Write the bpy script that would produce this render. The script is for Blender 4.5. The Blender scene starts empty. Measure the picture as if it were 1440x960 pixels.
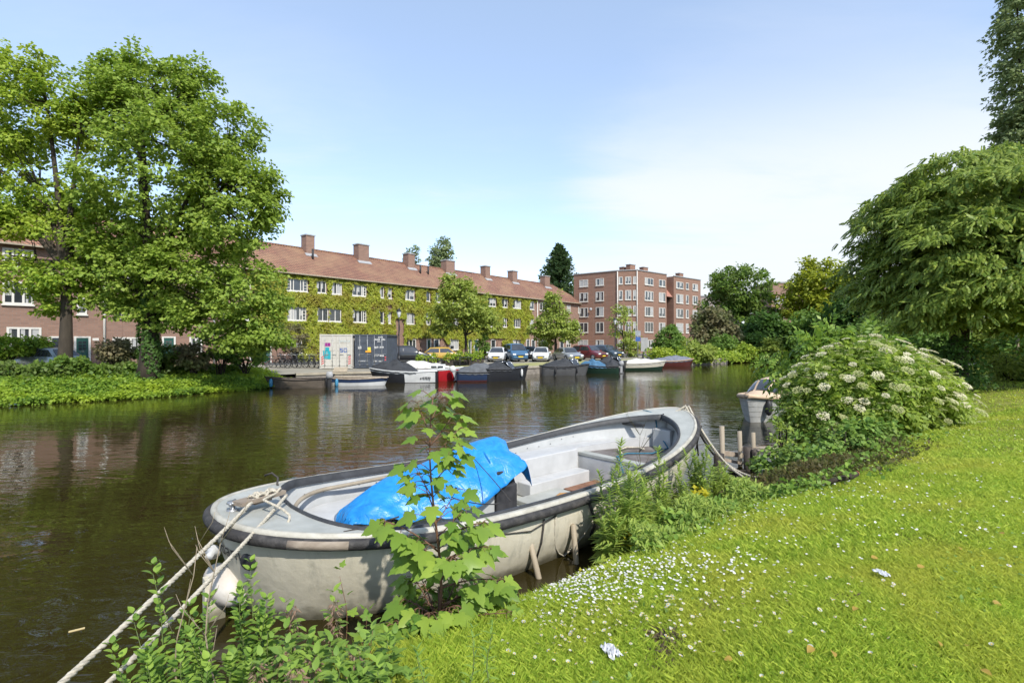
import bpy, bmesh, math, random
import numpy as np
from mathutils import Vector, Matrix

R = math.radians
random.seed(7)
rng = np.random.default_rng(11)
scene = bpy.context.scene
COL = scene.collection
FPX, HY, EYE = 730.0, 479.0, 2.75        # focal length and horizon of the 1440 px photograph, eye height over the water


def P(px, py, D):
    """World point seen at photo pixel (px, py) at depth D."""
    return Vector(((px - 720) / FPX * D, D, EYE - (py - HY) / FPX * D))


def G(px, py, z):
    D = (EYE - z) * FPX / (py - HY)
    return Vector(((px - 720) / FPX * D, D, z))


# ---------------------------------------------------------------- objects
def tag(o, label=None, cat=None, group=None, kind=None):
    if label: o['label'] = label
    if cat: o['category'] = cat
    if group: o['group'] = group
    if kind: o['kind'] = kind
    return o


def empty(name, loc=(0, 0, 0), rz=0.0, label=None, cat=None, group=None):
    o = bpy.data.objects.new(name, None)
    COL.objects.link(o)
    o.location = loc
    o.rotation_euler = (0, 0, rz)
    o.empty_display_size = 0.2
    return tag(o, label, cat, group)


def link_mesh(name, me, parent=None, loc=None):
    o = bpy.data.objects.new(name, me)
    COL.objects.link(o)
    if parent is not None: o.parent = parent
    if loc is not None: o.location = loc
    return o


def copy_tree(o, parent=None):
    kids = [c for c in COL.objects if c.parent == o]
    c = o.copy()
    COL.objects.link(c)
    c.parent = parent
    for k in kids:
        copy_tree(k, c)
    return c


def np_mesh(name, V, F, mat, smooth=False):
    """V (n,3); F (m,k) one face size."""
    me = bpy.data.meshes.new(name)
    V = np.asarray(V, np.float32)
    F = np.asarray(F, np.int32)
    m, k = F.shape
    me.vertices.add(len(V))
    me.vertices.foreach_set('co', V.ravel())
    me.loops.add(m * k)
    me.loops.foreach_set('vertex_index', F.ravel())
    me.polygons.add(m)
    me.polygons.foreach_set('loop_start', np.arange(0, m * k, k, dtype=np.int32))
    me.polygons.foreach_set('loop_total', np.full(m, k, np.int32))
    if smooth:
        me.polygons.foreach_set('use_smooth', np.ones(m, bool))
    me.update(calc_edges=True)
    if mat: me.materials.append(mat)
    return me


class MB:
    def __init__(s):
        s.v, s.f, s.mi, s.sm = [], [], [], []

    def add(s, vs, fs, mi=0, sm=False):
        b = len(s.v)
        s.v += [tuple(v) for v in vs]
        for f in fs:
            s.f.append([b + i for i in f]); s.mi.append(mi); s.sm.append(sm)
        return s

    def box(s, c, d, rz=0.0, mi=0, M=None):
        x, y, z = d[0] / 2, d[1] / 2, d[2] / 2
        vs = [Vector(p) for p in [(-x, -y, -z), (x, -y, -z), (x, y, -z), (-x, y, -z), (-x, -y, z), (x, -y, z), (x, y, z), (-x, y, z)]]
        m = M if M is not None else Matrix.Translation(Vector(c)) @ Matrix.Rotation(rz, 4, 'Z')
        return s.add([m @ v for v in vs], [(0, 3, 2, 1), (4, 5, 6, 7), (0, 1, 5, 4), (1, 2, 6, 5), (2, 3, 7, 6), (3, 0, 4, 7)], mi)

    def b2(s, x0, x1, y0, y1, z0, z1, mi=0):
        return s.box(((x0 + x1) / 2, (y0 + y1) / 2, (z0 + z1) / 2), (abs(x1 - x0), abs(y1 - y0), abs(z1 - z0)), 0, mi)

    def tube(s, path, r, n=6, mi=0, cap=True, flat=1.0):
        path = [Vector(p) for p in path]
        if not hasattr(r, '__len__'): r = [r] * len(path)
        up = Vector((0, 0, 1)); vs = []; N = len(path)
        pa = None
        for i, p in enumerate(path):
            t = (path[min(i + 1, N - 1)] - path[max(i - 1, 0)])
            if t.length < 1e-9: t = Vector((0, 0, 1))
            t.normalize()
            if pa is None:
                a = t.cross(up if abs(t.z) < 0.95 else Vector((1, 0, 0))).normalized()
            else:
                a = (pa - t * pa.dot(t))
                a = a.normalized() if a.length > 1e-6 else t.orthogonal().normalized()
            pa = a
            b = t.cross(a)
            for k in range(n):
                g = 2 * math.pi * k / n
                vs.append(p + (a * math.cos(g) + b * math.sin(g) * flat) * r[i])
        fs = []
        for i in range(N - 1):
            for k in range(n):
                k2 = (k + 1) % n
                fs.append((i * n + k, i * n + k2, (i + 1) * n + k2, (i + 1) * n + k))
        if cap:
            fs.append(tuple(reversed(range(n))))
            fs.append(tuple((N - 1) * n + k for k in range(n)))
        return s.add(vs, fs, mi, True)

    def lathe(s, prof, c=(0, 0, 0), n=12, mi=0, axis='Z', sm=True):
        vs = []
        for r, z in prof:
            for k in range(n):
                g = 2 * math.pi * k / n
                q = (r * math.cos(g), r * math.sin(g), z)
                if axis == 'Y': q = (q[0], q[2], q[1])
                if axis == 'X': q = (q[2], q[0], q[1])
                vs.append((q[0] + c[0], q[1] + c[1], q[2] + c[2]))
        fs = []
        for i in range(len(prof) - 1):
            for k in range(n):
                k2 = (k + 1) % n
                fs.append((i * n + k, i * n + k2, (i + 1) * n + k2, (i + 1) * n + k))
        fs.append(tuple(reversed(range(n)))); fs.append(tuple((len(prof) - 1) * n + k for k in range(n)))
        return s.add(vs, fs, mi, sm)

    def grid(s, rows, mi=0, sm=True, closed=False):
        """rows: list of equal-length point lists."""
        m = len(rows[0]); vs = [p for r in rows for p in r]; fs = []
        for i in range(len(rows) - 1):
            for k in range(m if closed else m - 1):
                k2 = (k + 1) % m
                fs.append((i * m + k, i * m + k2, (i + 1) * m + k2, (i + 1) * m + k))
        return s.add(vs, fs, mi, sm)

    def poly(s, pts, mi=0):
        return s.add(pts, [tuple(range(len(pts)))], mi)

    def prism(s, pts, z0, z1, mi=0):
        n = len(pts)
        vs = [(p[0], p[1], z0) for p in pts] + [(p[0], p[1], z1) for p in pts]
        fs = [tuple(reversed(range(n))), tuple(range(n, 2 * n))]
        for i in range(n):
            j = (i + 1) % n
            fs.append((i, j, n + j, n + i))
        return s.add(vs, fs, mi)

    def mesh(s, name, mats):
        me = bpy.data.meshes.new(name)
        me.from_pydata(s.v, [], s.f)
        for m in (mats if isinstance(mats, (list, tuple)) else [mats]): me.materials.append(m)
        me.polygons.foreach_set('material_index', s.mi)
        me.polygons.foreach_set('use_smooth', s.sm)
        bm = bmesh.new(); bm.from_mesh(me)
        bmesh.ops.recalc_face_normals(bm, faces=bm.faces)
        bm.to_mesh(me); bm.free()
        me.update()
        return me

    def build(s, name, mats, parent=None, loc=None):
        return link_mesh(name, s.mesh(name, mats), parent, loc)


def bevel(o, w=0.01, seg=2, ang=40):
    m = o.modifiers.new('edge', 'BEVEL')
    m.width = w; m.segments = seg; m.limit_method = 'ANGLE'; m.angle_limit = R(ang)
    return o


# ---------------------------------------------------------------- materials
def new_mat(name):
    m = bpy.data.materials.new(name); m.use_nodes = True
    nt = m.node_tree; nt.nodes.clear()
    return m, nt


def N(nt, typ, **kw):
    n = nt.nodes.new(typ)
    for k, v in kw.items():
        if k in n.bl_rna.properties.keys(): setattr(n, k, v)
    return n


def setin(n, **kw):
    for k, v in kw.items():
        n.inputs[k.replace('_', ' ')].default_value = v
    return n


def rgb(c): return (c[0], c[1], c[2], 1.0)


def mat(name, col, rough=0.6, var=0.12, vscale=3.0, metal=0.0, bump=0.0, bscale=20.0, spec=0.4, col2=None, coords='Object', stretch=(1, 1, 1), thr=(0.35, 0.7), clear=0.0):
    """Principled surface with noise-driven variation in colour, and optional second colour (stains, wear)."""
    m, nt = new_mat(name); L = nt.links
    out = N(nt, 'ShaderNodeOutputMaterial'); bs = N(nt, 'ShaderNodeBsdfPrincipled')
    tc = N(nt, 'ShaderNodeTexCoord'); mp = N(nt, 'ShaderNodeMapping'); mp.inputs['Scale'].default_value = stretch
    L.new(tc.outputs[coords], mp.inputs['Vector'])
    nz = N(nt, 'ShaderNodeTexNoise'); setin(nz, Scale=vscale, Detail=6.0, Roughness=0.6); L.new(mp.outputs[0], nz.inputs['Vector'])
    mr = N(nt, 'ShaderNodeMapRange'); setin(mr, From_Min=thr[0], From_Max=thr[1]); L.new(nz.outputs['Fac'], mr.inputs['Value'])
    mx = N(nt, 'ShaderNodeMix', data_type='RGBA'); L.new(mr.outputs[0], mx.inputs[0])
    if col2 is None:
        a = [max(0, c * (1 - var)) for c in col]; b = [min(1, c * (1 + var)) for c in col]
    else: a, b = col, col2
    mx.inputs[6].default_value = rgb(a); mx.inputs[7].default_value = rgb(b)
    L.new(mx.outputs[2], bs.inputs['Base Color'])
    setin(bs, Roughness=rough, Metallic=metal)
    bs.inputs['Specular IOR Level'].default_value = spec
    if clear: bs.inputs['Coat Weight'].default_value = clear
    if bump:
        n2 = N(nt, 'ShaderNodeTexNoise'); setin(n2, Scale=bscale, Detail=5.0); L.new(mp.outputs[0], n2.inputs['Vector'])
        bp = N(nt, 'ShaderNodeBump'); setin(bp, Strength=bump, Distance=0.02); L.new(n2.outputs['Fac'], bp.inputs['Height'])
        L.new(bp.outputs[0], bs.inputs['Normal'])
    L.new(bs.outputs[0], out.inputs[0])
    return m


def leafmat(name, c1, c2, c3=None, rough=0.5, trans=0.42, spec=0.22, nscale=0.6, k=(2.2, 1.96, 1.9)):
    """Leaves: each leaf its own tint, broad patches of a second tint, light passing through."""
    c1, c2, c3 = [tuple(a * b for a, b in zip(c, k)) if c else None for c in (c1, c2, c3)]
    m, nt = new_mat(name); L = nt.links
    out = N(nt, 'ShaderNodeOutputMaterial'); bs = N(nt, 'ShaderNodeBsdfPrincipled')
    ge = N(nt, 'ShaderNodeNewGeometry')
    mx = N(nt, 'ShaderNodeMix', data_type='RGBA'); L.new(ge.outputs['Random Per Island'], mx.inputs[0])
    mx.inputs[6].default_value = rgb(c1); mx.inputs[7].default_value = rgb(c2)
    tc = N(nt, 'ShaderNodeTexCoord'); nz = N(nt, 'ShaderNodeTexNoise'); setin(nz, Scale=nscale, Detail=3.0)
    L.new(tc.outputs['Object'], nz.inputs['Vector'])
    mr = N(nt, 'ShaderNodeMapRange'); setin(mr, From_Min=0.45, From_Max=0.68); L.new(nz.outputs['Fac'], mr.inputs['Value'])
    m2 = N(nt, 'ShaderNodeMix', data_type='RGBA'); L.new(mr.outputs[0], m2.inputs[0])
    L.new(mx.outputs[2], m2.inputs[6]); m2.inputs[7].default_value = rgb(c3 or c2)
    if c3 is None: m2.inputs[7].default_value = rgb([(a + b) / 2 for a, b in zip(c1, c2)])
    L.new(m2.outputs[2], bs.inputs['Base Color']); setin(bs, Roughness=rough); bs.inputs['Specular IOR Level'].default_value = spec
    tr = N(nt, 'ShaderNodeBsdfTranslucent')
    hs = N(nt, 'ShaderNodeHueSaturation'); setin(hs, Saturation=1.04, Value=1.4); L.new(m2.outputs[2], hs.inputs['Color']); L.new(hs.outputs[0], tr.inputs['Color'])
    ms = N(nt, 'ShaderNodeMixShader'); ms.inputs[0].default_value = trans
    L.new(bs.outputs[0], ms.inputs[1]); L.new(tr.outputs[0], ms.inputs[2]); L.new(ms.outputs[0], out.inputs[0])
    return m


def brickmat(name, c1, c2, mortar, bw=0.22, bh=0.07, rough=0.85, zmul=1.0, stain=(0.2, 0.16, 0.12), stain_amt=0.35, bumpd=0.01, msize=0.012, nsc=0.5, offset=0.5):
    m, nt = new_mat(name); L = nt.links
    out = N(nt, 'ShaderNodeOutputMaterial'); bs = N(nt, 'ShaderNodeBsdfPrincipled')
    tc = N(nt, 'ShaderNodeTexCoord'); sx = N(nt, 'ShaderNodeSeparateXYZ'); L.new(tc.outputs['Object'], sx.inputs[0])
    ad = N(nt, 'ShaderNodeMath', operation='ADD'); L.new(sx.outputs[0], ad.inputs[0]); L.new(sx.outputs[1], ad.inputs[1])
    mu = N(nt, 'ShaderNodeMath', operation='MULTIPLY'); L.new(sx.outputs[2], mu.inputs[0]); mu.inputs[1].default_value = zmul
    cx = N(nt, 'ShaderNodeCombineXYZ'); L.new(ad.outputs[0], cx.inputs[0]); L.new(mu.outputs[0], cx.inputs[1])
    br = N(nt, 'ShaderNodeTexBrick'); br.offset = offset
    setin(br, Scale=1.0, Brick_Width=bw, Row_Height=bh, Mortar_Size=msize, Mortar_Smooth=0.3, Bias=0.0)
    br.inputs['Color1'].default_value = rgb(c1); br.inputs['Color2'].default_value = rgb(c2); br.inputs['Mortar'].default_value = rgb(mortar)
    L.new(cx.outputs[0], br.inputs['Vector'])
    nz = N(nt, 'ShaderNodeTexNoise'); setin(nz, Scale=nsc, Detail=8.0, Roughness=0.65); L.new(tc.outputs['Object'], nz.inputs['Vector'])
    mr = N(nt, 'ShaderNodeMapRange'); setin(mr, From_Min=0.42, From_Max=0.75, To_Max=stain_amt); L.new(nz.outputs['Fac'], mr.inputs['Value'])
    mx = N(nt, 'ShaderNodeMix', data_type='RGBA'); L.new(mr.outputs[0], mx.inputs[0]); L.new(br.outputs['Color'], mx.inputs[6]); mx.inputs[7].default_value = rgb(stain)
    L.new(mx.outputs[2], bs.inputs['Base Color']); setin(bs, Roughness=rough)
    bp = N(nt, 'ShaderNodeBump'); setin(bp, Strength=0.6, Distance=bumpd); bp.invert = True; L.new(br.outputs['Fac'], bp.inputs['Height']); L.new(bp.outputs[0], bs.inputs['Normal'])
    L.new(bs.outputs[0], out.inputs[0])
    return m


M = {}
M['white_paint'] = mat('white_paint', (0.56, 0.54, 0.49), 0.5, 0.06)
M['glass'] = mat('window_glass', (0.035, 0.04, 0.045), 0.06, 0.4, 0.7, spec=0.9)
M['curtain'] = mat('curtain_cloth', (0.36, 0.36, 0.35), 0.8, 0.1, 8, spec=0.2, stretch=(6, 6, 0.3))
M['green_door'] = mat('green_door_paint', (0.02, 0.075, 0.06), 0.4)
M['dark_door'] = mat('dark_door_paint', (0.03, 0.04, 0.055), 0.4)
M['zinc'] = mat('zinc', (0.4, 0.4, 0.38), 0.5, metal=0.3)
M['lead'] = mat('lead', (0.3, 0.3, 0.3), 0.6)
M['black'] = mat('black_rubber', (0.025, 0.025, 0.026), 0.55, 0.3, 6)
M['black_cloth'] = mat('black_canvas', (0.03, 0.032, 0.035), 0.8, 0.35, 4, bump=0.5, bscale=6)
M['chrome'] = mat('chrome', (0.6, 0.6, 0.6), 0.2, 0.05, metal=0.9)
M['steel'] = mat('galvanised_steel', (0.32, 0.33, 0.34), 0.45, 0.2, metal=0.6)
M['wood_grey'] = mat('weathered_wood', (0.24, 0.19, 0.14), 0.85, col2=(0.36, 0.30, 0.24), vscale=5, stretch=(1, 1, 0.12), bump=0.5, bscale=30)
M['wood_dark'] = mat('wet_dark_wood', (0.045, 0.035, 0.028), 0.7, 0.5, 5, bump=0.5)
M['wood_tan'] = mat('tan_wood', (0.30, 0.25, 0.18), 0.7, 0.2, 5, stretch=(1, 1, 0.15), bump=0.3)
M['rope'] = mat('old_rope', (0.42, 0.38, 0.30), 0.9, 0.25, 30)
M['rope_dark'] = mat('dark_rope', (0.05, 0.045, 0.04), 0.9, 0.3, 30)
M['rope_blue'] = mat('blue_rope', (0.03, 0.13, 0.2), 0.85, 0.3, 30)
M['bark'] = mat('tree_bark', (0.022, 0.017, 0.011), 0.95, col2=(0.048, 0.036, 0.024), vscale=4, stretch=(1, 1, 0.25), bump=0.8, bscale=8)
M['bark_pale'] = mat('pale_bark', (0.034, 0.027, 0.019), 0.95, col2=(0.065, 0.051, 0.036), vscale=4, stretch=(1, 1, 0.25), bump=0.8, bscale=8)


def lawn_z(x, y):
    d = bank_d(x, y)
    z = np.interp(d, [-4, -2, -.5, 0, .25, .8, 1.6, 3, 6, 200], [-1.6, -1.2, -.5, .03, .26, .55, .84, 1.06, 1.15, 1.2])
    return z + 0.025 * np.sin(np.asarray(x) * 1.7 + 1) * np.cos(np.asarray(y) * 1.3) * np.clip(d, 0, 1) + 0.012 * np.sin(np.asarray(x) * 5.1) * np.sin(np.asarray(y) * 4.3 + 2) * np.clip(d, 0, 1)


def bank_d(x, y):
    """Distance inland from the water's edge; the edge bends away beyond the elder."""
    x, y = np.asarray(x, float), np.asarray(y, float)
    return np.maximum(x * 0.66 - (y - 5.2) * 0.75, (x - 9.75) * .835 - (y - 13.8) * .55)


def snoise(p, s, seed=0):
    """Cheap smooth pseudo-noise, vectorised, about -1..1."""
    p = np.asarray(p) * s + seed * 17.3
    x, y = p[:, 0], p[:, 1]; z = p[:, 2] if p.shape[1] > 2 else 0 * x
    return (np.sin(x * 1.0 + 1.7 * np.sin(y * 0.9 + z)) + np.sin(y * 1.3 + 1.3 * np.sin(z * 1.1 + x * 0.7)) + np.sin(z * 1.2 + 1.9 * np.sin(x * 1.1 - y * 0.8))) / 3
# ---------------------------------------------------------------- camera, sky and sun
cam_d = bpy.data.cameras.new('camera'); cam = bpy.data.objects.new('camera', cam_d); COL.objects.link(cam)
cam.location = (0, 0, EYE); cam.rotation_euler = (R(90), 0, 0)
cam_d.sensor_width = 36.0; cam_d.lens = 36.0 * FPX / 1440
cam_d.shift_y = -(480 - HY) / 1440
cam_d.clip_start = 0.05; cam_d.clip_end = 5000
scene.camera = cam

SUN_AZ = Vector((0.46, -0.89, 0)).normalized()      # horizontal direction towards the sun
SUN_EL = R(45)
sun_dir = Vector((SUN_AZ.x * math.cos(SUN_EL), SUN_AZ.y * math.cos(SUN_EL), math.sin(SUN_EL)))
sd = bpy.data.lights.new('sun', 'SUN'); sd.energy = 2.5; sd.angle = R(0.8); sd.color = (1.0, 0.955, 0.88)
sun = bpy.data.objects.new('sun', sd); COL.objects.link(sun)
sun.rotation_euler = (-sun_dir).to_track_quat('-Z', 'Y').to_euler()
sun.location = (0, 0, 50)

w = bpy.data.worlds.new('World'); scene.world = w; w.use_nodes = True
nt = w.node_tree; nt.nodes.clear(); L = nt.links
wo = N(nt, 'ShaderNodeOutputWorld'); bg = N(nt, 'ShaderNodeBackground'); L.new(bg.outputs[0], wo.inputs[0])
sky = N(nt, 'ShaderNodeTexSky'); sky.sky_type = 'NISHITA'; sky.sun_disc = False
sky.sun_elevation = SUN_EL; sky.sun_rotation = math.atan2(SUN_AZ.x, SUN_AZ.y)
sky.altitude = 0; sky.air_density = 1.0; sky.dust_density = 0.3; sky.ozone_density = 1.3
bg.inputs['Strength'].default_value = 0.15
# thin high cloud: noise on a flat layer far above, seen by direction
tc = N(nt, 'ShaderNodeTexCoord'); sx = N(nt, 'ShaderNodeSeparateXYZ'); L.new(tc.outputs['Generated'], sx.inputs[0])
def mth(op, a, b=None, c=None, clamp=False):
    n = N(nt, 'ShaderNodeMath', operation=op); n.use_clamp = clamp
    for i, v in enumerate((a, b, c)):
        if v is None: continue
        if isinstance(v, (int, float)): n.inputs[i].default_value = v
        else: L.new(v, n.inputs[i])
    return n.outputs[0]
zz = mth('MAXIMUM', sx.outputs[2], 0.02)
zd = mth('ADD', zz, 0.10)
cx = mth('DIVIDE', sx.outputs[0], zd); cy = mth('DIVIDE', sx.outputs[1], zd)
cv = N(nt, 'ShaderNodeCombineXYZ'); L.new(cx, cv.inputs[0]); L.new(cy, cv.inputs[1])
mpn = N(nt, 'ShaderNodeMapping'); mpn.inputs['Rotation'].default_value = (0, 0, R(-25)); mpn.inputs['Scale'].default_value = (0.55, 1.25, 1); mpn.inputs['Location'].default_value = (0.6, 0.35, 0)
L.new(cv.outputs[0], mpn.inputs['Vector'])
n1 = N(nt, 'ShaderNodeTexNoise'); setin(n1, Scale=0.9, Detail=9.0, Roughness=0.58, Distortion=0.35); L.new(mpn.outputs[0], n1.inputs['Vector'])
n2 = N(nt, 'ShaderNodeTexNoise'); setin(n2, Scale=3.2, Detail=7.0, Roughness=0.65, Distortion=0.8); L.new(mpn.outputs[0], n2.inputs['Vector'])
# a broad bank of cloud lying to the north-east of the canal
def bank(dx, dy, dz, k0, k1):
    v = Vector((dx, dy, dz)).normalized()
    d = mth('ADD', mth('ADD', mth('MULTIPLY', sx.outputs[0], v.x), mth('MULTIPLY', sx.outputs[1], v.y)), mth('MULTIPLY', sx.outputs[2], v.z))
    mr = N(nt, 'ShaderNodeMapRange'); setin(mr, From_Min=k0, From_Max=k1); mr.interpolation_type = 'SMOOTHSTEP'; L.new(d, mr.inputs['Value'])
    return mr.outputs[0]
b1 = bank(0.52, 1.0, 0.24, 0.90, 1.0)
b2 = bank(-0.62, 1.0, 0.72, 0.93, 1.0)
base = mth('ADD', mth('MULTIPLY', n1.outputs['Fac'], 0.75), mth('MULTIPLY', n2.outputs['Fac'], 0.25))
dens = mth('ADD', base, mth('ADD', mth('MULTIPLY', b1, 0.42), mth('MULTIPLY', b2, 0.22)))
mrc = N(nt, 'ShaderNodeMapRange'); setin(mrc, From_Min=0.52, From_Max=0.92); mrc.interpolation_type = 'SMOOTHSTEP'; L.new(dens, mrc.inputs['Value'])
# milky veil low over the horizon
veil = mth('MULTIPLY', mth('POWER', mth('SUBTRACT', 1.0, zz, clamp=True), 10.0), 0.30)
hi = N(nt, 'ShaderNodeMapRange'); setin(hi, From_Min=0.44, From_Max=0.24, To_Min=0.22, To_Max=1.0); hi.interpolation_type = 'SMOOTHSTEP'; L.new(sx.outputs[2], hi.inputs['Value'])
fac = mth('MAXIMUM', mth('ADD', mth('MULTIPLY', mth('MULTIPLY', mrc.outputs[0], hi.outputs[0]), 0.80), 0.15), veil)
mxs = N(nt, 'ShaderNodeMix', data_type='RGBA'); L.new(fac, mxs.inputs[0]); lo = N(nt, 'ShaderNodeMapRange'); setin(lo, From_Min=0.0, From_Max=0.55); L.new(sx.outputs[2], lo.inputs['Value'])
tn_ = N(nt, 'ShaderNodeMix', data_type='RGBA'); L.new(lo.outputs[0], tn_.inputs[0]); tn_.inputs[6].default_value = (0.60, 0.585, 0.66, 1); tn_.inputs[7].default_value = (0.98, 0.92, 0.86, 1)
sm = N(nt, 'ShaderNodeMix', data_type='RGBA'); sm.blend_type = 'MULTIPLY'; sm.inputs[0].default_value = 1.0; L.new(sky.outputs[0], sm.inputs[6]); L.new(tn_.outputs[2], sm.inputs[7]); L.new(sm.outputs[2], mxs.inputs[6]); mxs.inputs[7].default_value = (2.7, 2.85, 3.0, 1)
L.new(mxs.outputs[2], bg.inputs['Color'])

scene.view_settings.view_transform = 'Standard'; scene.view_settings.look = 'None'
scene.view_settings.exposure = 1.24; scene.view_settings.gamma = 1.0
scene.view_settings.use_curve_mapping = False
scene.render.engine = 'CYCLES'
scene.cycles.max_bounces = 10; scene.cycles.diffuse_bounces = 5; scene.cycles.glossy_bounces = 3; scene.cycles.transmission_bounces = 6
scene.cycles.caustics_reflective = False; scene.cycles.caustics_refractive = False
scene.cycles.use_adaptive_sampling = True; scene.cycles.adaptive_threshold = 0.02
try: scene.cycles.use_denoising = True
except Exception: pass

# ---------------------------------------------------------------- water
m, nt = new_mat('canal_water'); L = nt.links
out = N(nt, 'ShaderNodeOutputMaterial'); bs = N(nt, 'ShaderNodeBsdfPrincipled')
bs.inputs['Base Color'].default_value = (0.023, 0.018, 0.0055, 1); setin(bs, Roughness=0.015, IOR=1.33)
bs.inputs['Specular IOR Level'].default_value = 0.5
tc = N(nt, 'ShaderNodeTexCoord')
mp = N(nt, 'ShaderNodeMapping'); mp.inputs['Rotation'].default_value = (0, 0, R(-18)); mp.inputs['Scale'].default_value = (1.0, 2.4, 1); L.new(tc.outputs['Object'], mp.inputs['Vector'])
na = N(nt, 'ShaderNodeTexNoise'); setin(na, Scale=1.9, Detail=3.0, Roughness=0.5, Distortion=0.8); L.new(mp.outputs[0], na.inputs['Vector'])
nb = N(nt, 'ShaderNodeTexNoise'); setin(nb, Scale=0.55, Detail=2.0); L.new(mp.outputs[0], nb.inputs['Vector'])
nc = N(nt, 'ShaderNodeTexNoise'); setin(nc, Scale=0.16, Detail=2.0); L.new(tc.outputs['Object'], nc.inputs['Vector'])
mrw = N(nt, 'ShaderNodeMapRange'); setin(mrw, From_Min=0.38, From_Max=0.66, To_Min=0.35, To_Max=1.5); L.new(nc.outputs['Fac'], mrw.inputs['Value'])
mu = N(nt, 'ShaderNodeMath', operation='MULTIPLY'); L.new(na.outputs['Fac'], mu.inputs[0]); L.new(mrw.outputs[0], mu.inputs[1])
ad = N(nt, 'ShaderNodeMath', operation='ADD'); L.new(mu.outputs[0], ad.inputs[0]); L.new(nb.outputs['Fac'], ad.inputs[1])
bp = N(nt, 'ShaderNodeBump'); setin(bp, Strength=1.0, Distance=0.0105); L.new(ad.outputs[0], bp.inputs['Height']); L.new(bp.outputs[0], bs.inputs['Normal'])
L.new(bs.outputs[0], out.inputs[0]); M['water'] = m
o = MB().poly([(-700, -300, 0), (900, -300, 0), (900, 900, 0), (-700, 900, 0)]).build('water', M['water']); tag(o, kind='structure')
o = MB().poly([(-700, -300, -1.7), (900, -300, -1.7), (900, 900, -1.7), (-700, 900, -1.7)]).build('canal_bed', mat('mud', (0.04, 0.035, 0.02), 0.9)); tag(o, kind='structure')

# ---------------------------------------------------------------- near lawn
def lawn_grid():
    ts = np.concatenate([np.linspace(-60, -6, 14), np.linspace(-5.5, 16, 130), np.linspace(17, 60, 30), np.linspace(70, 900, 14)])
    ds = np.concatenate([np.linspace(-90, -4.6, 44), np.linspace(-4, -0.5, 8), np.linspace(-0.4, 6, 70), np.linspace(6.4, 30, 40), np.linspace(40, 700, 12)])
    T, D_ = np.meshgrid(ts, ds, indexing='ij')
    X = T * 0.75 + D_ * 0.66; Y = 5.2 + T * 0.66 - D_ * 0.75
    wob = 0.10 * np.sin(T * 1.9) + 0.06 * np.sin(T * 4.7 + 1)
    X = X + wob * 0.66 * np.exp(-np.abs(D_)); Y = Y - wob * 0.75 * np.exp(-np.abs(D_))
    Z = lawn_z(T * 0.75 + D_ * 0.66, 5.2 + T * 0.66 - D_ * 0.75)
    V = np.stack([X, Y, Z], -1).reshape(-1, 3)
    a, b = len(ts), len(ds); I = np.arange(a * b).reshape(a, b)
    F = np.stack([I[:-1, :-1], I[:-1, 1:], I[1:, 1:], I[1:, :-1]], -1).reshape(-1, 4)[:, ::-1]
    return V, F
m, nt = new_mat('lawn_turf'); L = nt.links
out = N(nt, 'ShaderNodeOutputMaterial'); bs = N(nt, 'ShaderNodeBsdfPrincipled'); setin(bs, Roughness=0.9); bs.inputs['Specular IOR Level'].default_value = 0.1
tc = N(nt, 'ShaderNodeTexCoord')
na = N(nt, 'ShaderNodeTexNoise'); setin(na, Scale=0.9, Detail=8.0, Roughness=0.7); L.new(tc.outputs['Object'], na.inputs['Vector'])
cr = N(nt, 'ShaderNodeValToRGB'); L.new(na.outputs['Fac'], cr.inputs[0])
e = cr.color_ramp.elements; e[0].position = 0.3; e[0].color = (0.14, 0.17, 0.025, 1); e[1].position = 0.72; e[1].color = (0.34, 0.33, 0.085, 1)
x_ = cr.color_ramp.elements.new(0.5); x_.color = (0.23, 0.255, 0.045, 1)
nb = N(nt, 'ShaderNodeTexNoise'); setin(nb, Scale=70.0, Detail=3.0); L.new(tc.outputs['Object'], nb.inputs['Vector'])
mx = N(nt, 'ShaderNodeMix', data_type='RGBA'); mx.blend_type = 'MULTIPLY'; mx.inputs[0].default_value = 0.75; L.new(cr.outputs[0], mx.inputs[6])
cr2 = N(nt, 'ShaderNodeValToRGB'); L.new(nb.outputs['Fac'], cr2.inputs[0]); cr2.color_ramp.elements[0].position = 0.3; cr2.color_ramp.elements[0].color = (.4, .4, .4, 1); cr2.color_ramp.elements[1].position = 0.65
L.new(cr2.outputs[0], mx.inputs[7]); L.new(mx.outputs[2], bs.inputs['Base Color'])
bp = N(nt, 'ShaderNodeBump'); setin(bp, Strength=0.8, Distance=0.03); L.new(nb.outputs['Fac'], bp.inputs['Height']); L.new(bp.outputs[0], bs.inputs['Normal'])
L.new(bs.outputs[0], out.inputs[0]); M['turf'] = m
V, F = lawn_grid(); o = link_mesh('lawn', np_mesh('lawn', V, F, M['turf'], True)); tag(o, kind='structure')

# ---------------------------------------------------------------- far bank
BANK = [(-90, -30), (-40, 8), (-21.7, 22), (-17.9, 25.2), (-14.6, 30.4), (-14.0, 33.6), (-11.5, 35.2), (-5.6, 37.2), (4.6, 45.2), (20, 58.4), (34, 68.5), (60, 86), (160, 160)]
M['pavers'] = brickmat('street_pavers', (0.24, 0.18, 0.15), (0.30, 0.24, 0.2), (0.18, 0.16, 0.14), 0.2, 0.1, zmul=0)
M['soil'] = mat('bank_soil', (0.06, 0.07, 0.025), 0.95, 0.4, 2)
M['verge'] = mat('dry_verge', (0.20, 0.22, 0.06), 0.95, col2=(0.34, 0.30, 0.14), vscale=1.2)
M['asphalt'] = mat('asphalt', (0.07, 0.07, 0.07), 0.9, 0.2, 3)
M['quay'] = mat('quay_stone', (0.16, 0.14, 0.12), 0.9, col2=(0.28, 0.25, 0.21), vscale=2.5, bump=0.6, bscale=6)
GZ = 0.6
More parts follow.
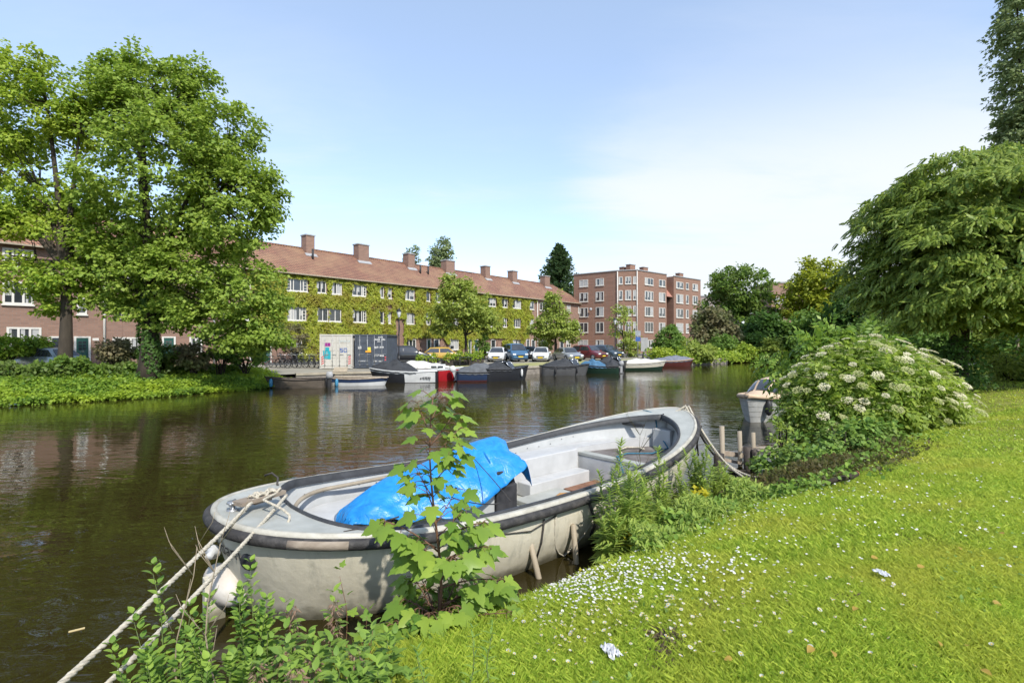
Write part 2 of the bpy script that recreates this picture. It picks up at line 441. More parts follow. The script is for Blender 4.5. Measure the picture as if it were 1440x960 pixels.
pts = [(-21.7 - 1.6, 22 + 2.2, GZ), (-17.9 - 1.6, 25.2 + 2.2, GZ), (-14.6 - 1.6, 30.4 + .9, GZ)] + [(x, y, GZ) for x, y in BANK[5:]] + [(500, 900, GZ), (-500, 900, GZ), (-500, 40, GZ), (-60, 20, GZ)]
mb = MB(); mb.poly(pts); o = mb.build('street_ground', mat('street_ground', (0.21, 0.19, 0.15), 0.9, col2=(0.28, 0.26, 0.2), vscale=0.6)); tag(o, kind='structure')
def offset_line(pts, e):
    r = []
    for i, p in enumerate(pts):
        a = Vector(pts[max(i - 1, 0)]); b = Vector(pts[min(i + 1, len(pts) - 1)]); t = (b - a).normalized()
        r.append((p[0] - t.y * e, p[1] + t.x * e))
    return r
def strip(name, pts, e0, e1, z, m_):
    a, b = offset_line(pts, e0), offset_line(pts, e1)
    o = MB().grid([[(x, y, z) for x, y in a], [(x, y, z) for x, y in b]], sm=False).build(name, m_); tag(o, kind='structure'); return o
QL = [(-5.6, 37.2), (4.6, 45.2), (20, 58.4), (34, 68.5)]
strip('grass_verge', QL, 0.5, 6, GZ + 0.004, M['verge'])
strip('road', [(-14, 33.6), (-11.5, 35.2), (-5.6, 37.2), (4.6, 45.2), (20, 58.4), (34, 68.5), (60, 86)], 14, 20, GZ + 0.008, M['asphalt'])
strip('pavement', [(-5.6, 37.2), (4.6, 45.2), (20, 58.4), (34, 68.5), (60, 86)], 20, 23, GZ + 0.012, M['pavers'])
# quay wall with a stone coping
mb = MB(); ql = [(-14.0, 33.6), (-11.5, 35.2), (-5.6, 37.2), (4.6, 45.2), (20, 58.4), (26, 62.7)]
q0, q1 = offset_line(ql, -0.06), offset_line(ql, 0.35)
mb.grid([[(x, y, -1.6) for x, y in q0], [(x, y, GZ - 0.10) for x, y in q0]], sm=False)
o = MB(); 
root = mb.build('quay_wall', M['quay']); tag(root, 'low stone quay wall along the far side of the canal', 'quay wall')
c0 = offset_line(ql, -0.14)
mb = MB(); mb.grid([[(x, y, GZ - .10) for x, y in c0], [(x, y, GZ + .05) for x, y in c0], [(x, y, GZ + .05) for x, y in q1], [(x, y, GZ - .1) for x, y in q1]], sm=False); mb.build('coping', mat('coping', (0.33, 0.29, 0.22), 0.9, 0.2, 2), root)
# sloping earth bank at the near end of the far side
BL = [(-90, -30), (-40, 8), (-21.7, 22), (-17.9, 25.2), (-14.6, 30.4), (-14.3, 33.0)]
def resample(pts, n):
    pts = [Vector(p) for p in pts]; ls = [0]
    for i in range(1, len(pts)): ls.append(ls[-1] + (pts[i] - pts[i - 1]).length)
    r = []
    for k in range(n):
        s_ = ls[-1] * k / (n - 1)
        for i in range(1, len(pts)):
            if s_ <= ls[i] + 1e-6:
                f = (s_ - ls[i - 1]) / (ls[i] - ls[i - 1]); r.append(pts[i - 1].lerp(pts[i], f)); break
    return r
def bank_prof(e): return float(np.interp(e, [-1.2, -.1, .3, 1.2, 2.5, 4, 9, 12], [-1.2, -.1, .25, .55, .85, .97, .95, .55]))
blr = [(p.x, p.y) for p in resample(BL, 90)]
rows = []
for e_ in (-1.2, -.1, .3, 1.2, 2.5, 4, 9, 12):
    rows.append([(x, y, bank_prof(e_)) for x, y in offset_line(blr, e_)])
o = MB().grid(rows).build('canal_bank', M['soil']); tag(o, kind='structure')
# ---------------------------------------------------------------- leaves
LEAF4 = (np.array([(0, 0, 0), (.36, .45, .07), (0, 1, -.08), (-.36, .45, .07)], float), np.array([(0, 1, 2, 3)]))
LEAF_WIDE = (np.array([(0, 0, 0), (.5, .4, .06), (0, 1, -.1), (-.5, .4, .06)], float), np.array([(0, 1, 2, 3)]))
LEAF_LONG = (np.array([(0, 0, 0), (.13, .4, .03), (0, 1, -.18), (-.13, .4, .03)], float), np.array([(0, 1, 2, 3)]))


def leaf_broad(w=.34, fold=.10, droop=.22, notch=0.0):
    """Pointed oval leaf of 12 quads with a folded midrib and drooping tip."""
    ts = np.linspace(0, 1, 7); V = []; 
    for t in ts:
        hw = w * math.sin(math.pi * min(1, t ** .75)) ** .85 if 0 < t < 1 else 0.004
        z = -droop * t * t
        V += [(-hw, t - notch * hw, z + fold * hw / w), (0, t, z), (hw, t - notch * hw, z + fold * hw / w)]
    F = []
    for i in range(6):
        a = i * 3
        F += [(a, a + 1, a + 4, a + 3), (a + 1, a + 2, a + 5, a + 4)]
    return np.array(V), np.array(F)


def leaf_maple():
    """Five-lobed leaf as a fan of quads round the leaf base, unit length."""
    out = [(0, 0), (.10, -.07), (.30, -.06), (.36, .06), (.26, .12), (.44, .22), (.56, .40), (.44, .42), (.36, .50), (.24, .48), (.22, .62), (.16, .80), (.09, .86), (0, 1.06)]
    pts = out + [(-x, y) for x, y in reversed(out[1:-1])]
    V = [(0, .25, 0.02)] + [(x, y, -.22 * (abs(x) ** 1.3) - .20 * max(0, y - .3) ** 1.3) for x, y in pts]
    n = len(pts); F = []
    for i in range(0, n, 2):
        F.append((0, 1 + i, 1 + (i + 1) % n, 1 + (i + 2) % n))
    return np.array(V), np.array(F)


LEAF_BROAD = leaf_broad(); LEAF_NETTLE = leaf_broad(.26, .05, .35); LEAF_LANCE = leaf_broad(.12, .04, .35); LEAF_MAPLE = leaf_maple()


def frond(pairs=6, ll=.36, droop=.5, lw=.11):
    """Feathered leaf: leaflets along a drooping midrib, unit length."""
    V = []; F = []
    def leaflet(bx, by, bz, ang, l, dz):
        b = len(V); c, s_ = math.cos(ang), math.sin(ang)
        for (x, y, z) in [(0, 0, 0), (lw, .45, 0), (0, 1, -.22), (-lw, .45, 0)]:
            xx, yy = x * (l / ll) if 0 else x, y * l
            V.append((bx + xx * c + yy * s_, by - xx * s_ + yy * c, bz + dz * y * l + z * l))
        F.append((b, b + 1, b + 2, b + 3))
    for i in range(pairs):
        t = .14 + .8 * i / pairs; z = -droop * t * t; l = ll * (1 - .35 * abs(t - .5) * 2)
        for sg in (-1, 1): leaflet(.02 * sg, t, z, sg * R(62), l, -.35)
    leaflet(0, .92, -droop * .85, 0, ll * .85, -droop * 1.2)
    return np.array(V), np.array(F)


FROND = frond(6, .32, .40, .125); FROND_ELDER = frond(3, .52, .3, .13)


def unit(a): return a / (np.linalg.norm(a, axis=1, keepdims=True) + 1e-9)


def scatter(tpl, pos, fwd, nrm, scale):
    tv, tf = tpl; n = len(pos)
    f = unit(fwd); s_ = unit(np.cross(f, nrm)); u = np.cross(s_, f)
    sc = np.broadcast_to(np.asarray(scale), (n,))[:, None, None]
    V = pos[:, None, :] + sc * (tv[None, :, 0:1] * s_[:, None] + tv[None, :, 1:2] * f[:, None] + tv[None, :, 2:3] * u[:, None])
    F = tf[None] + (np.arange(n) * len(tv))[:, None, None]
    return V.reshape(-1, 3), F.reshape(-1, tf.shape[1])


def join(parts):
    Vs, Fs, b = [], [], 0
    for V, F in parts:
        Vs.append(V); Fs.append(F + b); b += len(V)
    return np.concatenate(Vs), np.concatenate(Fs)


def blob_points(blobs, n, seed, fill=.45, gap=.0, gscale=.5, r_=None):
    g = r_ if r_ is not None else np.random.default_rng(seed)
    w_ = np.array([b[6] if len(b) > 6 else b[3] * b[4] * b[5] for b in blobs], float); w_ = w_ ** .72; w_ /= w_.sum()
    idx = g.choice(len(blobs), n, p=w_); B = np.array([b[:6] for b in blobs], float)[idx]
    d = unit(g.normal(size=(n, 3))); r = g.uniform(fill ** 3, 1, n) ** (1 / 3)
    p = B[:, :3] + d * B[:, 3:6] * r[:, None]
    out = d
    if gap > -2:
        k = snoise(p, gscale, seed) + .5 * snoise(p, gscale * 2.7, seed + 3) > gap
        p, out = p[k], out[k]
    return p, out


def crown(blobs, n_clump, per, clump_r, leaf, seed, tpl=LEAF4, flat=.5, fill=.45, gap=-1.0, gscale=.5, droop=.35, updir=.9, lvar=.35):
    g = np.random.default_rng(seed)
    c, out = blob_points(blobs, n_clump, seed, fill, gap, gscale, g)
    m = len(c); cr = clump_r * g.uniform(.6, 1.35, m)
    q = unit(g.normal(size=(m * per, 3))) * (g.random((m * per, 1)) ** .45)
    ci = np.repeat(np.arange(m), per)
    off = q * cr[ci][:, None]; off[:, 2] *= flat
    off[:, 2] -= .35 * (off[:, 0] ** 2 + off[:, 1] ** 2) / (cr[ci] + 1e-6)       # each spray droops at its rim
    pos = c[ci] + off
    nrm = out[ci] * .45 + q * .35 + g.normal(0, .45, (len(pos), 3)); nrm[:, 2] += updir
    fwd = off * 1.2 / (cr[ci][:, None]) + out[ci] * .5 + g.normal(0, .5, (len(pos), 3)); fwd[:, 2] -= droop
    return scatter(tpl, pos, fwd, nrm, leaf * (1 + lvar * g.uniform(-1, 1, len(pos)))), c


def bez(a, b, c, n): return [a.lerp(b, t).lerp(b.lerp(c, t), t) for t in [i / (n - 1) for i in range(n)]]


def limbs(mb, base, fork, centres, r0, rnd, n_main=6, lift=.35):
    """Trunk, main limbs and the twigs that run on to the leaf sprays."""
    fork = Vector(fork)
    cs = [Vector(c) for c in centres]
    rnd.shuffle(cs)
    mains = cs[:n_main]
    for c in mains:
        mid = fork.lerp(c, .45) + Vector((0, 0, (c - fork).length * lift * .5))
        pth = bez(fork - Vector((0, 0, .3)), mid, c, 8); rr = [r0 * (.55 - .5 * i / 7) for i in range(8)]
        mb.tube(pth, rr, 6)
    for c in cs[n_main:]:
        b = min(mains, key=lambda q: (q - c).length)
        mid = fork.lerp(b, .45) + Vector((0, 0, (b - fork).length * lift * .5))
        pp = bez(fork, mid, b, 8); s_ = min(pp[2:7], key=lambda q: (q - c).length)
        mb.tube(bez(s_, s_.lerp(c, .5) + Vector((0, 0, .08 * (c - s_).length)), c, 5), [r0 * .15, r0 * .11, r0 * .08, r0 * .05, r0 * .02], 4)


def make_tree(name, label, cat, base, fork, blobs, leafm, barkm, r0, n_clump, per, clump_r, leaf, seed, n_main=6, n_twig=40, group=None, tpl=LEAF4, trunk_bend=0.15, extra_roots=True, **kw):
    t = empty(name, base, 0, label, cat, group)
    rnd = random.Random(seed)
    B = [(b[0] - base[0], b[1] - base[1], b[2] - base[2]) + tuple(b[3:]) for b in blobs]
    (V, F), c = crown(B, n_clump, per, clump_r, leaf, seed, tpl=tpl, **kw)
    link_mesh('crown', np_mesh(name + '_leaves', V, F, leafm), t)
    mb = MB(); fk = Vector((fork[0] - base[0], fork[1] - base[1], fork[2] - base[2]))
    pth = bez(Vector((0, 0, -.2)), fk * .5 + Vector((trunk_bend, 0, 0)), fk, 7)
    mb.tube(pth, [r0 * (1.35 - .75 * (i / 6) ** .6) for i in range(7)], 10)
    idx = list(range(len(c))); rnd.shuffle(idx)
    limbs(mb, Vector((0, 0, 0)), fk, [tuple(c[i]) for i in idx[:n_twig]], r0, rnd, n_main)
    mb.build('trunk', barkm, t)
    return t


def make_bush(name, label, cat, base, blobs, leafm, n_clump, per, clump_r, leaf, seed, group=None, tpl=LEAF4, **kw):
    t = empty(name, base, 0, label, cat, group)
    B = [(b[0] - base[0], b[1] - base[1], b[2] - base[2]) + tuple(b[3:]) for b in blobs]
    (V, F), c = crown(B, n_clump, per, clump_r, leaf, seed, tpl=tpl, **kw)
    link_mesh('foliage', np_mesh(name + '_leaves', V, F, leafm), t)
    mb = MB(); rnd = random.Random(seed)
    for i in rnd.sample(range(len(c)), min(14, len(c))):
        q = Vector(c[i]); b = Vector((rnd.uniform(-.15, .15), rnd.uniform(-.15, .15), -.1))
        mb.tube(bez(b, Vector((q.x * .4, q.y * .4, q.z * .6)), q, 5), [.035, .03, .022, .015, .006], 5)
    mb.build('stem', M['bark'], t)
    return t


M['vine_leaf'] = leafmat('vine_leaf', (0.115, 0.155, 0.02), (0.21, 0.23, 0.032), (0.14, 0.135, 0.022), nscale=.5, k=(1.85, 1.75, 1.5))
M['maple_leaf'] = leafmat('maple_leaf', (0.065, 0.115, 0.018), (0.145, 0.205, 0.035), (0.11, 0.17, 0.028), nscale=.35)
M['acer_leaf'] = leafmat('acer_leaf', (0.06, 0.115, 0.015), (0.16, 0.225, 0.03), (0.15, 0.20, 0.025), nscale=.3)
M['street_leaf'] = leafmat('street_leaf', (0.085, 0.13, 0.026), (0.16, 0.205, 0.045))
M['dark_leaf'] = leafmat('dark_leaf', (0.02, 0.05, 0.012), (0.05, 0.10, 0.02), (0.035, 0.075, 0.018))
M['mid_leaf'] = leafmat('mid_leaf', (0.04, 0.085, 0.016), (0.085, 0.145, 0.03))
M['grey_leaf'] = leafmat('grey_leaf', (0.065, 0.10, 0.045), (0.12, 0.16, 0.07))
M['yellow_leaf'] = leafmat('yellow_leaf', (0.125, 0.155, 0.014), (0.205, 0.215, 0.022), (0.14, 0.165, 0.02), k=(1.6, 1.6, 1.5))
M['red_leaf'] = leafmat('red_brown_leaf', (0.09, 0.08, 0.045), (0.16, 0.14, 0.08), (0.10, 0.12, 0.045), k=(1.6, 1.6, 1.5))
M['conifer_leaf'] = leafmat('conifer_needles', (0.022, 0.05, 0.02), (0.055, 0.09, 0.038), trans=.2)
M['wing_leaf'] = leafmat('wing_leaf', (0.05, 0.10, 0.02), (0.155, 0.20, 0.04), (0.10, 0.15, 0.028), rough=.45, trans=.36, nscale=.5)
M['elder_leaf'] = leafmat('elder_leaf', (0.065, 0.12, 0.02), (0.155, 0.215, 0.04), (0.125, 0.18, 0.03), rough=.45, trans=.46)
M['ivy_leaf'] = leafmat('ivy_leaf', (0.04, 0.09, 0.014), (0.115, 0.185, 0.022), (0.16, 0.225, 0.02), nscale=.45)
M['hedge_leaf'] = leafmat('hedge_leaf', (0.035, 0.075, 0.014), (0.08, 0.13, 0.022), (0.06, 0.09, 0.025))
M['sapling_leaf'] = leafmat('sapling_leaf', (0.04, 0.09, 0.014), (0.115, 0.175, 0.026), (0.07, 0.125, 0.02), rough=.4, trans=.34, nscale=2.5)
M['weed_leaf'] = leafmat('weed_leaf', (0.045, 0.095, 0.016), (0.115, 0.185, 0.03), (0.075, 0.13, 0.025), trans=.32, nscale=2)
M['nettle_leaf'] = leafmat('nettle_leaf', (0.045, 0.095, 0.02), (0.10, 0.17, 0.03), (0.08, 0.12, 0.03), trans=.3, nscale=2)
M['herb_leaf'] = leafmat('herb_leaf', (0.075, 0.13, 0.026), (0.16, 0.215, 0.045), (0.115, 0.17, 0.03), trans=.36, nscale=1.5)
M['yellow_herb'] = leafmat('yellow_herb', (0.35, 0.33, 0.02), (0.48, 0.40, 0.03), trans=.35, k=(1, 1, 1))
M['brown_herb'] = leafmat('brown_herb', (0.075, 0.06, 0.03), (0.10, 0.10, 0.035), (0.06, 0.085, 0.02), nscale=1.6, k=(1.3, 1.2, 1.1))
M['dry'] = mat('dry_stalk', (0.25, 0.2, 0.14), 0.9, 0.25, 10)
M['pink_tassel'] = leafmat('pink_tassel', (0.25, 0.16, 0.12), (0.36, 0.24, 0.17), k=(1, 1, 1))
M['green_stem'] = mat('green_stem', (0.10, 0.13, 0.04), 0.6, 0.25, 8)
M['red_stem'] = mat('red_stem', (0.14, 0.07, 0.04), 0.6, 0.25, 8)
# ---------------------------------------------------------------- brick houses on the far bank
M['brick'] = brickmat('brown_brick', (0.20, 0.115, 0.082), (0.26, 0.15, 0.105), (0.2, 0.165, 0.135), 0.42, 0.14, stain=(0.2, 0.13, 0.11))
M['brick_red'] = brickmat('red_brown_brick', (0.20, 0.108, 0.072), (0.255, 0.14, 0.095), (0.2, 0.15, 0.115), 0.42, 0.14, stain=(0.22, 0.12, 0.09))
M['brick_dark'] = brickmat('dark_brown_brick', (0.16, 0.1, 0.08), (0.21, 0.14, 0.11), (0.18, 0.15, 0.13), 0.42, 0.14)
M['brick_far'] = brickmat('grey_brown_brick', (0.25, 0.2, 0.19), (0.30, 0.25, 0.23), (0.24, 0.21, 0.2), 0.42, 0.14)
M['tiles'] = brickmat('orange_roof_tiles', (0.40, 0.19, 0.115), (0.32, 0.16, 0.105), (0.07, 0.035, 0.025), 0.3, 0.34, zmul=1.6, stain=(0.30, 0.19, 0.105), stain_amt=0.75, bumpd=0.06, msize=0.075, nsc=0.35)
M['pink_tiles'] = brickmat('pink_roof_tiles', (0.46, 0.2, 0.14), (0.38, 0.17, 0.12), (0.2, 0.1, 0.08), 0.3, 0.3, zmul=1.3, msize=0.04)
M['concrete_pale'] = mat('pale_render', (0.52, 0.49, 0.44), 0.8)


def fD(px): return 6.85 * FPX / (0.1054 * (1312 - px))
FA = Vector(((0 - 720) / FPX * fD(0), fD(0), 0)); FB = Vector(((822 - 720) / FPX * fD(822), fD(822), 0))
fu = (FB - FA).normalized(); fang = math.atan2(fu.y, fu.x)


def fx(px):
    """Distance along the facade of the point seen at photo column px."""
    k = (px - 720) / FPX
    # FA + a*fu : x = k y
    return (k * FA.y - FA.x) / (fu.x - k * fu.y)


def fz(px, py):
    a = fx(px); D = FA.y + a * fu.y
    return EYE - (py - HY) / FPX * D


WRNG = random.Random(3)


def window(parent, x0, x1, z0, z1, y=0.0, bars=None, frame=None, panes=2, curtain=None, small=None, sill=True, Mx=None, th=0.09, bull=False):
    """Window in the wall plane y (facing -y). The frame is the part; glass, curtain and sill belong to it."""
    T = Mx if Mx is not None else Matrix.Identity(4)
    def put(mb, name, m_, par):
        mb.v = [tuple(T @ Vector(v)) for v in mb.v]; return mb.build(name, m_, par)
    f = MB(); fw = th
    f.b2(x0, x1, y - .07, y + .02, z1 - fw, z1); f.b2(x0, x1, y - .07, y + .02, z0, z0 + fw)
    f.b2(x0, x0 + fw, y - .071, y + .02, z0 + fw, z1 - fw); f.b2(x1 - fw, x1, y - .071, y + .02, z0 + fw, z1 - fw)
    w_ = x1 - x0
    for k in range(1, panes):
        xx = x0 + w_ * k / panes; f.b2(xx - fw * .5, xx + fw * .5, y - .068, y + .02, z0 + fw, z1 - fw)
    if small:                                   # narrow side lights with small panes
        for sd_ in small:
            a, b = (x0, x0 + w_ * .2) if sd_ < 0 else (x1 - w_ * .2, x1)
            xx = b if sd_ < 0 else a; f.b2(xx - fw * .6, xx + fw * .6, y - .069, y + .02, z0 + fw, z1 - fw)
            for q in range(1, 4):
                zz_ = z0 + (z1 - z0) * q / 4; f.b2(a + fw, b - fw, y - .066, y + .02, zz_ - .025, zz_ + .025)
    fo = put(f, 'window', frame or M['white_paint'], parent)
    put(MB().b2(x0 + fw * .5, x1 - fw * .5, y - .02, y - .012, z0 + fw * .5, z1 - fw * .5), 'pane', M['glass'], fo)
    c = WRNG.random() if curtain is None else curtain
    if c > 0.25:
        cm = MB(); n = panes
        for k in range(n):
            a = x0 + w_ * k / n + fw; b = x0 + w_ * (k + 1) / n - fw * .6
            t_ = WRNG.random()
            if t_ < .55: b = a + (b - a) * WRNG.uniform(.3, .6)
            elif t_ < .7: continue
            cm.b2(a, b, y - .026, y - .0215, z0 + fw + (0 if WRNG.random() < .6 else (z1 - z0) * .3), z1 - fw)
        if cm.v: put(cm, 'curtain', M['curtain'], fo)
    if sill: put(MB().b2(x0 - .06, x1 + .06, y - .14, y + .01, z0 - .10, z0 - .004), 'sill', M['white_paint'], fo)
    return fo


def door(parent, x0, x1, z0, z1, m_, y=0.0):
    d = MB().b2(x0, x1, y - .05, y + .01, z0, z1).build('door', m_, parent)
    f = MB(); f.b2(x0 - .14, x0 - .003, y - .09, y + .02, z0, z1 + .12); f.b2(x1 + .003, x1 + .14, y - .09, y + .02, z0, z1 + .12); f.b2(x0 - .002, x1 + .002, y - .088, y + .02, z1 + .003, z1 + .119)
    f.build('door_frame', M['white_paint'], d)
    g = MB(); w_ = (x1 - x0)
    for i in range(2):
        for j in range(3):
            g.b2(x0 + w_ * (.18 + .34 * i), x0 + w_ * (.18 + .34 * i + .28), y - .056, y - .051, z0 + (z1 - z0) * (.55 + .12 * j), z0 + (z1 - z0) * (.55 + .12 * j + .09))
    g.build('door_pane', M['glass'], d)
    MB().b2(x0 + w_ * .35, x0 + w_ * .65, y - .06, y - .052, z0 + 1.0, z0 + 1.06).build('letter_slot', M['chrome'], d)
    return d


EAVE, BASE, DEPTH = 9.6, 0.5, 9.0
RIDGE_Z, RIDGE_Y = 13.1, 4.5


def house_block(label, x0, x1, hip_l=False, hip_r=False, chim=()):
    t = empty('terraced_house', FA, fang, label, 'house', 'brick houses in one terrace')
    MB().b2(x0, x1, 0, DEPTH, BASE, EAVE - .02).build('wall', M['brick'], t)
    a = x0 + (3.8 if hip_l else 0); b = x1 - (3.8 if hip_r else 0)
    e = .45; y0, y1 = -e, DEPTH + e; ze = EAVE - .05
    mb = MB(); xl, xr = x0 - (e if hip_l else 0), x1 + (e if hip_r else 0)
    mb.add([(xl, y0, ze), (xr, y0, ze), (b, RIDGE_Y, RIDGE_Z), (a, RIDGE_Y, RIDGE_Z), (xl, y1, ze), (xr, y1, ze)],
           [(0, 1, 2, 3), (4, 3, 2, 5), (1, 5, 2), (4, 0, 3)])
    mb.add([(xl, y0, ze - .004), (xr, y0, ze - .004), (xr, y1, ze - .004), (xl, y1, ze - .004)], [(0, 1, 2, 3)])
    r = mb.build('roof', M['tiles'], t)
    g = MB(); g.b2(xl, xr, y0 - .12, y0, ze - .08, ze + .05); g.build('gutter', M['wood_tan'], t)
    rg = MB(); rg.tube([(a, RIDGE_Y, RIDGE_Z + .02), (b, RIDGE_Y, RIDGE_Z + .02)], .13, 6); rg.build('ridge_tiles', M['tiles'], r)
    for cx_, wd, hh in chim:
        yb = RIDGE_Y - .55
        ch = MB().b2(cx_ - wd / 2, cx_ + wd / 2, yb - .5, yb + .6, RIDGE_Z - 1.2, RIDGE_Z + hh).build('chimney', M['brick'], r)
        MB().b2(cx_ - wd / 2 - .08, cx_ + wd / 2 + .08, yb - .58, yb + .68, RIDGE_Z + hh + .004, RIDGE_Z + hh + .14).build('chimney_cap', M['lead'], ch)
        MB().add([(cx_ - wd / 2 - .2, yb - .9, RIDGE_Z - .98), (cx_ + wd / 2 + .2, yb - .9, RIDGE_Z - .98), (cx_ + wd / 2 + .2, yb - .505, RIDGE_Z - .62), (cx_ - wd / 2 - .2, yb - .505, RIDGE_Z - .62)], [(0, 1, 2, 3)]).build('flashing', M['lead'], ch)
    return t


cuts = [-6, fx(200), fx(352), fx(468), fx(556), fx(648), fx(752), fx(823)]
labels = ['brick house behind the two big trees, with green front doors and wide white windows',
          'brick house mostly hidden behind the widest leafy tree on the bank',
          'creeper-covered house behind the row of bicycles and the white container',
          'creeper-covered house standing behind the dark grey container',
          'creeper-covered house behind the black car, with one small lower window pair',
          'creeper-covered house behind the young street tree and the yellow car',
          'creeper-covered house behind the white hatchback and blue van',
          'bare brick end house with hipped roof, next to the taller flats']
cuts = [-6, fx(172), fx(352), fx(468), fx(556), fx(620), fx(694), fx(757), fx(822)]
chs = {433: (1.0, 1.35), 508: (1.5, 1.3), 575: (1.1, 1.15), 630: (1.7, 1.1), 682.5: (1.1, 1.2), 720.8: (1.3, 1.15), 766.4: (1.5, 1.2)}


def ridge_x(px):
    # column px of a point on the ridge, RIDGE_Y behind the facade
    o_ = FA + Vector((-fu.y, fu.x, 0)) * (RIDGE_Y - .5); k = (px - 720) / FPX
    return (k * o_.y - o_.x) / (fu.x - k * fu.y)


houses = []
for i in range(8):
    c_ = [(ridge_x(p), wd, hh) for p, (wd, hh) in chs.items() if cuts[i] <= min(ridge_x(p), cuts[-1] - 4) < cuts[i + 1]]
    if i == 7: c_ = [(min(x, cuts[-1] - 4.4), w_, h_) for x, w_, h_ in c_]
    houses.append(house_block(labels[i], cuts[i] + (.004 if i else 0), cuts[i + 1] - .004, hip_l=(i == 0), hip_r=(i == 7), chim=c_))


def hs(px):
    a = fx(px)
    for i in range(8):
        if a < cuts[i + 1]: return houses[i]
    return houses[7]


UP, MID, GR = (7.80, 9.08), (4.82, 6.22), (1.55, 2.95)
WINS = []           # openings, for keeping the creeper off them


def wn(p0, p1, zz_, **kw):
    x0, x1 = fx(p0), fx(p1); WINS.append((x0, x1, zz_[0], zz_[1]))
    window(hs((p0 + p1) / 2), x0, x1, zz_[0], zz_[1], **kw)


for p0, p1, pn, sm_ in [(402, 432, 3, (-1, 1)), (444.5, 458, 2, None), (465.5, 480, 2, None), (495, 514.5, 3, (1,)), (533, 539, 1, None), (544.5, 550, 1, None), (569, 582, 2, None),
                        (598, 604, 1, None), (611, 619, 2, None), (634, 645, 2, None), (656, 664, 2, None), (684.6, 696.5, 3, None), (704.5, 713, 2, None), (720, 732, 3, None), (744, 750.6, 1, None), (758.5, 770, 3, None), (780, 785, 1, None), (796.8, 802, 1, None), (813, 819, 2, None)]:
    wn(p0, p1, UP, panes=pn, small=sm_)
for p0, p1, pn, sm_ in [(403, 430, 3, (-1, 1)), (445.5, 461, 2, None), (462.5, 479, 2, None), (495, 514.5, 3, (1,)), (533, 539, 1, None), (544.5, 549, 1, None), (570, 582, 2, None),
                        (598, 604.5, 1, None), (611.5, 620, 2, None), (635.5, 644, 2, None), (656, 664, 2, None), (687, 694, 2, None), (706, 712, 2, None), (721.5, 731, 3, None), (744, 750, 1, None), (760, 770, 3, None), (780, 785, 1, None), (797, 802, 1, None), (813, 819, 2, None)]:
    wn(p0, p1, MID, panes=pn, small=sm_)
for p0, p1, pn in [(408, 424.5, 2), (570, 584.5, 3), (632, 644.5, 2), (690, 696.5, 1), (720, 731, 3), (760, 770, 2), (796, 802, 2), (813, 819, 2)]:
    wn(p0, p1, GR, panes=pn)
for p0, p1, dk in [(370, 381, 0), (600, 605.5, 0), (610, 617, 1), (658, 662, 0), (666, 672, 0), (740, 744, 1), (747, 752, 1), (787, 792, 1), (535, 540, 1)]:
    x0, x1 = fx(p0), fx(p1); door(hs((p0 + p1) / 2), x0 + .1, x1 - .1, .62, 2.85, M['dark_door'] if dk else M['green_door']); WINS.append((x0, x1, .5, 2.95))
# the nearer, bare brick end: openings read one by one
for p0, p1, y0, y1, pn in [(3, 47, 396, 428, 3), (9, 58, 460, 490, 3), (108, 122, 419, 442, 1), (236, 247, 436, 446, 1), (158, 196, 474, 499, 3), (160, 183, 436, 447, 2), (310, 323, 474, 495, 2), (311, 323, 430, 451, 2),
                           (266, 284, 474, 496, 2), (262, 284, 428, 450, 2), (3, 47, 350, 375, 3), (75, 95, 352, 376, 2), (108, 122, 366, 384, 1), (160, 190, 376, 396, 3), (232, 246, 382, 400, 2), (266, 284, 386, 406, 2), (311, 323, 390, 408, 2), (340, 352, 393, 409, 2), (341, 353, 430, 450, 2)]:
    x0, x1 = fx(p0), fx(p1); z0, z1 = fz((p0 + p1) / 2, y1), fz((p0 + p1) / 2, y0); WINS.append((x0, x1, z0, z1))
    window(hs((p0 + p1) / 2), x0, x1, z0, z1, panes=pn, curtain=.9, th=.13)
for p0, p1, y0, y1, dk in [(107, 124, 475, 509, 0), (230, 244, 475, 509, 0), (73, 84, 475, 509, 1), (352, 361, 474, 508, 1)]:
    x0, x1 = fx(p0), fx(p1); door(hs((p0 + p1) / 2), x0, x1, .9, fz((p0 + p1) / 2, y0), M['dark_door'] if dk else M['green_door'])
for px_ in (146, 300, 755, 818):
    a = fx(px_); MB().tube([(a, -.14, .6), (a, -.14, 9.4)], .09, 6).build('drainpipe', M['concrete_pale'] if px_ in (146, 755) else M['lead'], hs(px_ - 1))
for px_, y0, y1 in [(69, 476, 479), (134.5, 477, 479.5)]:
    a = fx(px_); z = fz(px_, y0); MB().b2(a - .2, a + .2, -.03, 0.0, z - .1, z + .1).build('house_number_plate', M['white_paint'], hs(px_))
for px_, py_ in [(430.5, 352), (581.5, 374), (592.5, 375)]:
    a = ridge_x(px_); MB().tube([(a, RIDGE_Y - 1.9, RIDGE_Z - 1.6), (a, RIDGE_Y - 1.9, RIDGE_Z - .25)], .11, 6).build('flue_pipe', M['black'], hs(px_))

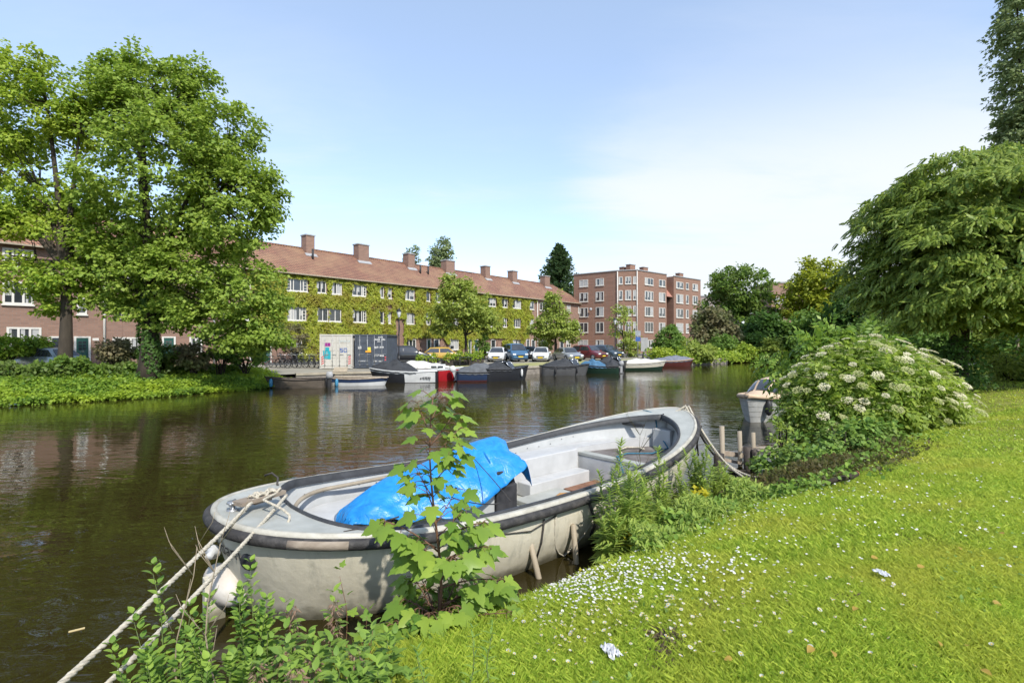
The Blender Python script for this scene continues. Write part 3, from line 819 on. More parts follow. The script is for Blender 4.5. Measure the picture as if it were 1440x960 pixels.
# ---------------------------------------------------------------- the creeper on the terrace
def climbing_vine():
    x0, x1 = fx(346), fx(756)
    n = 60000
    a = rng.uniform(x0, x1, n); z = rng.uniform(.7, EAVE - .05, n)
    keep = np.ones(n, bool)
    for (p, q, r, s_) in WINS:
        keep &= ~((a > p - .05) & (a < q + .05) & (z > r - .02) & (z < s_ + .1))
    q3 = np.stack([a, z, 0 * a], 1)
    nz = snoise(q3, .55) + .6 * snoise(q3, 1.7, 2)
    # full above the ground floor; patches below it, thin over the entrances
    low = z < 3.2
    keep &= np.where(low, nz > .25 + (3.2 - z) * .10, nz > -1.35)
    keep &= ~((a > fx(735)) & (nz < (a - fx(735)) / (x1 - fx(735)) * 1.5 - .6))
    keep &= ~((a > fx(555)) & (a < fx(567)) & (z < 5.5))
    keep &= ~((a < fx(362)) & (nz < .1))
    a, z, nz = a[keep], z[keep], nz[keep]; n = len(a)
    bulge = .14 + .10 * snoise(np.stack([a, z, 0 * a], 1), 2.3, 5) + .10 * snoise(np.stack([a, z, 0 * a], 1), 5.5, 8)
    y = -np.clip(bulge, .03, .5) - rng.uniform(0, .10, n)
    pos = np.stack([a, y, z], 1)
    nrm = np.stack([rng.normal(0, .5, n), -np.ones(n) * .9 - rng.random(n) * .4, rng.normal(.45, .4, n)], 1)
    fwd = np.stack([rng.normal(0, .6, n), -.25 - rng.random(n) * .3, -np.ones(n)], 1)
    V, F = scatter(LEAF4, pos, fwd, nrm, rng.uniform(.16, .30, n))
    t = empty('climbing_vine', FA, fang, 'yellow-green creeper covering the upper walls of the terrace', 'climbing plant')
    link_mesh('foliage', np_mesh('vine_leaves', V, F, M['vine_leaf']), t)
    mb = MB()
    for px_ in (392, 440, 487, 521, 560, 590, 625, 650, 680, 700, 716, 736):
        a0 = fx(px_); pa = [(a0 + .25 * math.sin(k * 1.3 + px_), -.03, .55 + k * .7) for k in range(12)]
        mb.tube(pa, [.035 - .002 * k for k in range(12)], 5)
    mb.build('stem', M['bark'], t)


# ---------------------------------------------------------------- the flats
def flats():
    t = empty('apartment_block', (0, 0, 0), 0, 'five-storey red brown brick flats with flat roof and angled bay, beyond the terrace', 'apartment block')
    C0 = Vector((18.4, 90.5)); uL = Vector((-.78, .62)).normalized(); uR = Vector((.75, .66)).normalized()
    A = C0 + uL * 8.9
    B1 = C0 + Vector((1.0, -.75)).normalized() * 0.6 + Vector((.2, -.55))
    # footprint: left facade, canted bay on the corner, canal facade in two pieces with a recess
    C1 = Vector((21.6, 89.6)); E1 = C1 + uR * 9.2; nin = Vector((-uR.y, uR.x))
    E2 = E1 + nin * 1.6; E3 = E2 + uR * 1.9; E4 = E1 + uR * 1.9 - nin * .3; E5 = E4 + uR * 9.8
    E6 = E5 + nin * 11; A2 = A + nin * 0 + Vector((6, 9))
    TOP = 14.9
    foot = [A, C0, C1, E1, E2, E3, E4, E5, E6, A2]
    body = MB()
    body.prism([(p.x, p.y) for p in foot], .5, TOP - .9)
    body.build('wall', M['brick_red'], t)
    par = MB(); par.prism([(p.x, p.y) for p in [A, C0, C1, E1, E2]], TOP - .896, TOP); 
    par.prism([(p.x, p.y) for p in [E2 + nin * .02, A2, A]], TOP - .896, TOP - .01)
    par.prism([(p.x, p.y) for p in [E3, E4, E5, E6]], TOP - .897, TOP - .15)
    par.build('parapet', M['brick_red'], t)
    cop = MB()
    def band(p, q, z, h=.14, off=.10):
        d_ = (q - p).normalized(); nn = Vector((d_.y, -d_.x)); ln = (q - p).length; c = (p + q) / 2
        cop.box((c.x + nn.x * (off - .1), c.y + nn.y * (off - .1), z + h / 2), (ln + .02, .26, h), math.atan2(d_.y, d_.x))
    for p, q, z in [(A, C0, TOP + .004), (C0, C1, TOP + .006), (C1, E1, TOP + .004), (E4, E5, TOP - .146), (E5, E6, TOP - .144)]: band(p, q, z)
    cop.build('coping', M['lead'], t)
    rows_z = [(1.5, 2.9), (4.25, 6.05), (7.1, 8.75), (9.85, 11.5), (12.6, 13.85)]
    def face(p, q, spans, fr=0):
        d_ = (q - p).normalized(); ang = math.atan2(d_.y, d_.x)
        Mx = Matrix.Translation((p.x, p.y, 0)) @ Matrix.Rotation(ang, 4, 'Z'); ln = (q - p).length
        for f0, f1, pn in spans:
            for r_ in rows_z: window(t, ln * f0, ln * f1, r_[0], r_[1], panes=pn, Mx=Mx, curtain=WRNG.random() * .9 + .15, th=.095)
    face(A, C0, [(.14, .34, 2), (.52, .70, 2)])
    bay = [C0, C1]
    face(C0, C1, [(.06, .26, 1), (.40, .70, 2), (.80, .95, 1)])
    face(C1, E1, [(.24, .52, 3), (.72, .94, 2)])
    face(E4, E5, [(.08, .33, 2), (.43, .53, 1), (.68, .88, 2)])
    # bay front, three-sided, standing proud of the canted corner
    d_ = (C1 - C0).normalized(); nn = Vector((d_.y, -d_.x))
    for q, lb in [(C0, 1), (C1, 1)]:
        z = Vector((q.x, q.y, 0)) + Vector((nn.x, nn.y, 0)) * .12
        MB().tube([(z.x, z.y, .6), (z.x, z.y, TOP - .1)], .10, 6).build('drainpipe', M['concrete_pale'], t)
    # tiled roof slope in the recess
    r0, r1, r2, r3 = E1 - nin * .1 + uR * .02, E4 + nin * .2 - uR * .02, E3 + nin * 1.2 - uR * .02, E2 + nin * 1.2 + uR * .02
    rf = MB(); rf.add([(r0.x, r0.y, 10.9), (r1.x, r1.y, 10.9), (r2.x, r2.y, 14.3), (r3.x, r3.y, 14.3)], [(0, 1, 2, 3)]); rf.build('roof_slope', M['pink_tiles'], t)
    # slope of tiles on the flank of the far piece
    ch = MB()
    for p, wd, h in [(C0 + Vector((1.6, 3)), 1.0, 1.0), (C1 + uR * 1.6 + nin * 2.5, 1.5, 1.3), (C1 + uR * 5.6 + nin * 2.5, 1.4, 1.2), (E4 + uR * 7 + nin * 3, 1.4, 1.2)]:
        c1 = MB().box((p.x, p.y, TOP + h / 2 - .4), (wd, .9, h + .8), math.atan2(uR.y, uR.x)).build('chimney', M['brick_red'], t)
        MB().box((p.x, p.y, TOP + h + .05), (wd + .16, 1.06, .1), math.atan2(uR.y, uR.x)).build('chimney_cap', M['lead'], c1)
    dm = C1 + uR * .5
    MB().lathe([(.02, 0), (.26, .02), (.28, .1), (.02, .14)], n=14).build('satellite_dish', M['lead'], t, (A + (C0 - A) * .42).to_3d() + Vector((-.2, -.35, 8.4))).rotation_euler = (R(75), 0, R(-20))
    return t


flats()


def far_block(label, px0, px1, D, ytop, m_, wins, dep=9):
    a, b = P(px0, 479, D), P(px1, 479, D); z1 = EYE - (ytop - HY) / FPX * D
    t = empty('apartment_building', (a.x, a.y, 0), 0, label, 'apartment building')
    ln = b.x - a.x
    MB().b2(0, ln, 0, dep, .4, z1).build('wall', m_, t)
    MB().b2(-.15, ln + .15, -.15, dep + .15, z1 + .004, z1 + .3).build('roof_edge', M['lead'], t)
    z = 2.0
    while z + 1.6 < z1:
        for w0, w1 in wins: window(t, ln * w0, ln * w1, z, z + 1.5, panes=2, th=.16, curtain=.9)
        z += 2.9
    return t


far_block('grey brown flats peeping out between the red flats and the trees', 972, 1024, 128, 417, M['brick_far'], [(.08, .24), (.34, .5), (.6, .75)])
far_block('pinkish brick flats half hidden behind the yellow-green tree', 1085, 1185, 112, 398, M['brick'], [(.05, .2), (.28, .4), (.5, .62), (.75, .9)])
climbing_vine()
PX = lambda px, D: (px - 720) / FPX * D
PZ = lambda py, D: EYE - (py - HY) / FPX * D


def bl(px, py, D, rx, rz, ry=None, dy=0.0):
    """Crown mass centred on photo column/row at depth D; radii in metres."""
    return (PX(px, D), D + dy, PZ(py, D), rx, ry or rx, rz)


# --- two tall trees on the near end of the far bank
D = 27.0; k = D / FPX
mt = make_tree('maple_tree', 'broad full-crowned green tree with ivy-dark trunk on the far bank', 'tree', (PX(208, D), D, .85), (PX(210, D), D, 5.0),
          [bl(232, 235, D, 3.9, 4.7), bl(215, 130, D, 2.4, 2.1), bl(150, 150, D, 1.7, 2.2), bl(310, 190, D, 2.1, 2.3), bl(325, 290, D, 2.7, 2.6), bl(345, 400, D, 2.1, 1.7), bl(360, 450, D, 1.3, .9), bl(180, 370, D, 2.6, 1.9),
           bl(140, 330, D, 1.7, 1.9), bl(265, 385, D, 2.6, 1.7), bl(300, 445, D, 1.9, 1.0), bl(150, 415, D, 1.4, .8), bl(370, 270, D, 1.0, 1.8), bl(375, 470, D, 1.2, .7), bl(335, 480, D, 1.2, .6), bl(195, 430, D, 1.3, .6), bl(245, 440, D, 1.5, .7), bl(275, 110, D, 1.0, 1.0), bl(175, 105, D, 1.0, 1.2)],
          M['maple_leaf'], M['bark'], .46, 1250, 70, .62, .17, 21, n_main=9, n_twig=110, gap=-.55, gscale=.9, tpl=LEAF_WIDE, fill=.45)
gv = np.random.default_rng(207); n = 3800; a = gv.uniform(0, 6.28, n); z = 4.9 * gv.random(n) ** .9; kk = snoise(np.stack([np.cos(a) * 2, np.sin(a) * 2, z], 1), 1.3, 4) > -.25; a, z = a[kk], z[kk]; n = len(a)
rr_ = .50 - .05 * z + gv.uniform(.0, .16, n); pos = np.stack([np.cos(a) * rr_ + .05, np.sin(a) * rr_, z], 1)
V, F = scatter(LEAF_WIDE, pos, np.stack([gv.normal(0, .5, n), gv.normal(0, .5, n), -np.ones(n)], 1), np.stack([np.cos(a), np.sin(a), .5 + 0 * a], 1) + gv.normal(0, .35, (n, 3)), gv.uniform(.09, .17, n)); link_mesh('trunk_ivy', np_mesh('trunk_ivy', V, F, M['dark_leaf']), mt)
D = 26.0
make_tree('tall_tree', 'tall open tree with bare visible limbs at the photo edge', 'tree', (PX(90, D), D, .85), (PX(92, D), D, 6.5),
          [bl(22, 105, D, 2.0, 1.5), bl(70, 150, D, 1.9, 1.6), bl(110, 170, D, 1.0, 1.5), bl(15, 190, D, 2.0, 1.3), bl(70, 260, D, 2.0, 1.6), bl(20, 300, D, 1.8, 1.2), bl(35, 385, D, 1.9, 1.1), bl(95, 390, D, 1.4, .8), bl(75, 430, D, 1.0, .5), bl(-40, 220, D, 2.5, 4), bl(-40, 390, D, 2, 1.4), bl(85, 320, D, 1.6, 1.3)],
          M['acer_leaf'], M['bark_pale'], .30, 680, 60, .55, .16, 33, n_main=10, n_twig=140, gap=-.5, gscale=.7, fill=.35, tpl=LEAF_WIDE)
# --- street trees before the houses
D = 60.0
make_tree('street_tree', 'young spreading street tree before the creeper, beside the yellow car', 'tree', (PX(655, D), D, .6), (PX(654, D), D, 3.6),
          [bl(652, 430, D, 3.3, 2.8), bl(640, 402, D, 1.6, 1.5), bl(680, 450, D, 1.9, 1.7), bl(622, 452, D, 1.6, 1.4)], M['street_leaf'], M['bark_pale'], .20, 330, 30, .6, .34, 41, gap=-.7, gscale=.6, fill=.3)
D = 60.0
make_tree('street_tree', 'slim young street tree standing behind the silver car', 'tree', (PX(781, D), D, .6), (PX(780, D), D, 3.8),
          [bl(780, 455, D, 2.2, 2.3), bl(778, 425, D, 1.1, 1.7), bl(800, 465, D, 1.3, 1.2), bl(758, 462, D, 1.3, 1.2)], M['street_leaf'], M['bark_pale'], .19, 210, 28, .55, .32, 42, gap=-.45, gscale=.6, fill=.3)
D = 66.0
make_tree('street_tree', 'thin sparse sapling before the red brick flats beside a lamp post', 'tree', (PX(876, D), D, .6), (PX(876, D), D, 3.6),
          [bl(876, 455, D, 1.7, 2.2), bl(874, 438, D, 1.0, 1.2), bl(886, 474, D, 1.3, 1.0)], M['street_leaf'], M['bark_pale'], .10, 120, 20, .5, .28, 43, gap=-.3, gscale=.7, fill=.2)
D = 60
make_bush('round_shrub', 'dark green leafy shrub between the parked cars and a house door', 'shrub', (PX(681, D), D, .6), [bl(681, 484, D, .75, 1.3)], M['mid_leaf'], 40, 26, .35, .22, 51)
D = 60
make_bush('tall_shrub', 'big bushy green shrub on the quay before the red brick flats', 'shrub', (PX(941, D), D, .6), [bl(941, 478, D, 1.6, 1.7), bl(938, 490, D, 1.8, 1.1), bl(944, 465, D, .8, .7)], M['mid_leaf'], 150, 30, .45, .26, 52)
D = 68
make_bush('low_shrub', 'low green shrub under the thin sapling by the flats', 'shrub', (PX(886, D), D, .6), [bl(886, 488, D, 1.6, 1.0)], M['street_leaf'], 50, 26, .4, .26, 53)
D = 64
make_bush('low_shrub', 'low green shrub under the slim street tree behind the silver car', 'shrub', (PX(768, D), D, .6), [bl(768, 487, D, .8, 1.0)], M['street_leaf'], 36, 22, .35, .24, 54)
# --- beyond the roofs
D = 118.0
g = np.random.default_rng(61); pos = []; fw = []
for i in range(700):
    h = g.random() ** .8; z = 4 + h * 19.5; rad = 8.6 * (1 - h) ** .85 + .2; a = g.uniform(0, 2 * math.pi)
    L_ = rad * g.uniform(.6, 1.25)
    for q in range(16):
        t_ = (q + 1) / 16 * 1.0; pos.append((math.cos(a) * L_ * t_, math.sin(a) * L_ * t_, z + .9 * t_ * t_ * (1 if h > .3 else .4) - .5 * t_ + g.normal(0, .18))); fw.append((math.cos(a + g.normal(0, .6)), math.sin(a + g.normal(0, .6)), g.normal(.25, .35)))
pos = np.array(pos); fw = np.array(fw); nr = np.stack([g.normal(0, .5, len(pos)), g.normal(0, .5, len(pos)), np.ones(len(pos))], 1)
V, F = scatter(LEAF4, pos, fw, nr, g.uniform(.5, 1.0, len(pos)))
t = empty('conifer_tree', (PX(786, D), D, .5), 0, 'dark pointed conifer rising behind the hipped end of the terrace roof', 'tree')
link_mesh('crown', np_mesh('conifer_needles', V, F, M['conifer_leaf']), t)
MB().tube([(0, 0, 0), (0, 0, 12), (0, 0, 23)], [.45, .3, .05], 8).build('trunk', M['bark'], t)
for (px_, D, y0, y1, rx, sd_, lb) in [(580, 120, 348, 400, 1.7, 62, 'small poplar top showing over the ridge beside a chimney'), (621, 120, 335, 400, 2.5, 63, 'taller pointed poplar top showing over the terrace ridge')]:
    make_tree('poplar_tree', lb, 'tree', (PX(px_, D), D, .5), (PX(px_, D), D, 12), [bl(px_, (y0 + 379) / 2 + 4, D, rx, (379 - y0) * D / FPX * .62), bl(px_ + 3, y0 + 12, D, rx * .5, 2.6), bl(px_ - 5, y0 + 30, D, rx * .9, 3)], M['grey_leaf'], M['bark_pale'], .3, 130, 26, .8, .5, sd_, gap=-.7, gscale=.4, n_twig=20)
# --- trees round the end of the canal
for args in [
    ('rounded_tree', 'large rounded mid-green tree at the far end of the canal', 1040, 84, [(1040, 405, 4.9, 3.9), (1018, 425, 3.6, 3.4), (1062, 440, 3.8, 4.2), (1040, 455, 4.6, 4.0), (1035, 388, 3.0, 2.0)], 'hedge_leaf', 420, 71),
    ('yellow_tree', 'bright yellow-green tree beyond the flowering elder bush', 1150, 78, [(1150, 400, 4.6, 3.6), (1125, 420, 3.2, 3.2), (1180, 420, 3.6, 4.0), (1150, 440, 4.6, 3.4), (1152, 378, 2.8, 2.0)], 'yellow_leaf', 420, 72),
    ('bushy_tree', 'brownish sparse small tree beside the red flats across the water', 1004, 72, [(1004, 458, 2.6, 2.5), (990, 472, 2.0, 1.8), (1018, 470, 2.0, 1.8)], 'red_leaf', 190, 73),
    ('bushy_tree', 'dark green bushy tree low at the canal end beneath the rounded tree', 1072, 74, [(1072, 462, 2.5, 2.5), (1052, 472, 2.2, 1.9), (1092, 466, 2.2, 2.2)], 'dark_leaf', 190, 74),
    ('bushy_tree', 'mid-green bushy tree below the bright yellow-green tree', 1130, 72, [(1132, 462, 2.8, 2.7), (1112, 472, 2.2, 2.0), (1158, 466, 2.6, 2.4)], 'mid_leaf', 210, 75),
    ('leafy_tree', 'dark leafy tree filling the gap beside the drooping tree, past the yellow one', 1205, 66, [(1205, 440, 3.4, 3.6), (1225, 455, 3.4, 2.8), (1190, 470, 2.6, 2.0)], 'dark_leaf', 240, 76)]:
    nm, lb, px_, D, bs_, lm, nc_, sd_ = args
    make_tree(nm, lb, 'tree', (PX(px_, D), D, .6), (PX(px_, D), D, 3.2), [bl(a, b, D, c_, d_) for a, b, c_, d_ in bs_], M[lm], M['bark'], .25, nc_, 34, .95, .48, sd_, gap=-1.1, gscale=.35, n_twig=24)
for px_, py_, D, rx, rz, lm, sd_, lb in [(1087, 490, 66, 1.0, 1.5, 'street_leaf', 81, 'pale upright bush at the waterside where the canal ends'), (985, 494, 60, 1.6, .9, 'street_leaf', 82, 'low bright bush on the far shore beside the covered maroon boat'),
                                         (1040, 494, 68, 2.6, 1.0, 'acer_leaf', 83, 'wide bright low bush along the far shore under the rounded tree'), (1062, 484, 70, 1.6, 1.6, 'mid_leaf', 84, 'round green bush on the far shore behind the pale upright bush'), (1018, 486, 67, 1.8, 1.4, 'mid_leaf', 85, 'round green bush on the far shore below the brownish tree'), (965, 488, 66, 1.5, 1.3, 'street_leaf', 86, 'ragged green bush against the corner of the red flats')]:
    make_bush('waterside_bush', lb, 'bush', (PX(px_, D), D, .45), [bl(px_, py_, D, rx, rz)], M[lm], 70, 30, .5, .32, sd_)
# low growth along the far shore
pl = resample([(17, 56.2), (20, 58.6), (34, 68.7), (60, 86)], 400); g = np.random.default_rng(91); n = 15000
ii = g.integers(0, 400, n); e_ = g.uniform(-.7, 3.5, n); px3 = np.array([(p.x, p.y) for p in pl])[ii]
pos = np.stack([px3[:, 0] - .6 * e_ + g.normal(0, .15, n), px3[:, 1] + .8 * e_, np.clip(.1 + .5 * (e_ + .7), 0, .7) + g.uniform(0, .8, n) * (1 + .5 * np.sin(ii * .11) + .3 * np.sin(ii * .37))], 1)
V, F = scatter(LEAF4, pos, g.normal(0, 1, (n, 3)) + [0, 0, .6], g.normal(0, .5, (n, 3)) + [0, -.3, 1], g.uniform(.22, .42, n))
tag(link_mesh('shore_growth', np_mesh('shore_growth', V, F, M['acer_leaf'])), 'rank green growth along the far shore', 'undergrowth', kind='stuff')

# --- the drooping tree on the lawn
D = 18.5
t = empty('drooping_tree', (16.2, 19.0, 1.15), 0, 'big dark tree with drooping feathered leaves overhanging the lawn', 'tree')
bx, by, bz = 16.2, 19.0, 1.15
blobs = [(19.6, 19.5, 6.4, 6.0, 5.0, 3.2), (15.8, 18.6, 5.9, 2.5, 3.0, 1.9), (17.3, 19.2, 8.0, 3.3, 3.6, 1.8), (16.1, 18.6, 7.0, 2.0, 2.4, 1.3), (15.0, 18.4, 4.7, 1.6, 2.2, 1.0), (19.5, 18, 8.5, 3.5, 3, 1.6), (16.5, 17.0, 4.7, 2.4, 1.9, .9), (16.4, 18.0, 3.9, 1.9, 1.3, .7), (18.2, 17.4, 4.0, 2.0, 1.3, .8), (21, 17.5, 6.4, 3, 3, 2.4)]
g = np.random.default_rng(5)
# tiers of flat sprays, each sloping outwards and down, with dark gaps between
c, out_ = blob_points([(a - bx, b - by, c_ - bz, d_, e_, f_) for a, b, c_, d_, e_, f_ in blobs], 500, 5, .70, -1.4, .55, g)
per = 92; ci = np.repeat(np.arange(len(c)), per); n = len(ci)
hd = out_.copy(); hd[:, 2] = 0; hd = unit(hd + g.normal(0, .25, hd.shape) * [1, 1, 0])
tilt = g.uniform(.12, .55, len(c))[:, None]
uo = unit(hd * 1.0 - tilt * np.array([[0, 0, 1.]])); sv = np.stack([-hd[:, 1], hd[:, 0], 0 * hd[:, 0]], 1)
rad = g.uniform(.7, 1.35, len(c))[ci]
q1 = g.uniform(-.8, 1.0, n); q2 = g.normal(0, .42, n) * (1.15 - .55 * np.clip(q1, 0, 1))
pos = c[ci] + uo[ci] * (q1 * rad)[:, None] + sv[ci] * (q2 * rad)[:, None]
pos[:, 2] += -.22 * rad * q2 ** 2 - .18 * rad * np.clip(q1, 0, 1) ** 2 + g.normal(0, .07, n)
fw = uo[ci] * .75 + sv[ci] * (q2 * 1.1)[:, None] + g.normal(0, .42, (n, 3)); fw[:, 2] -= .0 + .40 * g.random(n)
nr = np.tile([0, 0, 1.], (n, 1)) + hd[ci] * .4 + g.normal(0, .22, (n, 3))
V, F = scatter(FROND, pos, fw, nr, g.uniform(.20, .36, n))
link_mesh('crown', np_mesh('drooping_leaves', V, F, M['wing_leaf']), t)
mb = MB(); mb.tube([(0, 0, -.2), (.1, 0, 1.0), (.3, .1, 2.2)], [.42, .32, .28], 10)
rnd = random.Random(5); limbs(mb, Vector((0, 0, 0)), (.3, .1, 2.2), [tuple(c[i]) for i in rnd.sample(range(len(c)), 110)], .3, rnd, 9, .5)
mb.build('trunk', M['bark'], t)
D = 46
make_tree('tall_poplar', 'very tall narrow grey-green poplar behind the drooping tree', 'tree', (PX(1442, D), D, 1.0), (PX(1442, D), D, 14),
          [bl(1438, 40, D, 2.3, 3.0), bl(1445, 0, D, 2.4, 4), bl(1440, 90, D, 2.4, 3.0), bl(1440, 140, D, 2.3, 3.0), bl(1428, 175, D, 1.6, 1.4), bl(1450, 190, D, 3, 3), bl(1445, -50, D, 2.2, 4), bl(1450, 260, D, 3.4, 5)], M['grey_leaf'], M['bark_pale'], .5, 620, 34, .7, .32, 95, gap=-1.0, gscale=.6, n_twig=30)
# shrubs behind and under it
for px_, py_, D, rx, rz, lm, sd_, lb, nc_ in [(1342, 518, 18.0, 1.05, 1.15, 'dark_leaf', 101, 'dark shaded holly-like bush at the foot of the drooping tree', 90), (1420, 514, 21, .85, .5, 'street_leaf', 102, 'neat low rounded bush on the lawn in the sun', 70), (1462, 540, 20, .5, .7, 'hedge_leaf', 103, 'small dark bush cut by the photo edge on the lawn', 40),
                                              (1300, 482, 34, 2.2, 1.4, 'mid_leaf', 104, 'hedge-like shrub beyond the elder blossom', 110), (1360, 474, 37, 2.2, 1.5, 'red_leaf', 105, 'pale twiggy shrub with creamy bloom beyond the lawn', 110), (1415, 478, 33, 2.2, 1.5, 'street_leaf', 106, 'leafy shrub at the back of the lawn beside a pale stake', 110), (1470, 480, 30, 2.0, 1.8, 'mid_leaf', 107, 'green shrub at the back of the lawn near the photo edge', 90), (1250, 478, 36, 2.0, 1.6, 'hedge_leaf', 108, 'dark shrub across the water seen just over the elder', 90), (1395, 455, 44, 5.5, 2.8, 'mid_leaf', 109, 'wide thicket closing the view under the drooping tree', 240), (1500, 450, 42, 5, 3, 'mid_leaf', 110, 'thicket behind the low rounded bush', 160), (1290, 455, 46, 4.5, 2.8, 'hedge_leaf', 111, 'tall dark thicket beyond the elder and the water', 200)]:
    D = D; z = 1.0 if D < 26 else .9
    make_bush('garden_bush', lb, 'bush', (PX(px_, D), D, z), [bl(px_, py_, D, rx, rz)], M[lm], nc_, 30, .32 if D < 25 else .6, .13 if D < 25 else .26, sd_)
D = 31
o = MB().tube([P(1431, 502, D) - Vector((0, 0, .3)), P(1430, 462, D)], .09, 7).build('wooden_stake', M['wood_tan']); tag(o, 'pale round wooden stake at the back of the lawn', 'post')

# --- ground cover and hedge on the sloping bank
g = np.random.default_rng(71); n = 62000
blx = np.array([(p.x, p.y) for p in resample([(-34, 12.5), (-21.7, 22), (-17.9, 25.2), (-14.6, 30.4), (-14.2, 33.2)], 500)])
tn = np.gradient(blx, axis=0); tn /= np.linalg.norm(tn, axis=1, keepdims=True); nl = np.stack([-tn[:, 1], tn[:, 0]], 1)
ii = g.integers(0, 500, n); e_ = g.uniform(-.75, 2.8, n)
lum = .5 + .5 * snoise(np.stack([blx[ii, 0] + nl[ii, 0] * e_, blx[ii, 1] + nl[ii, 1] * e_, 0 * e_], 1), 1.9, 3)
z = np.array([bank_prof(x) for x in e_]); z = np.maximum(z, 0.0) + g.random(n) * (.12 + .34 * lum) + np.where(e_ < .1, .05, 0)
xy = blx[ii] + nl[ii] * e_[:, None] + g.normal(0, .05, (n, 2))
nr = np.stack([-nl[ii, 0] * .4, -nl[ii, 1] * .4, np.ones(n)], 1) + g.normal(0, .45, (n, 3)); fw = g.normal(0, 1, (n, 3)); fw[:, :2] -= nl[ii] * .7; fw[:, 2] -= .3
V, F = scatter(LEAF_WIDE, np.stack([xy[:, 0], xy[:, 1], z], 1), fw, nr, g.uniform(.075, .15, n))
tag(link_mesh('ground_cover', np_mesh('ground_cover', V, F, M['ivy_leaf'])), 'ivy-like green cover on the sloping bank down to the water', 'ground cover', kind='stuff')
n = 26000; ii = g.integers(0, 470, n); e_ = g.normal(3.1, .45, n)
hh = .72 + .22 * np.sin(ii * .045 + 1) + .16 * np.sin(ii * .13) + .1 * np.sin(ii * .41); hh = np.where(ii > 380, hh * np.clip((470 - ii) / 90, .3, 1), hh)
z = .85 + g.random(n) ** .7 * hh; xy = blx[ii] + nl[ii] * e_[:, None]
V, F = scatter(LEAF4, np.stack([xy[:, 0], xy[:, 1], z], 1), g.normal(0, 1, (n, 3)) + [.2, -.3, .1], g.normal(0, .5, (n, 3)) + [.2, -.3, .8], g.uniform(.12, .24, n))
t = empty('wild_hedge', (0, 0, 0), 0, 'loose untrimmed hedge along the top of the bank below the big trees', 'hedge')
link_mesh('foliage', np_mesh('hedge_leaves', V, F, M['hedge_leaf']), t)
mb = MB()
for q in range(0, 470, 9):
    x, y = blx[q] + nl[q] * 3.1; mb.tube([(x, y, .7), (x + .05, y, 1.1), (x - .05, y, 1.45)], [.03, .02, .01], 4)
mb.build('stem', M['bark'], t)
for px_, D, py_, rx, rz, lm, sd_, lb in [(272, 29, 500, 1.0, .6, 'red_leaf', 121, 'reddish-brown bush at the end of the wild hedge'), (310, 30, 480, 1.4, .95, 'mid_leaf', 122, 'dark green bush under the broad tree beside the bicycles'), (10, 31, 489, .9, .75, 'ivy_leaf', 123, 'clipped round green bush in front of the lowest window, nearest the photo edge'), (47, 32, 486, .8, .6, 'ivy_leaf', 124, 'clipped round green bush between the parked car and the wide window'),
                                         (225, 28.5, 497, 1.0, .6, 'hedge_leaf', 125, 'green bush before the green door at the broad tree foot'), (345, 31, 496, 1.2, .8, 'mid_leaf', 126, 'green bush behind the dark rowing boat at the hedge end'), (165, 28, 492, .9, .6, 'red_leaf', 127, 'thin brownish bush before the small-paned window'), (415, 50, 475, 1.2, 1.8, 'red_leaf', 128, 'rusty-brown creeper bush beside the white curtained window')]:
    make_bush('street_bush', lb, 'bush', (PX(px_, D), D, .9 if px_ < 350 else .6), [bl(px_, py_, D, rx, rz)], M[lm], 60, 30, .3, .19, sd_)
# ---------------------------------------------------------------- cars
def paint(name, col, metal=0.0): return mat(name, col, 0.3, 0.03, metal=metal, spec=.5, clear=.6)


M['tyre'] = mat('tyre', (0.02, 0.02, 0.02), 0.8); M['lamp_glass'] = mat('lamp_glass', (0.65, 0.66, 0.66), 0.12, 0.1, spec=.8)
M['red_lamp'] = mat('red_lamp', (0.35, 0.02, 0.02), 0.2); M['plate'] = mat('yellow_plate', (0.7, 0.5, 0.04), 0.5, 0.05); M['grille'] = mat('grille', (0.015, 0.015, 0.017), 0.4)
CAR = {   # length, width, height, then roofline stations x (from nose, fraction), bonnet height, windscreen base, roof start, roof end, tail
    'hatch': (3.9, 1.70, 1.48, .22, .36, .78, .96, .62), 'van': (4.5, 1.82, 1.85, .16, .30, .96, .99, .60), 'estate': (4.6, 1.8, 1.46, .26, .42, .84, .98, .60), 'suv': (4.5, 1.85, 1.64, .24, .38, .84, .97, .62), 'sedan': (4.5, 1.78, 1.43, .27, .42, .72, .88, .61)}


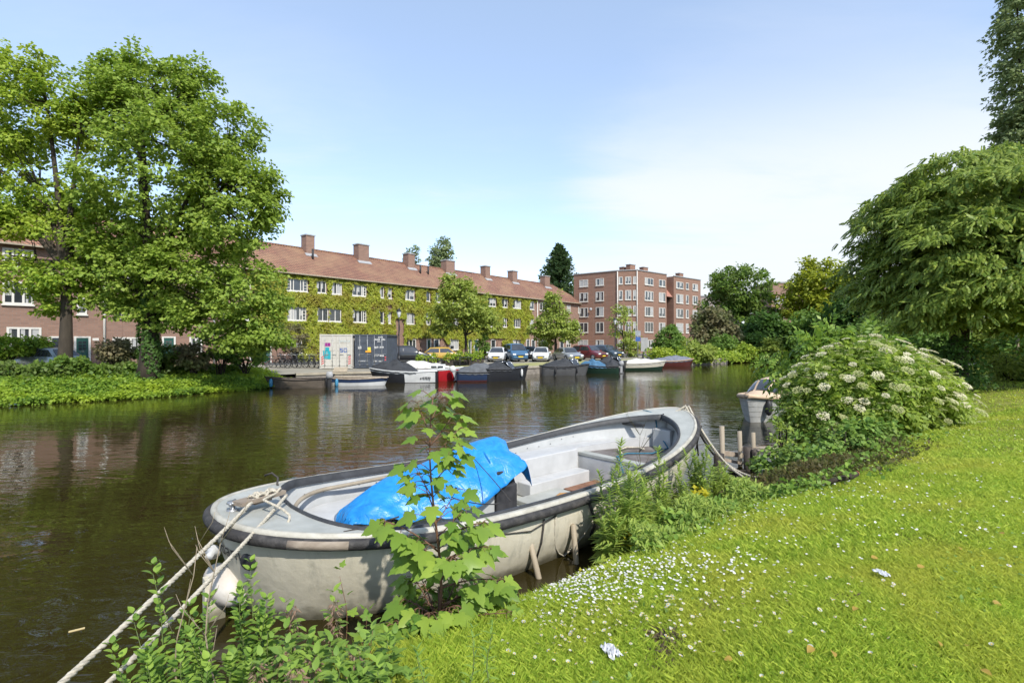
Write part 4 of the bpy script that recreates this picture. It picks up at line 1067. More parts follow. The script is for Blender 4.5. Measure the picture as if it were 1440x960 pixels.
def car(label, loc, heading, kind, m_, group='cars parked along the far bank'):
    Ln, W, H, ws, rs, re_, tl, belt = CAR[kind]
    t = empty('parked_car', loc, heading, label, 'car', group)
    # nose at +x
    X = lambda f: Ln / 2 - f * Ln
    zb = H * belt
    st = [(0.0, .42, .30, zb * .62, zb * .62, .80), (.02, .22, .22, zb * .74, zb * .74, .90), (.08, .20, .2, zb * .84, zb * .84, .97), (ws, .2, .2, zb * .99, zb * .99, 1.0), (rs, .2, .2, zb, H * .985, 1.0), ((rs + re_) / 2, .2, .2, zb, H, 1.0), (re_, .2, .2, zb, H * .97, 1.0), (tl, .22, .22, zb, zb * (1.04 if tl < .97 else 1.04), .97), (.985, .26, .26, zb * .93, zb * .93, .93), (1.0, .40, .3, zb * .75, zb * .75, .86)]
    rows = []
    for f, z0, zz_, zbelt, ztop, wf in st:
        hw = W / 2 * wf; rw = hw * (.74 if ztop > zbelt * 1.1 else .90)
        half = [(0, z0), (hw * .86, z0), (hw * .98, z0 + .12), (hw, (z0 + zbelt) * .55), (hw * .965, zbelt), (rw + (hw - rw) * .12, zbelt + (ztop - zbelt) * .86), (rw * .86, ztop), (0, ztop + (.03 if ztop > zbelt * 1.1 else .02))]
        rows.append([(X(f), -a, b) for a, b in half] + [(X(f), a, b) for a, b in reversed(half[1:-1])])
    b = MB(); b.grid(rows, closed=True); b.poly(rows[0]); b.poly(list(reversed(rows[-1])))
    body = b.build('body', m_, t)
    hw, rw = W / 2, W / 2 * .74
    gl = MB()
    def q(a, b_, c, d): gl.add([a, b_, c, d], [(0, 1, 2, 3)])
    e = .012
    # windscreen and rear screen
    x0, x1 = X(ws), X(rs); dx = x1 - x0
    nx, nz = (H - zb), (x0 - x1); nl = math.hypot(nx, nz); nx, nz = nx / nl * e * 2, nz / nl * e * 2
    q((x0 + dx * .08 + nx, -hw * .84, zb + (H - zb) * .09 + nz), (x0 + dx * .08 + nx, hw * .84, zb + (H - zb) * .09 + nz), (x0 + dx * .90 + nx, rw * .86, zb + (H - zb) * .90 + nz), (x0 + dx * .90 + nx, -rw * .86, zb + (H - zb) * .90 + nz))
    gl.build('windscreen', M['glass'], t)
    gl = MB(); x0, x1 = X(tl), X(re_); dx = x1 - x0
    q((x0 + dx * .12 - .03, -hw * .8, zb + (H - zb) * .14), (x0 + dx * .12 - .03, hw * .8, zb + (H - zb) * .14), (x0 + dx * .88 - .03, rw * .84, zb + (H - zb) * .86), (x0 + dx * .88 - .03, -rw * .84, zb + (H - zb) * .86)); gl.build('rear_screen', M['glass'], t)
    for sd_ in (-1, 1):
        def y_at(f): return sd_ * (hw * .965 + (rw + (hw - rw) * .12 - hw * .965) * f + .012)
        xa, xb, xc, xd = X(ws) - .22 * (X(ws) - X(rs)) - .05, X(rs) - .04, X(re_) + .05, X(tl) + .16 * (X(re_) - X(tl)) + .05
        m1 = (xb + xc) / 2
        for (p0, p1, r0, r1) in [(xa, m1 + .05, xb, m1 + .05), (m1 - .05, xd, m1 - .05, xc)]:
            g_ = MB(); g_.add([(p0, y_at(.10), zb + (H - zb) * .09), (p1, y_at(.10), zb + (H - zb) * .09), (r1, y_at(.95), zb + (H - zb) * .80), (r0, y_at(.95), zb + (H - zb) * .80)], [(0, 1, 2, 3)]); g_.build('side_window', M['glass'], t)
        for f in (.19, .80):
            wh = MB().lathe([(.12, -.11), (.31, -.11), (.33, -.06), (.33, .06), (.31, .11), (.12, .11)], n=16, axis='Y').build('wheel', M['tyre'], t, (X(f), sd_ * (hw - .09), .33))
            MB().lathe([(.02, -.02), (.19, 0), (.21, .02), (.02, .03)], n=12, axis='Y').build('rim', M['steel'], wh, (0, sd_ * .11, 0))
        h = MB().box((0, 0, 0), (.16, .34, .15)).build('headlight', M['lamp_glass'], t, (X(.018), sd_ * (hw * .70), zb * .70)); bevel(h, .04)
        MB().box((0, 0, 0), (.08, .22, .26)).build('tail_light', M['red_lamp'], t, (X(.992), sd_ * (hw * .72), zb * .82))
        MB().box((0, 0, 0), (.13, .2, .13)).build('wing_mirror', m_, t, (X(ws + .04), sd_ * (hw + .09), zb + .05))
    MB().box((0, 0, 0), (.04, hw * .95, .13)).build('grille', M['grille'], t, (X(.0) + .0, 0, zb * .60))
    MB().box((0, 0, 0), (.05, hw * 1.5, .12)).build('air_intake', M['grille'], t, (X(.012), 0, .36))
    MB().box((0, 0, 0), (.03, .50, .11)).build('number_plate', M['plate'], t, (X(0) + .02, 0, zb * .48))
    return t


def at_px(px, D, z=GZ): return ((px - 720) / FPX * D, D, z)


car('white small hatchback, left of the blue van, facing the water', at_px(700, 54), R(-95), 'hatch', paint('white_car_paint', (.55, .55, .54)))
car('blue van parked between two white hatchbacks', at_px(724, 54.5), R(-75), 'van', paint('blue_car_paint', (.06, .14, .24), .3))
car('black car half hidden beside the blue van', at_px(743, 62), R(-65), 'hatch', paint('dark_car_paint', (.02, .022, .03)))
car('white hatchback with dark grille, standing clear between van and silver car', at_px(761.5, 54.5), R(-97), 'hatch', paint('white_car_paint_two', (.58, .58, .56)))
car('silver car parked under the slim young street tree', at_px(798, 56), R(-70), 'sedan', paint('silver_car_paint', (.42, .43, .45), .6))
car('dark red car next to the silver car', at_px(827, 59), R(-48), 'suv', paint('red_car_paint', (.13, .02, .025), .2))
car('dark blue-grey car behind the dark red one', at_px(851, 63), R(-52), 'suv', paint('slate_car_paint', (.07, .10, .13), .5))
car('black car beside the dark container', at_px(574, 53), R(12), 'suv', paint('black_car_paint', (.012, .013, .016)))
car('ochre yellow car seen side-on below the young street tree', at_px(626, 55), R(8), 'estate', paint('yellow_car_paint', (.42, .26, .035)))
car('grey-green estate car behind the hedge, under the limbs of the open tree', (PX(58, 32.5), 32.5, .86), R(168), 'estate', paint('grey_car_paint', (.23, .27, .27), .5))


# ---------------------------------------------------------------- freight containers
def container(label, loc, rz, m_, Hh, deco):
    t = empty('freight_container', loc, rz, label, 'container', 'freight containers on the quay')
    W, Ln = 2.44, 6.06; b = MB(); n = 44                      # doors face -y
    def wall(p, q, nrm):
        pts = []; d = (Vector(q) - Vector(p)); ln = d.length; d.normalize(); k = int(ln / .07)
        for i in range(k + 1):
            o_ = [0, 0, .036, .036][i % 4]; a = Vector(p) + d * (ln * i / k) - Vector(nrm) * o_; pts.append(a)
        b.grid([[(a.x, a.y, .14) for a in pts], [(a.x, a.y, Hh - .1) for a in pts]], sm=False)
    wall((-W / 2 + .06, .05, 0), (-W / 2 + .06, Ln - .05, 0), (-1, 0, 0)); wall((W / 2 - .06, .05, 0), (W / 2 - .06, Ln - .05, 0), (1, 0, 0)); wall((-W / 2, Ln - .04, 0), (W / 2, Ln - .04, 0), (0, 1, 0))
    b.b2(-W / 2 + .02, W / 2 - .02, .03, Ln - .02, Hh - .09, Hh - .04)
    b.build('shell', m_, t)
    f = MB()
    for x in (-W / 2, W / 2 - .12):
        f.b2(x, x + .12, 0, .12, .16, Hh - .12); f.b2(x, x + .12, Ln - .12, Ln, .16, Hh - .12)
        f.b2(x + .002, x + .118, .121, Ln - .121, 0.02, .16); f.b2(x + .002, x + .118, .121, Ln - .121, Hh - .12, Hh - .01)
    f.b2(-W / 2 + .121, W / 2 - .121, .0, .12, .02, .17); f.b2(-W / 2 + .121, W / 2 - .121, 0, .12, Hh - .13, Hh - .01)
    f.build('frame', m_, t)
    c = MB()
    for x in (-W / 2 - .004, W / 2 - .17):
        for y in (-.01, Ln - .17):
            for z in (0, Hh - .118): c.b2(x, x + .174, y, y + .18, z, z + .12)
    c.build('corner_casting', m_, t)
    for sd_ in (-1, 1):
        d = MB(); x0, x1 = (-W / 2 + .124, -.006) if sd_ < 0 else (.006, W / 2 - .124)
        d.b2(x0, x1, .03, .08, .18, Hh - .14)
        hgt = Hh - .32
        for q in range(4): d.b2(x0 + .05, x1 - .05, .012, .029, .18 + hgt * (q + .06) / 4, .18 + hgt * (q + .94) / 4)
        do = d.build('door', m_, t)
        for xx in (x0 + .26, x1 - .26):
            l = MB(); l.tube([(xx, -.012, .1), (xx, -.012, Hh - .06)], .02, 6)
            for q in (.25, .55, Hh - .5): l.b2(xx - .06, xx + .06, -.02, .011, q, q + .06)
            l.b2(xx - .02, xx + .30, -.04, -.022, 1.05, 1.09); l.build('lock_bar', M['steel'] if deco == 'dark' else M['zinc'], do)
    if deco == 'white':
        m1, m2 = mat('purple_sticker', (.25, .02, .2), .5), mat('teal_sticker', (.02, .30, .36), .5); bl_ = mat('blue_marking', (.06, .12, .35), .5); rd = mat('red_stripe', (.5, .05, .06), .5)
        s_ = MB(); s_.b2(-.88, -.66, -.003, .004, 1.70, 1.96); s_.b2(-.64, -.42, -.003, .004, 1.70, 1.96); s_.build('purple_mark', m1, t)
        s_ = MB(); s_.b2(-.80, -.50, -.003, .004, 1.34, 1.62); s_.b2(-.96, -.70, -.003, .004, .98, 1.36); s_.b2(-.66, -.40, -.003, .004, .72, 1.33); s_.b2(-.92, -.68, -.003, .004, .74, .96); s_.build('teal_mark', m2, t)
        sg = MB()
        for x, z in [(.3, 1.5), (.3, 1.38), (.3, 1.24)]: sg.b2(x, x + .22, -.006, .004, z, z + .05)
        sg.b2(.30, .35, -.0055, .004, 1.42, 1.5); sg.b2(.47, .52, -.0055, .004, 1.28, 1.4); sg.b2(.58, .63, -.006, .004, 1.24, 1.56); sg.b2(.78, .83, -.006, .004, 1.24, 1.56); sg.b2(.632, .778, -.006, .004, 1.51, 1.56); sg.b2(.632, .778, -.006, .004, 1.24, 1.29)
        sg.build('blue_lettering', bl_, t)
        for sd_ in (-1, 1):
            h = MB()
            for q in range(4):
                z = .3 + q * .17; x = sd_ * 1.0; h.add([(x - .09, .008, z), (x + .09, .008, z + .1), (x + .09, .008, z + .18), (x - .09, .008, z + .08)], [(0, 1, 2, 3)])
            h.build('hazard_stripe', rd, t)
        tx = MB()
        for i in range(8): tx.b2(.28 + i * .10, .35 + i * .10, -.004, .006, 2.02 + .02 * (i % 3), 2.13 + .03 * (i % 2))
        tx.build('faded_lettering', mat('faded_grey_marking', (.42, .47, .47), .7), t)
    else:
        wt = mat('white_marking', (.6, .6, .58), .6); r_ = random.Random(8); tx = MB()
        def row(x, z, n, h, w_, gp):
            for i in range(n):
                if i in gp: continue
                x0 = x + i * w_ * 1.35; v = r_.randrange(3)
                tx.b2(x0, x0 + w_ * .3, -.004, .006, z, z + h)
                if v != 1: tx.b2(x0 + w_ * .3, x0 + w_, -.004, .006, z, z + h * .25)
                if v != 2: tx.b2(x0 + w_ * .3, x0 + w_, -.004, .006, z + h * .75, z + h)
                tx.b2(x0 + w_ * .7, x0 + w_ * .999, -.0035, .006, z + h * .25, z + h * .75)
        row(.55, 2.34, 4, .10, .07, ()); row(.30, 2.16, 8, .12, .075, (4,)); row(.5, 2.02, 3, .08, .06, ())
        row(.28, 1.52, 2, .16, .12, ()); row(.68, 1.52, 2, .16, .12, ()); row(.28, .92, 2, .16, .13, ()); row(.68, .92, 2, .16, .13, ()); row(.22, .50, 7, .08, .07, (3,)); row(-.92, .52, 5, .07, .08, ()); row(-.96, 1.5, 2, .2, .10, ()); row(-.9, .98, 1, .12, .08, ())
        tx.build('white_lettering', wt, t)
        MB().b2(-.40, .02, -.046, .004, 1.22, 1.36).build('orange_sticker', mat('orange_sticker', (.6, .3, .03), .5), t)
        s_ = MB(); s_.b2(-.24, .0, -.044, .004, 1.365, 1.62); s_.build('yellow_sticker', mat('yellow_sticker', (.55, .5, .06), .5), t)
        h = MB(); rd = mat('red_corner_stripe', (.5, .06, .06), .5)
        for z in (.3, .5): h.b2(1.05, 1.16, -.004, .008, z + .3, z + .4)
        h.build('corner_stripe', rd, t)
    return t


M['cont_white'] = mat('chalky_white_container', (.46, .445, .40), .6, col2=(.37, .34, .29), vscale=1.3, thr=(.5, .75), stretch=(1, 1, .5))
M['cont_dark'] = mat('slate_container', (.055, .066, .085), .55, .2, 2)
Dc = 39.6
container('dirty white freight container with purple and teal stickers, beside the bicycles', (PX(472.5, Dc), Dc, GZ + .03), R(4), M['cont_white'], 2.62, 'white')
container('dark slate freight container with white lettering and an orange sticker', (PX(521.5, Dc + .5), Dc + .5, GZ + .03), R(5), M['cont_dark'], 2.62, 'dark')


# ---------------------------------------------------------------- bicycles
def bicycle(label, loc, rz, col, lean=0.12, basket=None):
    t = empty('bicycle', loc, rz, label, 'bicycle', 'bicycles parked beside the white container')
    t.rotation_euler = (lean, 0, rz)
    fm = paint('bicycle_paint', col); r = .34
    for x, nm in ((-.53, 'rear'), (.55, 'front')):
        w_ = MB(); pth = [(x + r * math.cos(a), 0, r + r * math.sin(a)) for a in np.linspace(0, 2 * math.pi, 21)]; w_.tube(pth, .022, 5, cap=False)
        wh = w_.build('wheel', M['tyre'], t); s_ = MB()
        for a in np.linspace(0, 2 * math.pi, 15)[:-1]: s_.tube([(x, 0, r), (x + r * .93 * math.cos(a), 0, r + r * .93 * math.sin(a))], .004, 3)
        s_.lathe([(.03, -.04), (.03, .04)], (x, 0, r), 6, axis='Y'); s_.build('spokes', M['steel'], wh)
        fd = MB(); fd.grid([[(x + (r + .04) * math.cos(a), y, r + (r + .04) * math.sin(a)) for a in np.linspace(R(15), R(175), 9)] for y in (-.03, .03)]); fd.build('mudguard', M['black'], t)
    f = MB(); bb, st_, hd, hb = (-.08, 0, .28), (-.25, 0, .85), (.36, 0, .88), (.42, 0, .68)
    for a, b in [(bb, st_), (bb, hb), (st_, hd), (hd, hb), (bb, (-.53, 0, r)), (st_, (-.53, 0, r)), (hb, (.55, 0, r))]: f.tube([a, b], .019, 6)
    f.build('frame', fm, t)
    h = MB(); h.tube([hd, (.33, 0, 1.06)], .014, 6); h.tube([(.10, -.29, 1.04), (.30, -.24, 1.09), (.35, 0, 1.07), (.30, .24, 1.09), (.10, .29, 1.04)], .014, 6); h.build('handlebar', M['chrome'], t)
    s_ = MB(); s_.add([(-.42, -.10, .98), (-.42, .10, .98), (-.12, .02, .96), (-.12, -.02, .96), (-.42, -.09, .92), (-.42, .09, .92), (-.12, .02, .92), (-.12, -.02, .92)], [(0, 1, 2, 3), (4, 7, 6, 5), (0, 3, 7, 4), (1, 5, 6, 2), (0, 4, 5, 1), (3, 2, 6, 7)]); s_.build('saddle', M['black'], t)
    MB().tube([st_, (-.27, 0, .93)], .014, 6).build('seat_post', M['chrome'], t)
    c = MB(); c.tube([(-.08, -.10, .28), (-.08, .10, .28)], .012, 5); c.tube([(-.08, .1, .28), (.02, .1, .14)], .012, 5); c.tube([(-.08, -.1, .28), (-.18, -.1, .42)], .012, 5); c.box((.03, .15, .13), (.09, .09, .03)); c.box((-.19, -.15, .43), (.09, .09, .03)); c.build('pedals', M['black'], t)
    MB().b2(-.80, -.34, -.07, .07, .73, .75).build('luggage_rack', M['black'], t)
    if basket:
        k_ = MB(); k_.b2(.46, .88, -.2, .2, .88, .90); k_.b2(.46, .88, -.2, -.185, .90, 1.14); k_.b2(.46, .88, .185, .2, .90, 1.14); k_.b2(.46, .475, -.184, .184, .90, 1.14); k_.b2(.865, .88, -.184, .184, .9, 1.14); k_.build('crate', paint('crate_plastic', basket), t)
    return t


bk = [(374, 41.5, 8, (.22, .03, .03), None, 'red bicycle nearest the green bush, seen side-on'), (398, 41, 62, (.02, .02, .02), None, 'black bicycle next to the red one'), (406, 41.3, 70, (.03, .03, .035), None, 'black bicycle second along from the red one'), (414, 41.2, 58, (.02, .02, .022), None, 'black bicycle third along from the red one'), (422, 41.4, 66, (.05, .05, .06), None, 'dark grey bicycle in the middle of the row'),
      (431, 41.2, 72, (.02, .03, .04), None, 'dark bicycle just beyond the middle of the row'), (439, 41.5, 60, (.2, .21, .22), None, 'pale grey bicycle near the white container'), (446, 41.2, 70, (.02, .02, .02), (.02, .16, .38), 'bicycle carrying a bright blue crate, beside the white container'), (388, 42.2, 20, (.04, .06, .05), None, 'dark bicycle leaning behind the red one')]
for px_, D, a, c_, bs_, lb in bk: bicycle(lb, at_px(px_, D, GZ + (.0)), R(a - 90 if a > 40 else a), c_, .1, bs_)

# ---------------------------------------------------------------- street furniture
def lamp(label, px, D, h):
    t = empty('street_lamp', at_px(px, D), 0, label, 'street lamp')
    MB().tube([(0, 0, 0), (0, 0, .8), (0, 0, .82), (0, 0, h)], [.11, .10, .06, .045], 8).build('pole', M['grille'], t)
    l = MB().lathe([(.05, h), (.10, h + .05), (.21, h + .5), (.21, h + .52)], n=8).build('lantern', M['lamp_glass'], t)
    MB().lathe([(.25, h + .524), (.22, h + .6), (.07, h + .75), (.02, h + .85)], n=8).build('lantern_cap', M['grille'], t)
lamp('dark lantern lamp post before the red flats, beside the thin sapling', 865, 62, 4.1)
lamp('dark lantern lamp post by the container end, before the creeper house', 561, 46, 4.2)
t = empty('traffic_sign', at_px(897, 60), 0, 'pole with a small blue and grey sign before the red flats', 'sign')
MB().tube([(0, 0, 0), (0, 0, 3.4)], .05, 6).build('pole', M['steel'], t); MB().b2(-.3, .3, -.08, -.055, 2.7, 3.3).build('sign_plate', M['steel'], t); MB().b2(-.28, .28, -.081, -.056, 2.1, 2.6).build('sign_panel', mat('blue_sign', (.04, .10, .3), .4), t)
t = empty('notice_board', at_px(906, 61), 0, 'grey upright notice board on the pavement by the sign pole', 'notice board')
MB().b2(-.4, .4, -.05, .05, .9, 2.5).build('board', M['lead'], t); MB().b2(-.06, .06, -.04, .04, 0, .9).build('post', M['lead'], t)
for i in range(4):
    c = bicycle('dark bicycle in the small rack before the red flats', at_px(904 + i * 5.5, 63), R(70 + i * 6), (.02, .02, .025)); c['group'] = 'bicycles in the rack before the flats'
# terrace furniture: dark planter boxes with plants along the quay
for i, (px_, D, ln, lb) in enumerate([(600, 43.5, 2.2, 'dark planter box with low plants behind the red boat'), (640, 45, 2.4, 'dark planter box with leafy herbs behind the grey covered boat'), (668, 46, 1.6, 'dark planter box with tall leafy plants near the small white hatchback')]):
    t = empty('planter_box', at_px(px_, D), R(41), lb, 'planter')
    MB().b2(-ln / 2, ln / 2, -.25, .25, 0, .5).build('box', M['wood_dark'], t)
    (V, F), c = crown([(-ln * .25, 0, .72, ln * .26, .3, .34), (ln * .25, 0, .78, ln * .26, .3, .42)], 40, 24, .2, .16, 200 + i); link_mesh('foliage', np_mesh('planter_leaves', V, F, M['acer_leaf']), t)
for i, (px_, D, lb) in enumerate([(609, 42, 'black outdoor table on the quay behind the red boat'), (652, 44.4, 'black outdoor table on the quay behind the grey covered boat')]):
    t = empty('terrace_table', at_px(px_, D), R(41), lb, 'table'); MB().b2(-.7, .7, -.35, .35, .70, .75).build('table_top', M['black'], t)
    for sx in (-.6, .6):
        for sy in (-.28, .28): MB().b2(sx - .03, sx + .03, sy - .03, sy + .03, 0, .70).build('leg', M['black'], t)
# ---------------------------------------------------------------- boats along the far quay
def hull_mat(name, c): return mat(name, c, .35, .08, 2, spec=.5)


M['h_black'] = hull_mat('black_hull', (.02, .021, .024)); M['h_white'] = hull_mat('white_hull', (.55, .55, .53)); M['h_red'] = hull_mat('red_hull', (.34, .012, .018)); M['h_grey'] = hull_mat('grey_hull', (.085, .085, .085))
M['h_green'] = hull_mat('green_hull', (.012, .032, .02)); M['h_blue'] = hull_mat('blue_hull', (.02, .035, .075)); M['h_cream'] = hull_mat('cream_hull', (.45, .42, .34)); M['h_maroon'] = hull_mat('maroon_hull', (.08, .022, .018)); M['h_wood'] = mat('old_wood_hull', (.10, .08, .06), .7, .35, 4, stretch=(.15, 1, 1))
M['c_grey'] = mat('grey_canvas', (.09, .095, .10), .85, .25, 3, bump=.5, bscale=5); M['c_blue'] = mat('blue_tarpaulin_cloth', (.05, .13, .22), .6, .3, 3, bump=.6, bscale=5); M['c_white'] = mat('white_canvas', (.50, .485, .44), .8, .1, 3, bump=.4, bscale=5); M['c_slate'] = mat('slate_canvas', (.14, .15, .18), .85, .2, 3, bump=.5, bscale=5)
M['fender_blue'] = mat('blue_fender_plastic', (.05, .2, .33), .4); M['teak'] = mat('teak', (.34, .22, .13), .6, .2, 5)


class Boat:
    def __init__(s, label, px, D, heading, Ln, B, fb, hullm, cat='boat', group='boats moored along the far quay', rise=.25, transom=.82, z=0, xy=None):
        loc = xy if xy else at_px(px, D, z)
        s.t = empty('moored_boat', loc, R(heading), label, cat, group); s.L, s.B, s.fb, s.rise, s.tr = Ln, B, fb, rise, transom
        h = MB(); rows = []
        for v in np.linspace(0, 1, 6):
            ro = []
            for u in np.linspace(0, 1, 17): x, w_, z_ = s.sec(u, v); ro.append((x, w_, z_))
            ro2 = [(x, -w_, z_) for x, w_, z_ in reversed(ro)]
            rows.append(ro + ro2)
        h.grid(rows, closed=True)
        s.hull = h.build('hull', hullm, s.t)

    def w(s, u):
        if u < .4: f = s.tr + (1 - s.tr) * math.sin(u / .4 * math.pi / 2)
        else: f = max(0.012, 1 - ((u - .4) / .6) ** 2.3)
        return s.B / 2 * f

    def sheer(s, u): return s.fb + s.rise * max(0, (u - .3) / .7) ** 2 + .05 * max(0, (.3 - u) / .3)

    def sec(s, u, v):
        """v 0 at the gunwale, 1 under water."""
        sh = s.sheer(u); z = sh + (-.25 - sh) * v
        x = (u - .5) * s.L - (.09 * s.L) * v * u ** 3
        return x, s.w(u) * (1 - .10 * v - .22 * v * v), z

    def band(s, name, m_, v0, v1, u0=0, u1=1, out=.012, sides=(-1, 1)):
        b = MB()
        for sg in sides:
            rows = []
            for v in (v0, (v0 + v1) / 2, v1):
                ro = []
                for u in np.linspace(u0, u1, 15): x, w_, z = s.sec(u, v); ro.append((x + (.012 if u > .97 else 0), sg * (w_ + out), z))
                rows.append(ro)
            b.grid(rows)
        return b.build(name, m_, s.t)

    def gunwale(s, m_, r=.05):
        b = MB(); pts = [((u - .5) * s.L, s.w(u) + .01, s.sheer(u)) for u in np.linspace(0, 1, 18)]
        b.tube(pts + [(x, -y, z) for x, y, z in reversed(pts)] + [pts[0]], r, 6, cap=False); return b.build('gunwale', m_, s.t)

    def deck(s, m_, u0=0, u1=.99, drop=.03, name='deck'):
        b = MB(); us = np.linspace(u0, u1, 12)
        b.grid([[((u - .5) * s.L, s.w(u) - .03, s.sheer(u) - drop) for u in us], [((u - .5) * s.L, 0, s.sheer(u) - drop + .03) for u in us], [((u - .5) * s.L, -s.w(u) + .03, s.sheer(u) - drop) for u in us]]); return b.build(name, m_, s.t)

    def floor(s, m_):
        b = MB(); us = np.linspace(0, .9, 10); b.grid([[((u - .5) * s.L, s.w(u) * .8, .12) for u in us], [((u - .5) * s.L, -s.w(u) * .8, .12) for u in us]], sm=False); return b.build('floor', m_, s.t)

    def thwart(s, m_, u):
        b = MB(); x = (u - .5) * s.L; b.b2(x - .12, x + .12, -s.w(u) + .02, s.w(u) - .02, s.fb - .14, s.fb - .10); return b.build('thwart', m_, s.t)

    def cover(s, m_, u0, u1, h, peak=.5, sharp=1.3, name='cover', seed=0, tail=.12, over=.03):
        b = MB(); rows = []; us = np.linspace(u0, u1, 22); ys = np.linspace(-1, 1, 15)
        for u in us:
            f = (u - u0) / (u1 - u0); k = (f / peak) if f < peak else (1 - f) / (1 - peak); k = max(0, k) ** .6; ro = []
            for y in ys:
                ay = abs(y); z = s.sheer(u) + .02 + h * k * (1 - ay ** sharp) * (1 + .10 * math.sin(u * 31 + seed + y * 3)) + .018 * math.sin(y * 11 + u * 40 + seed)
                if ay > .99: z = s.sheer(u) - tail - .03 * math.sin(u * 50 + seed)
                ro.append(((u - .5) * s.L, y * (s.w(u) + over), z))
            rows.append(ro)
        b.grid(rows); return b.build(name, m_, s.t)

    def windscreen(s, u, h=.5, m_frame=None, rake=.25):
        x = (u - .5) * s.L; w_ = s.w(u) * .85; z = s.sheer(u) + .02; f = MB(); fm = m_frame or M['chrome']
        A, B_, C, D_ = (x + .35, -w_ * .55, z), (x + .35, w_ * .55, z), (x + .35 - rake, w_ * .5, z + h), (x + .35 - rake, -w_ * .5, z + h)
        E, F_ = (x - .15, -w_, z), (x - .15, w_, z); G_, H_ = (x - .15 - rake, w_ * .92, z + h * .85), (x - .15 - rake, -w_ * .92, z + h * .85)
        for p, q in [(A, B_), (B_, C), (C, D_), (D_, A), (B_, F_), (F_, G_), (G_, C), (A, E), (E, H_), (H_, D_)]: f.tube([p, q], .025, 5)
        fo = f.build('windscreen', fm, s.t)
        MB().add([A, B_, C, D_, E, F_, G_, H_], [(0, 1, 2, 3), (1, 5, 6, 2), (4, 0, 3, 7)]).build('pane', M['glass'], fo); return fo

    def outboard(s, m_cowl, m_leg, u=0.0, tilt=0, dx=-.18):
        r = empty('outboard_motor', ((u - .5) * s.L + dx, 0, s.fb + .02), 0); r.parent = s.t; r.rotation_euler = (0, R(tilt), 0)
        c = MB(); c.lathe([(.10, .04), (.19, .08), (.21, .25), (.19, .42), (.12, .50), (.02, .52)], n=12); c.v = [(x * 1.0, y * .62, z * .85) for x, y, z in c.v]; c.build('cowl', m_cowl, r)
        l = MB(); l.b2(-.10, .08, -.06, .06, -.55, .05); l.box((-.02, 0, -.55), (.34, .18, .03)); l.tube([(-.2, 0, -.72), (.16, 0, -.72)], [.03, .06], 8); l.b2(-.05, .05, -.03, .03, -.72, -.54); l.b2(.10, .22, -.1, .1, -.14, .02); l.build('leg', m_leg, r); return r

    def fenders(s, m_, us, side=-1, r=.09):
        for u in us:
            x, w_, z = s.sec(u, .25)
            f = MB().lathe([(.02, -.28), (r * .7, -.24), (r, -.15), (r, .12), (r * .6, .2), (.02, .24)], n=10); o_ = f.build('fender', m_, s.t, (x, side * (w_ + r), z - .05))
            MB().tube([(0, 0, .22), (0, -side * r * .6, s.sheer(u) - z + .06)], .012, 4).build('fender_line', M['rope'], o_)


b = Boat('old dark wooden rowing boat with outboard and a blue fender, beside the green bank', 415, 30.6, 180, 3.55, 1.4, .48, M['h_wood'], rise=.14)
b.gunwale(M['wood_dark'], .035); b.floor(M['wood_dark']); [b.thwart(M['wood_dark'], u) for u in (.25, .5, .72)]; b.outboard(M['lead'], M['black'], dx=-.25); b.fenders(M['fender_blue'], [.86], 1, .11)
b = Boat('low blue and white skiff lying under loose planks beside the quay', 508, 32.2, 5, 3.3, 1.35, .42, M['h_white'], rise=.08)
b.band('blue_stripe', M['h_blue'], .02, .32); b.gunwale(M['wood_grey'], .04); b.deck(M['wood_grey'], 0, .98, .0); b.fenders(M['fender_blue'], [.1], -1, .1)
pk = MB(); pk.box((0, 0, .0), (3.2, .5, .05)); o = pk.build('plank', M['wood_tan'], None, at_px(508, 32.2, .52)); o.rotation_euler = (R(3), R(2), R(6)); tag(o, 'long pale plank laid over the blue and white skiff', 'plank')
o = MB().box((0, 0, 0), (.9, .5, .03)).build('board', M['wood_tan'], None, at_px(479, 34.2, .85)); o.rotation_euler = (R(35), 0, R(5)); tag(o, 'square pale board leaning at the quay edge', 'board')
b = Boat('white and black motor boat with black canvas cover, bow towards the skiff', 568, 34.5, 184, 4.5, 1.75, .72, M['h_black'], rise=.22)
[b.band('white_panel', M['h_white'], .0, .72, .03, .47, sides=(q,)) for q in (-1, 1)]; b.band('white_sheer_stripe', M['h_white'], -.02, .16, .46, 1.0); b.gunwale(M['h_white'], .04); b.cover(M['black_cloth'], .30, .985, .72, .42, 1.2, seed=1); b.deck(M['h_white'], 0, .4)
x, w_, z = b.sec(.22, .42); tx = MB()
for i in range(7): tx.b2(x - .55 + i * .10, x - .49 + i * .10, w_ + .016, w_ + .022, z - .08 + .02 * (i % 2), z + .08)
tx.build('painted_name', M['grille'], b.t)
b = Boat('red hulled sailing boat with white cabin and slack white canvas', 606, 35.9, 4, 4.7, 1.8, .78, M['h_red'], rise=.15)
b.band('white_sheer_stripe', M['h_white'], -.03, .09); b.gunwale(M['h_white'], .03); b.deck(M['h_white'], 0, .97); b.cover(M['c_white'], .02, .80, .62, .30, 1.0, seed=2, tail=-.1, over=-.25)
cb = MB(); cb.b2(-.1, 1.0, -.5, .5, .75, 1.12); co = bevel(cb.build('cabin', M['h_white'], b.t), .06); g_ = MB(); g_.b2(.05, .42, -.506, .506, .88, 1.03); g_.b2(.5, .86, -.506, .506, .88, 1.03); g_.build('cabin_window', M['glass'], co)
b = Boat('grey covered launch with blue and red stripes and white outboard', 677, 35.4, 12, 3.4, 1.6, .62, M['h_blue'], rise=.15)
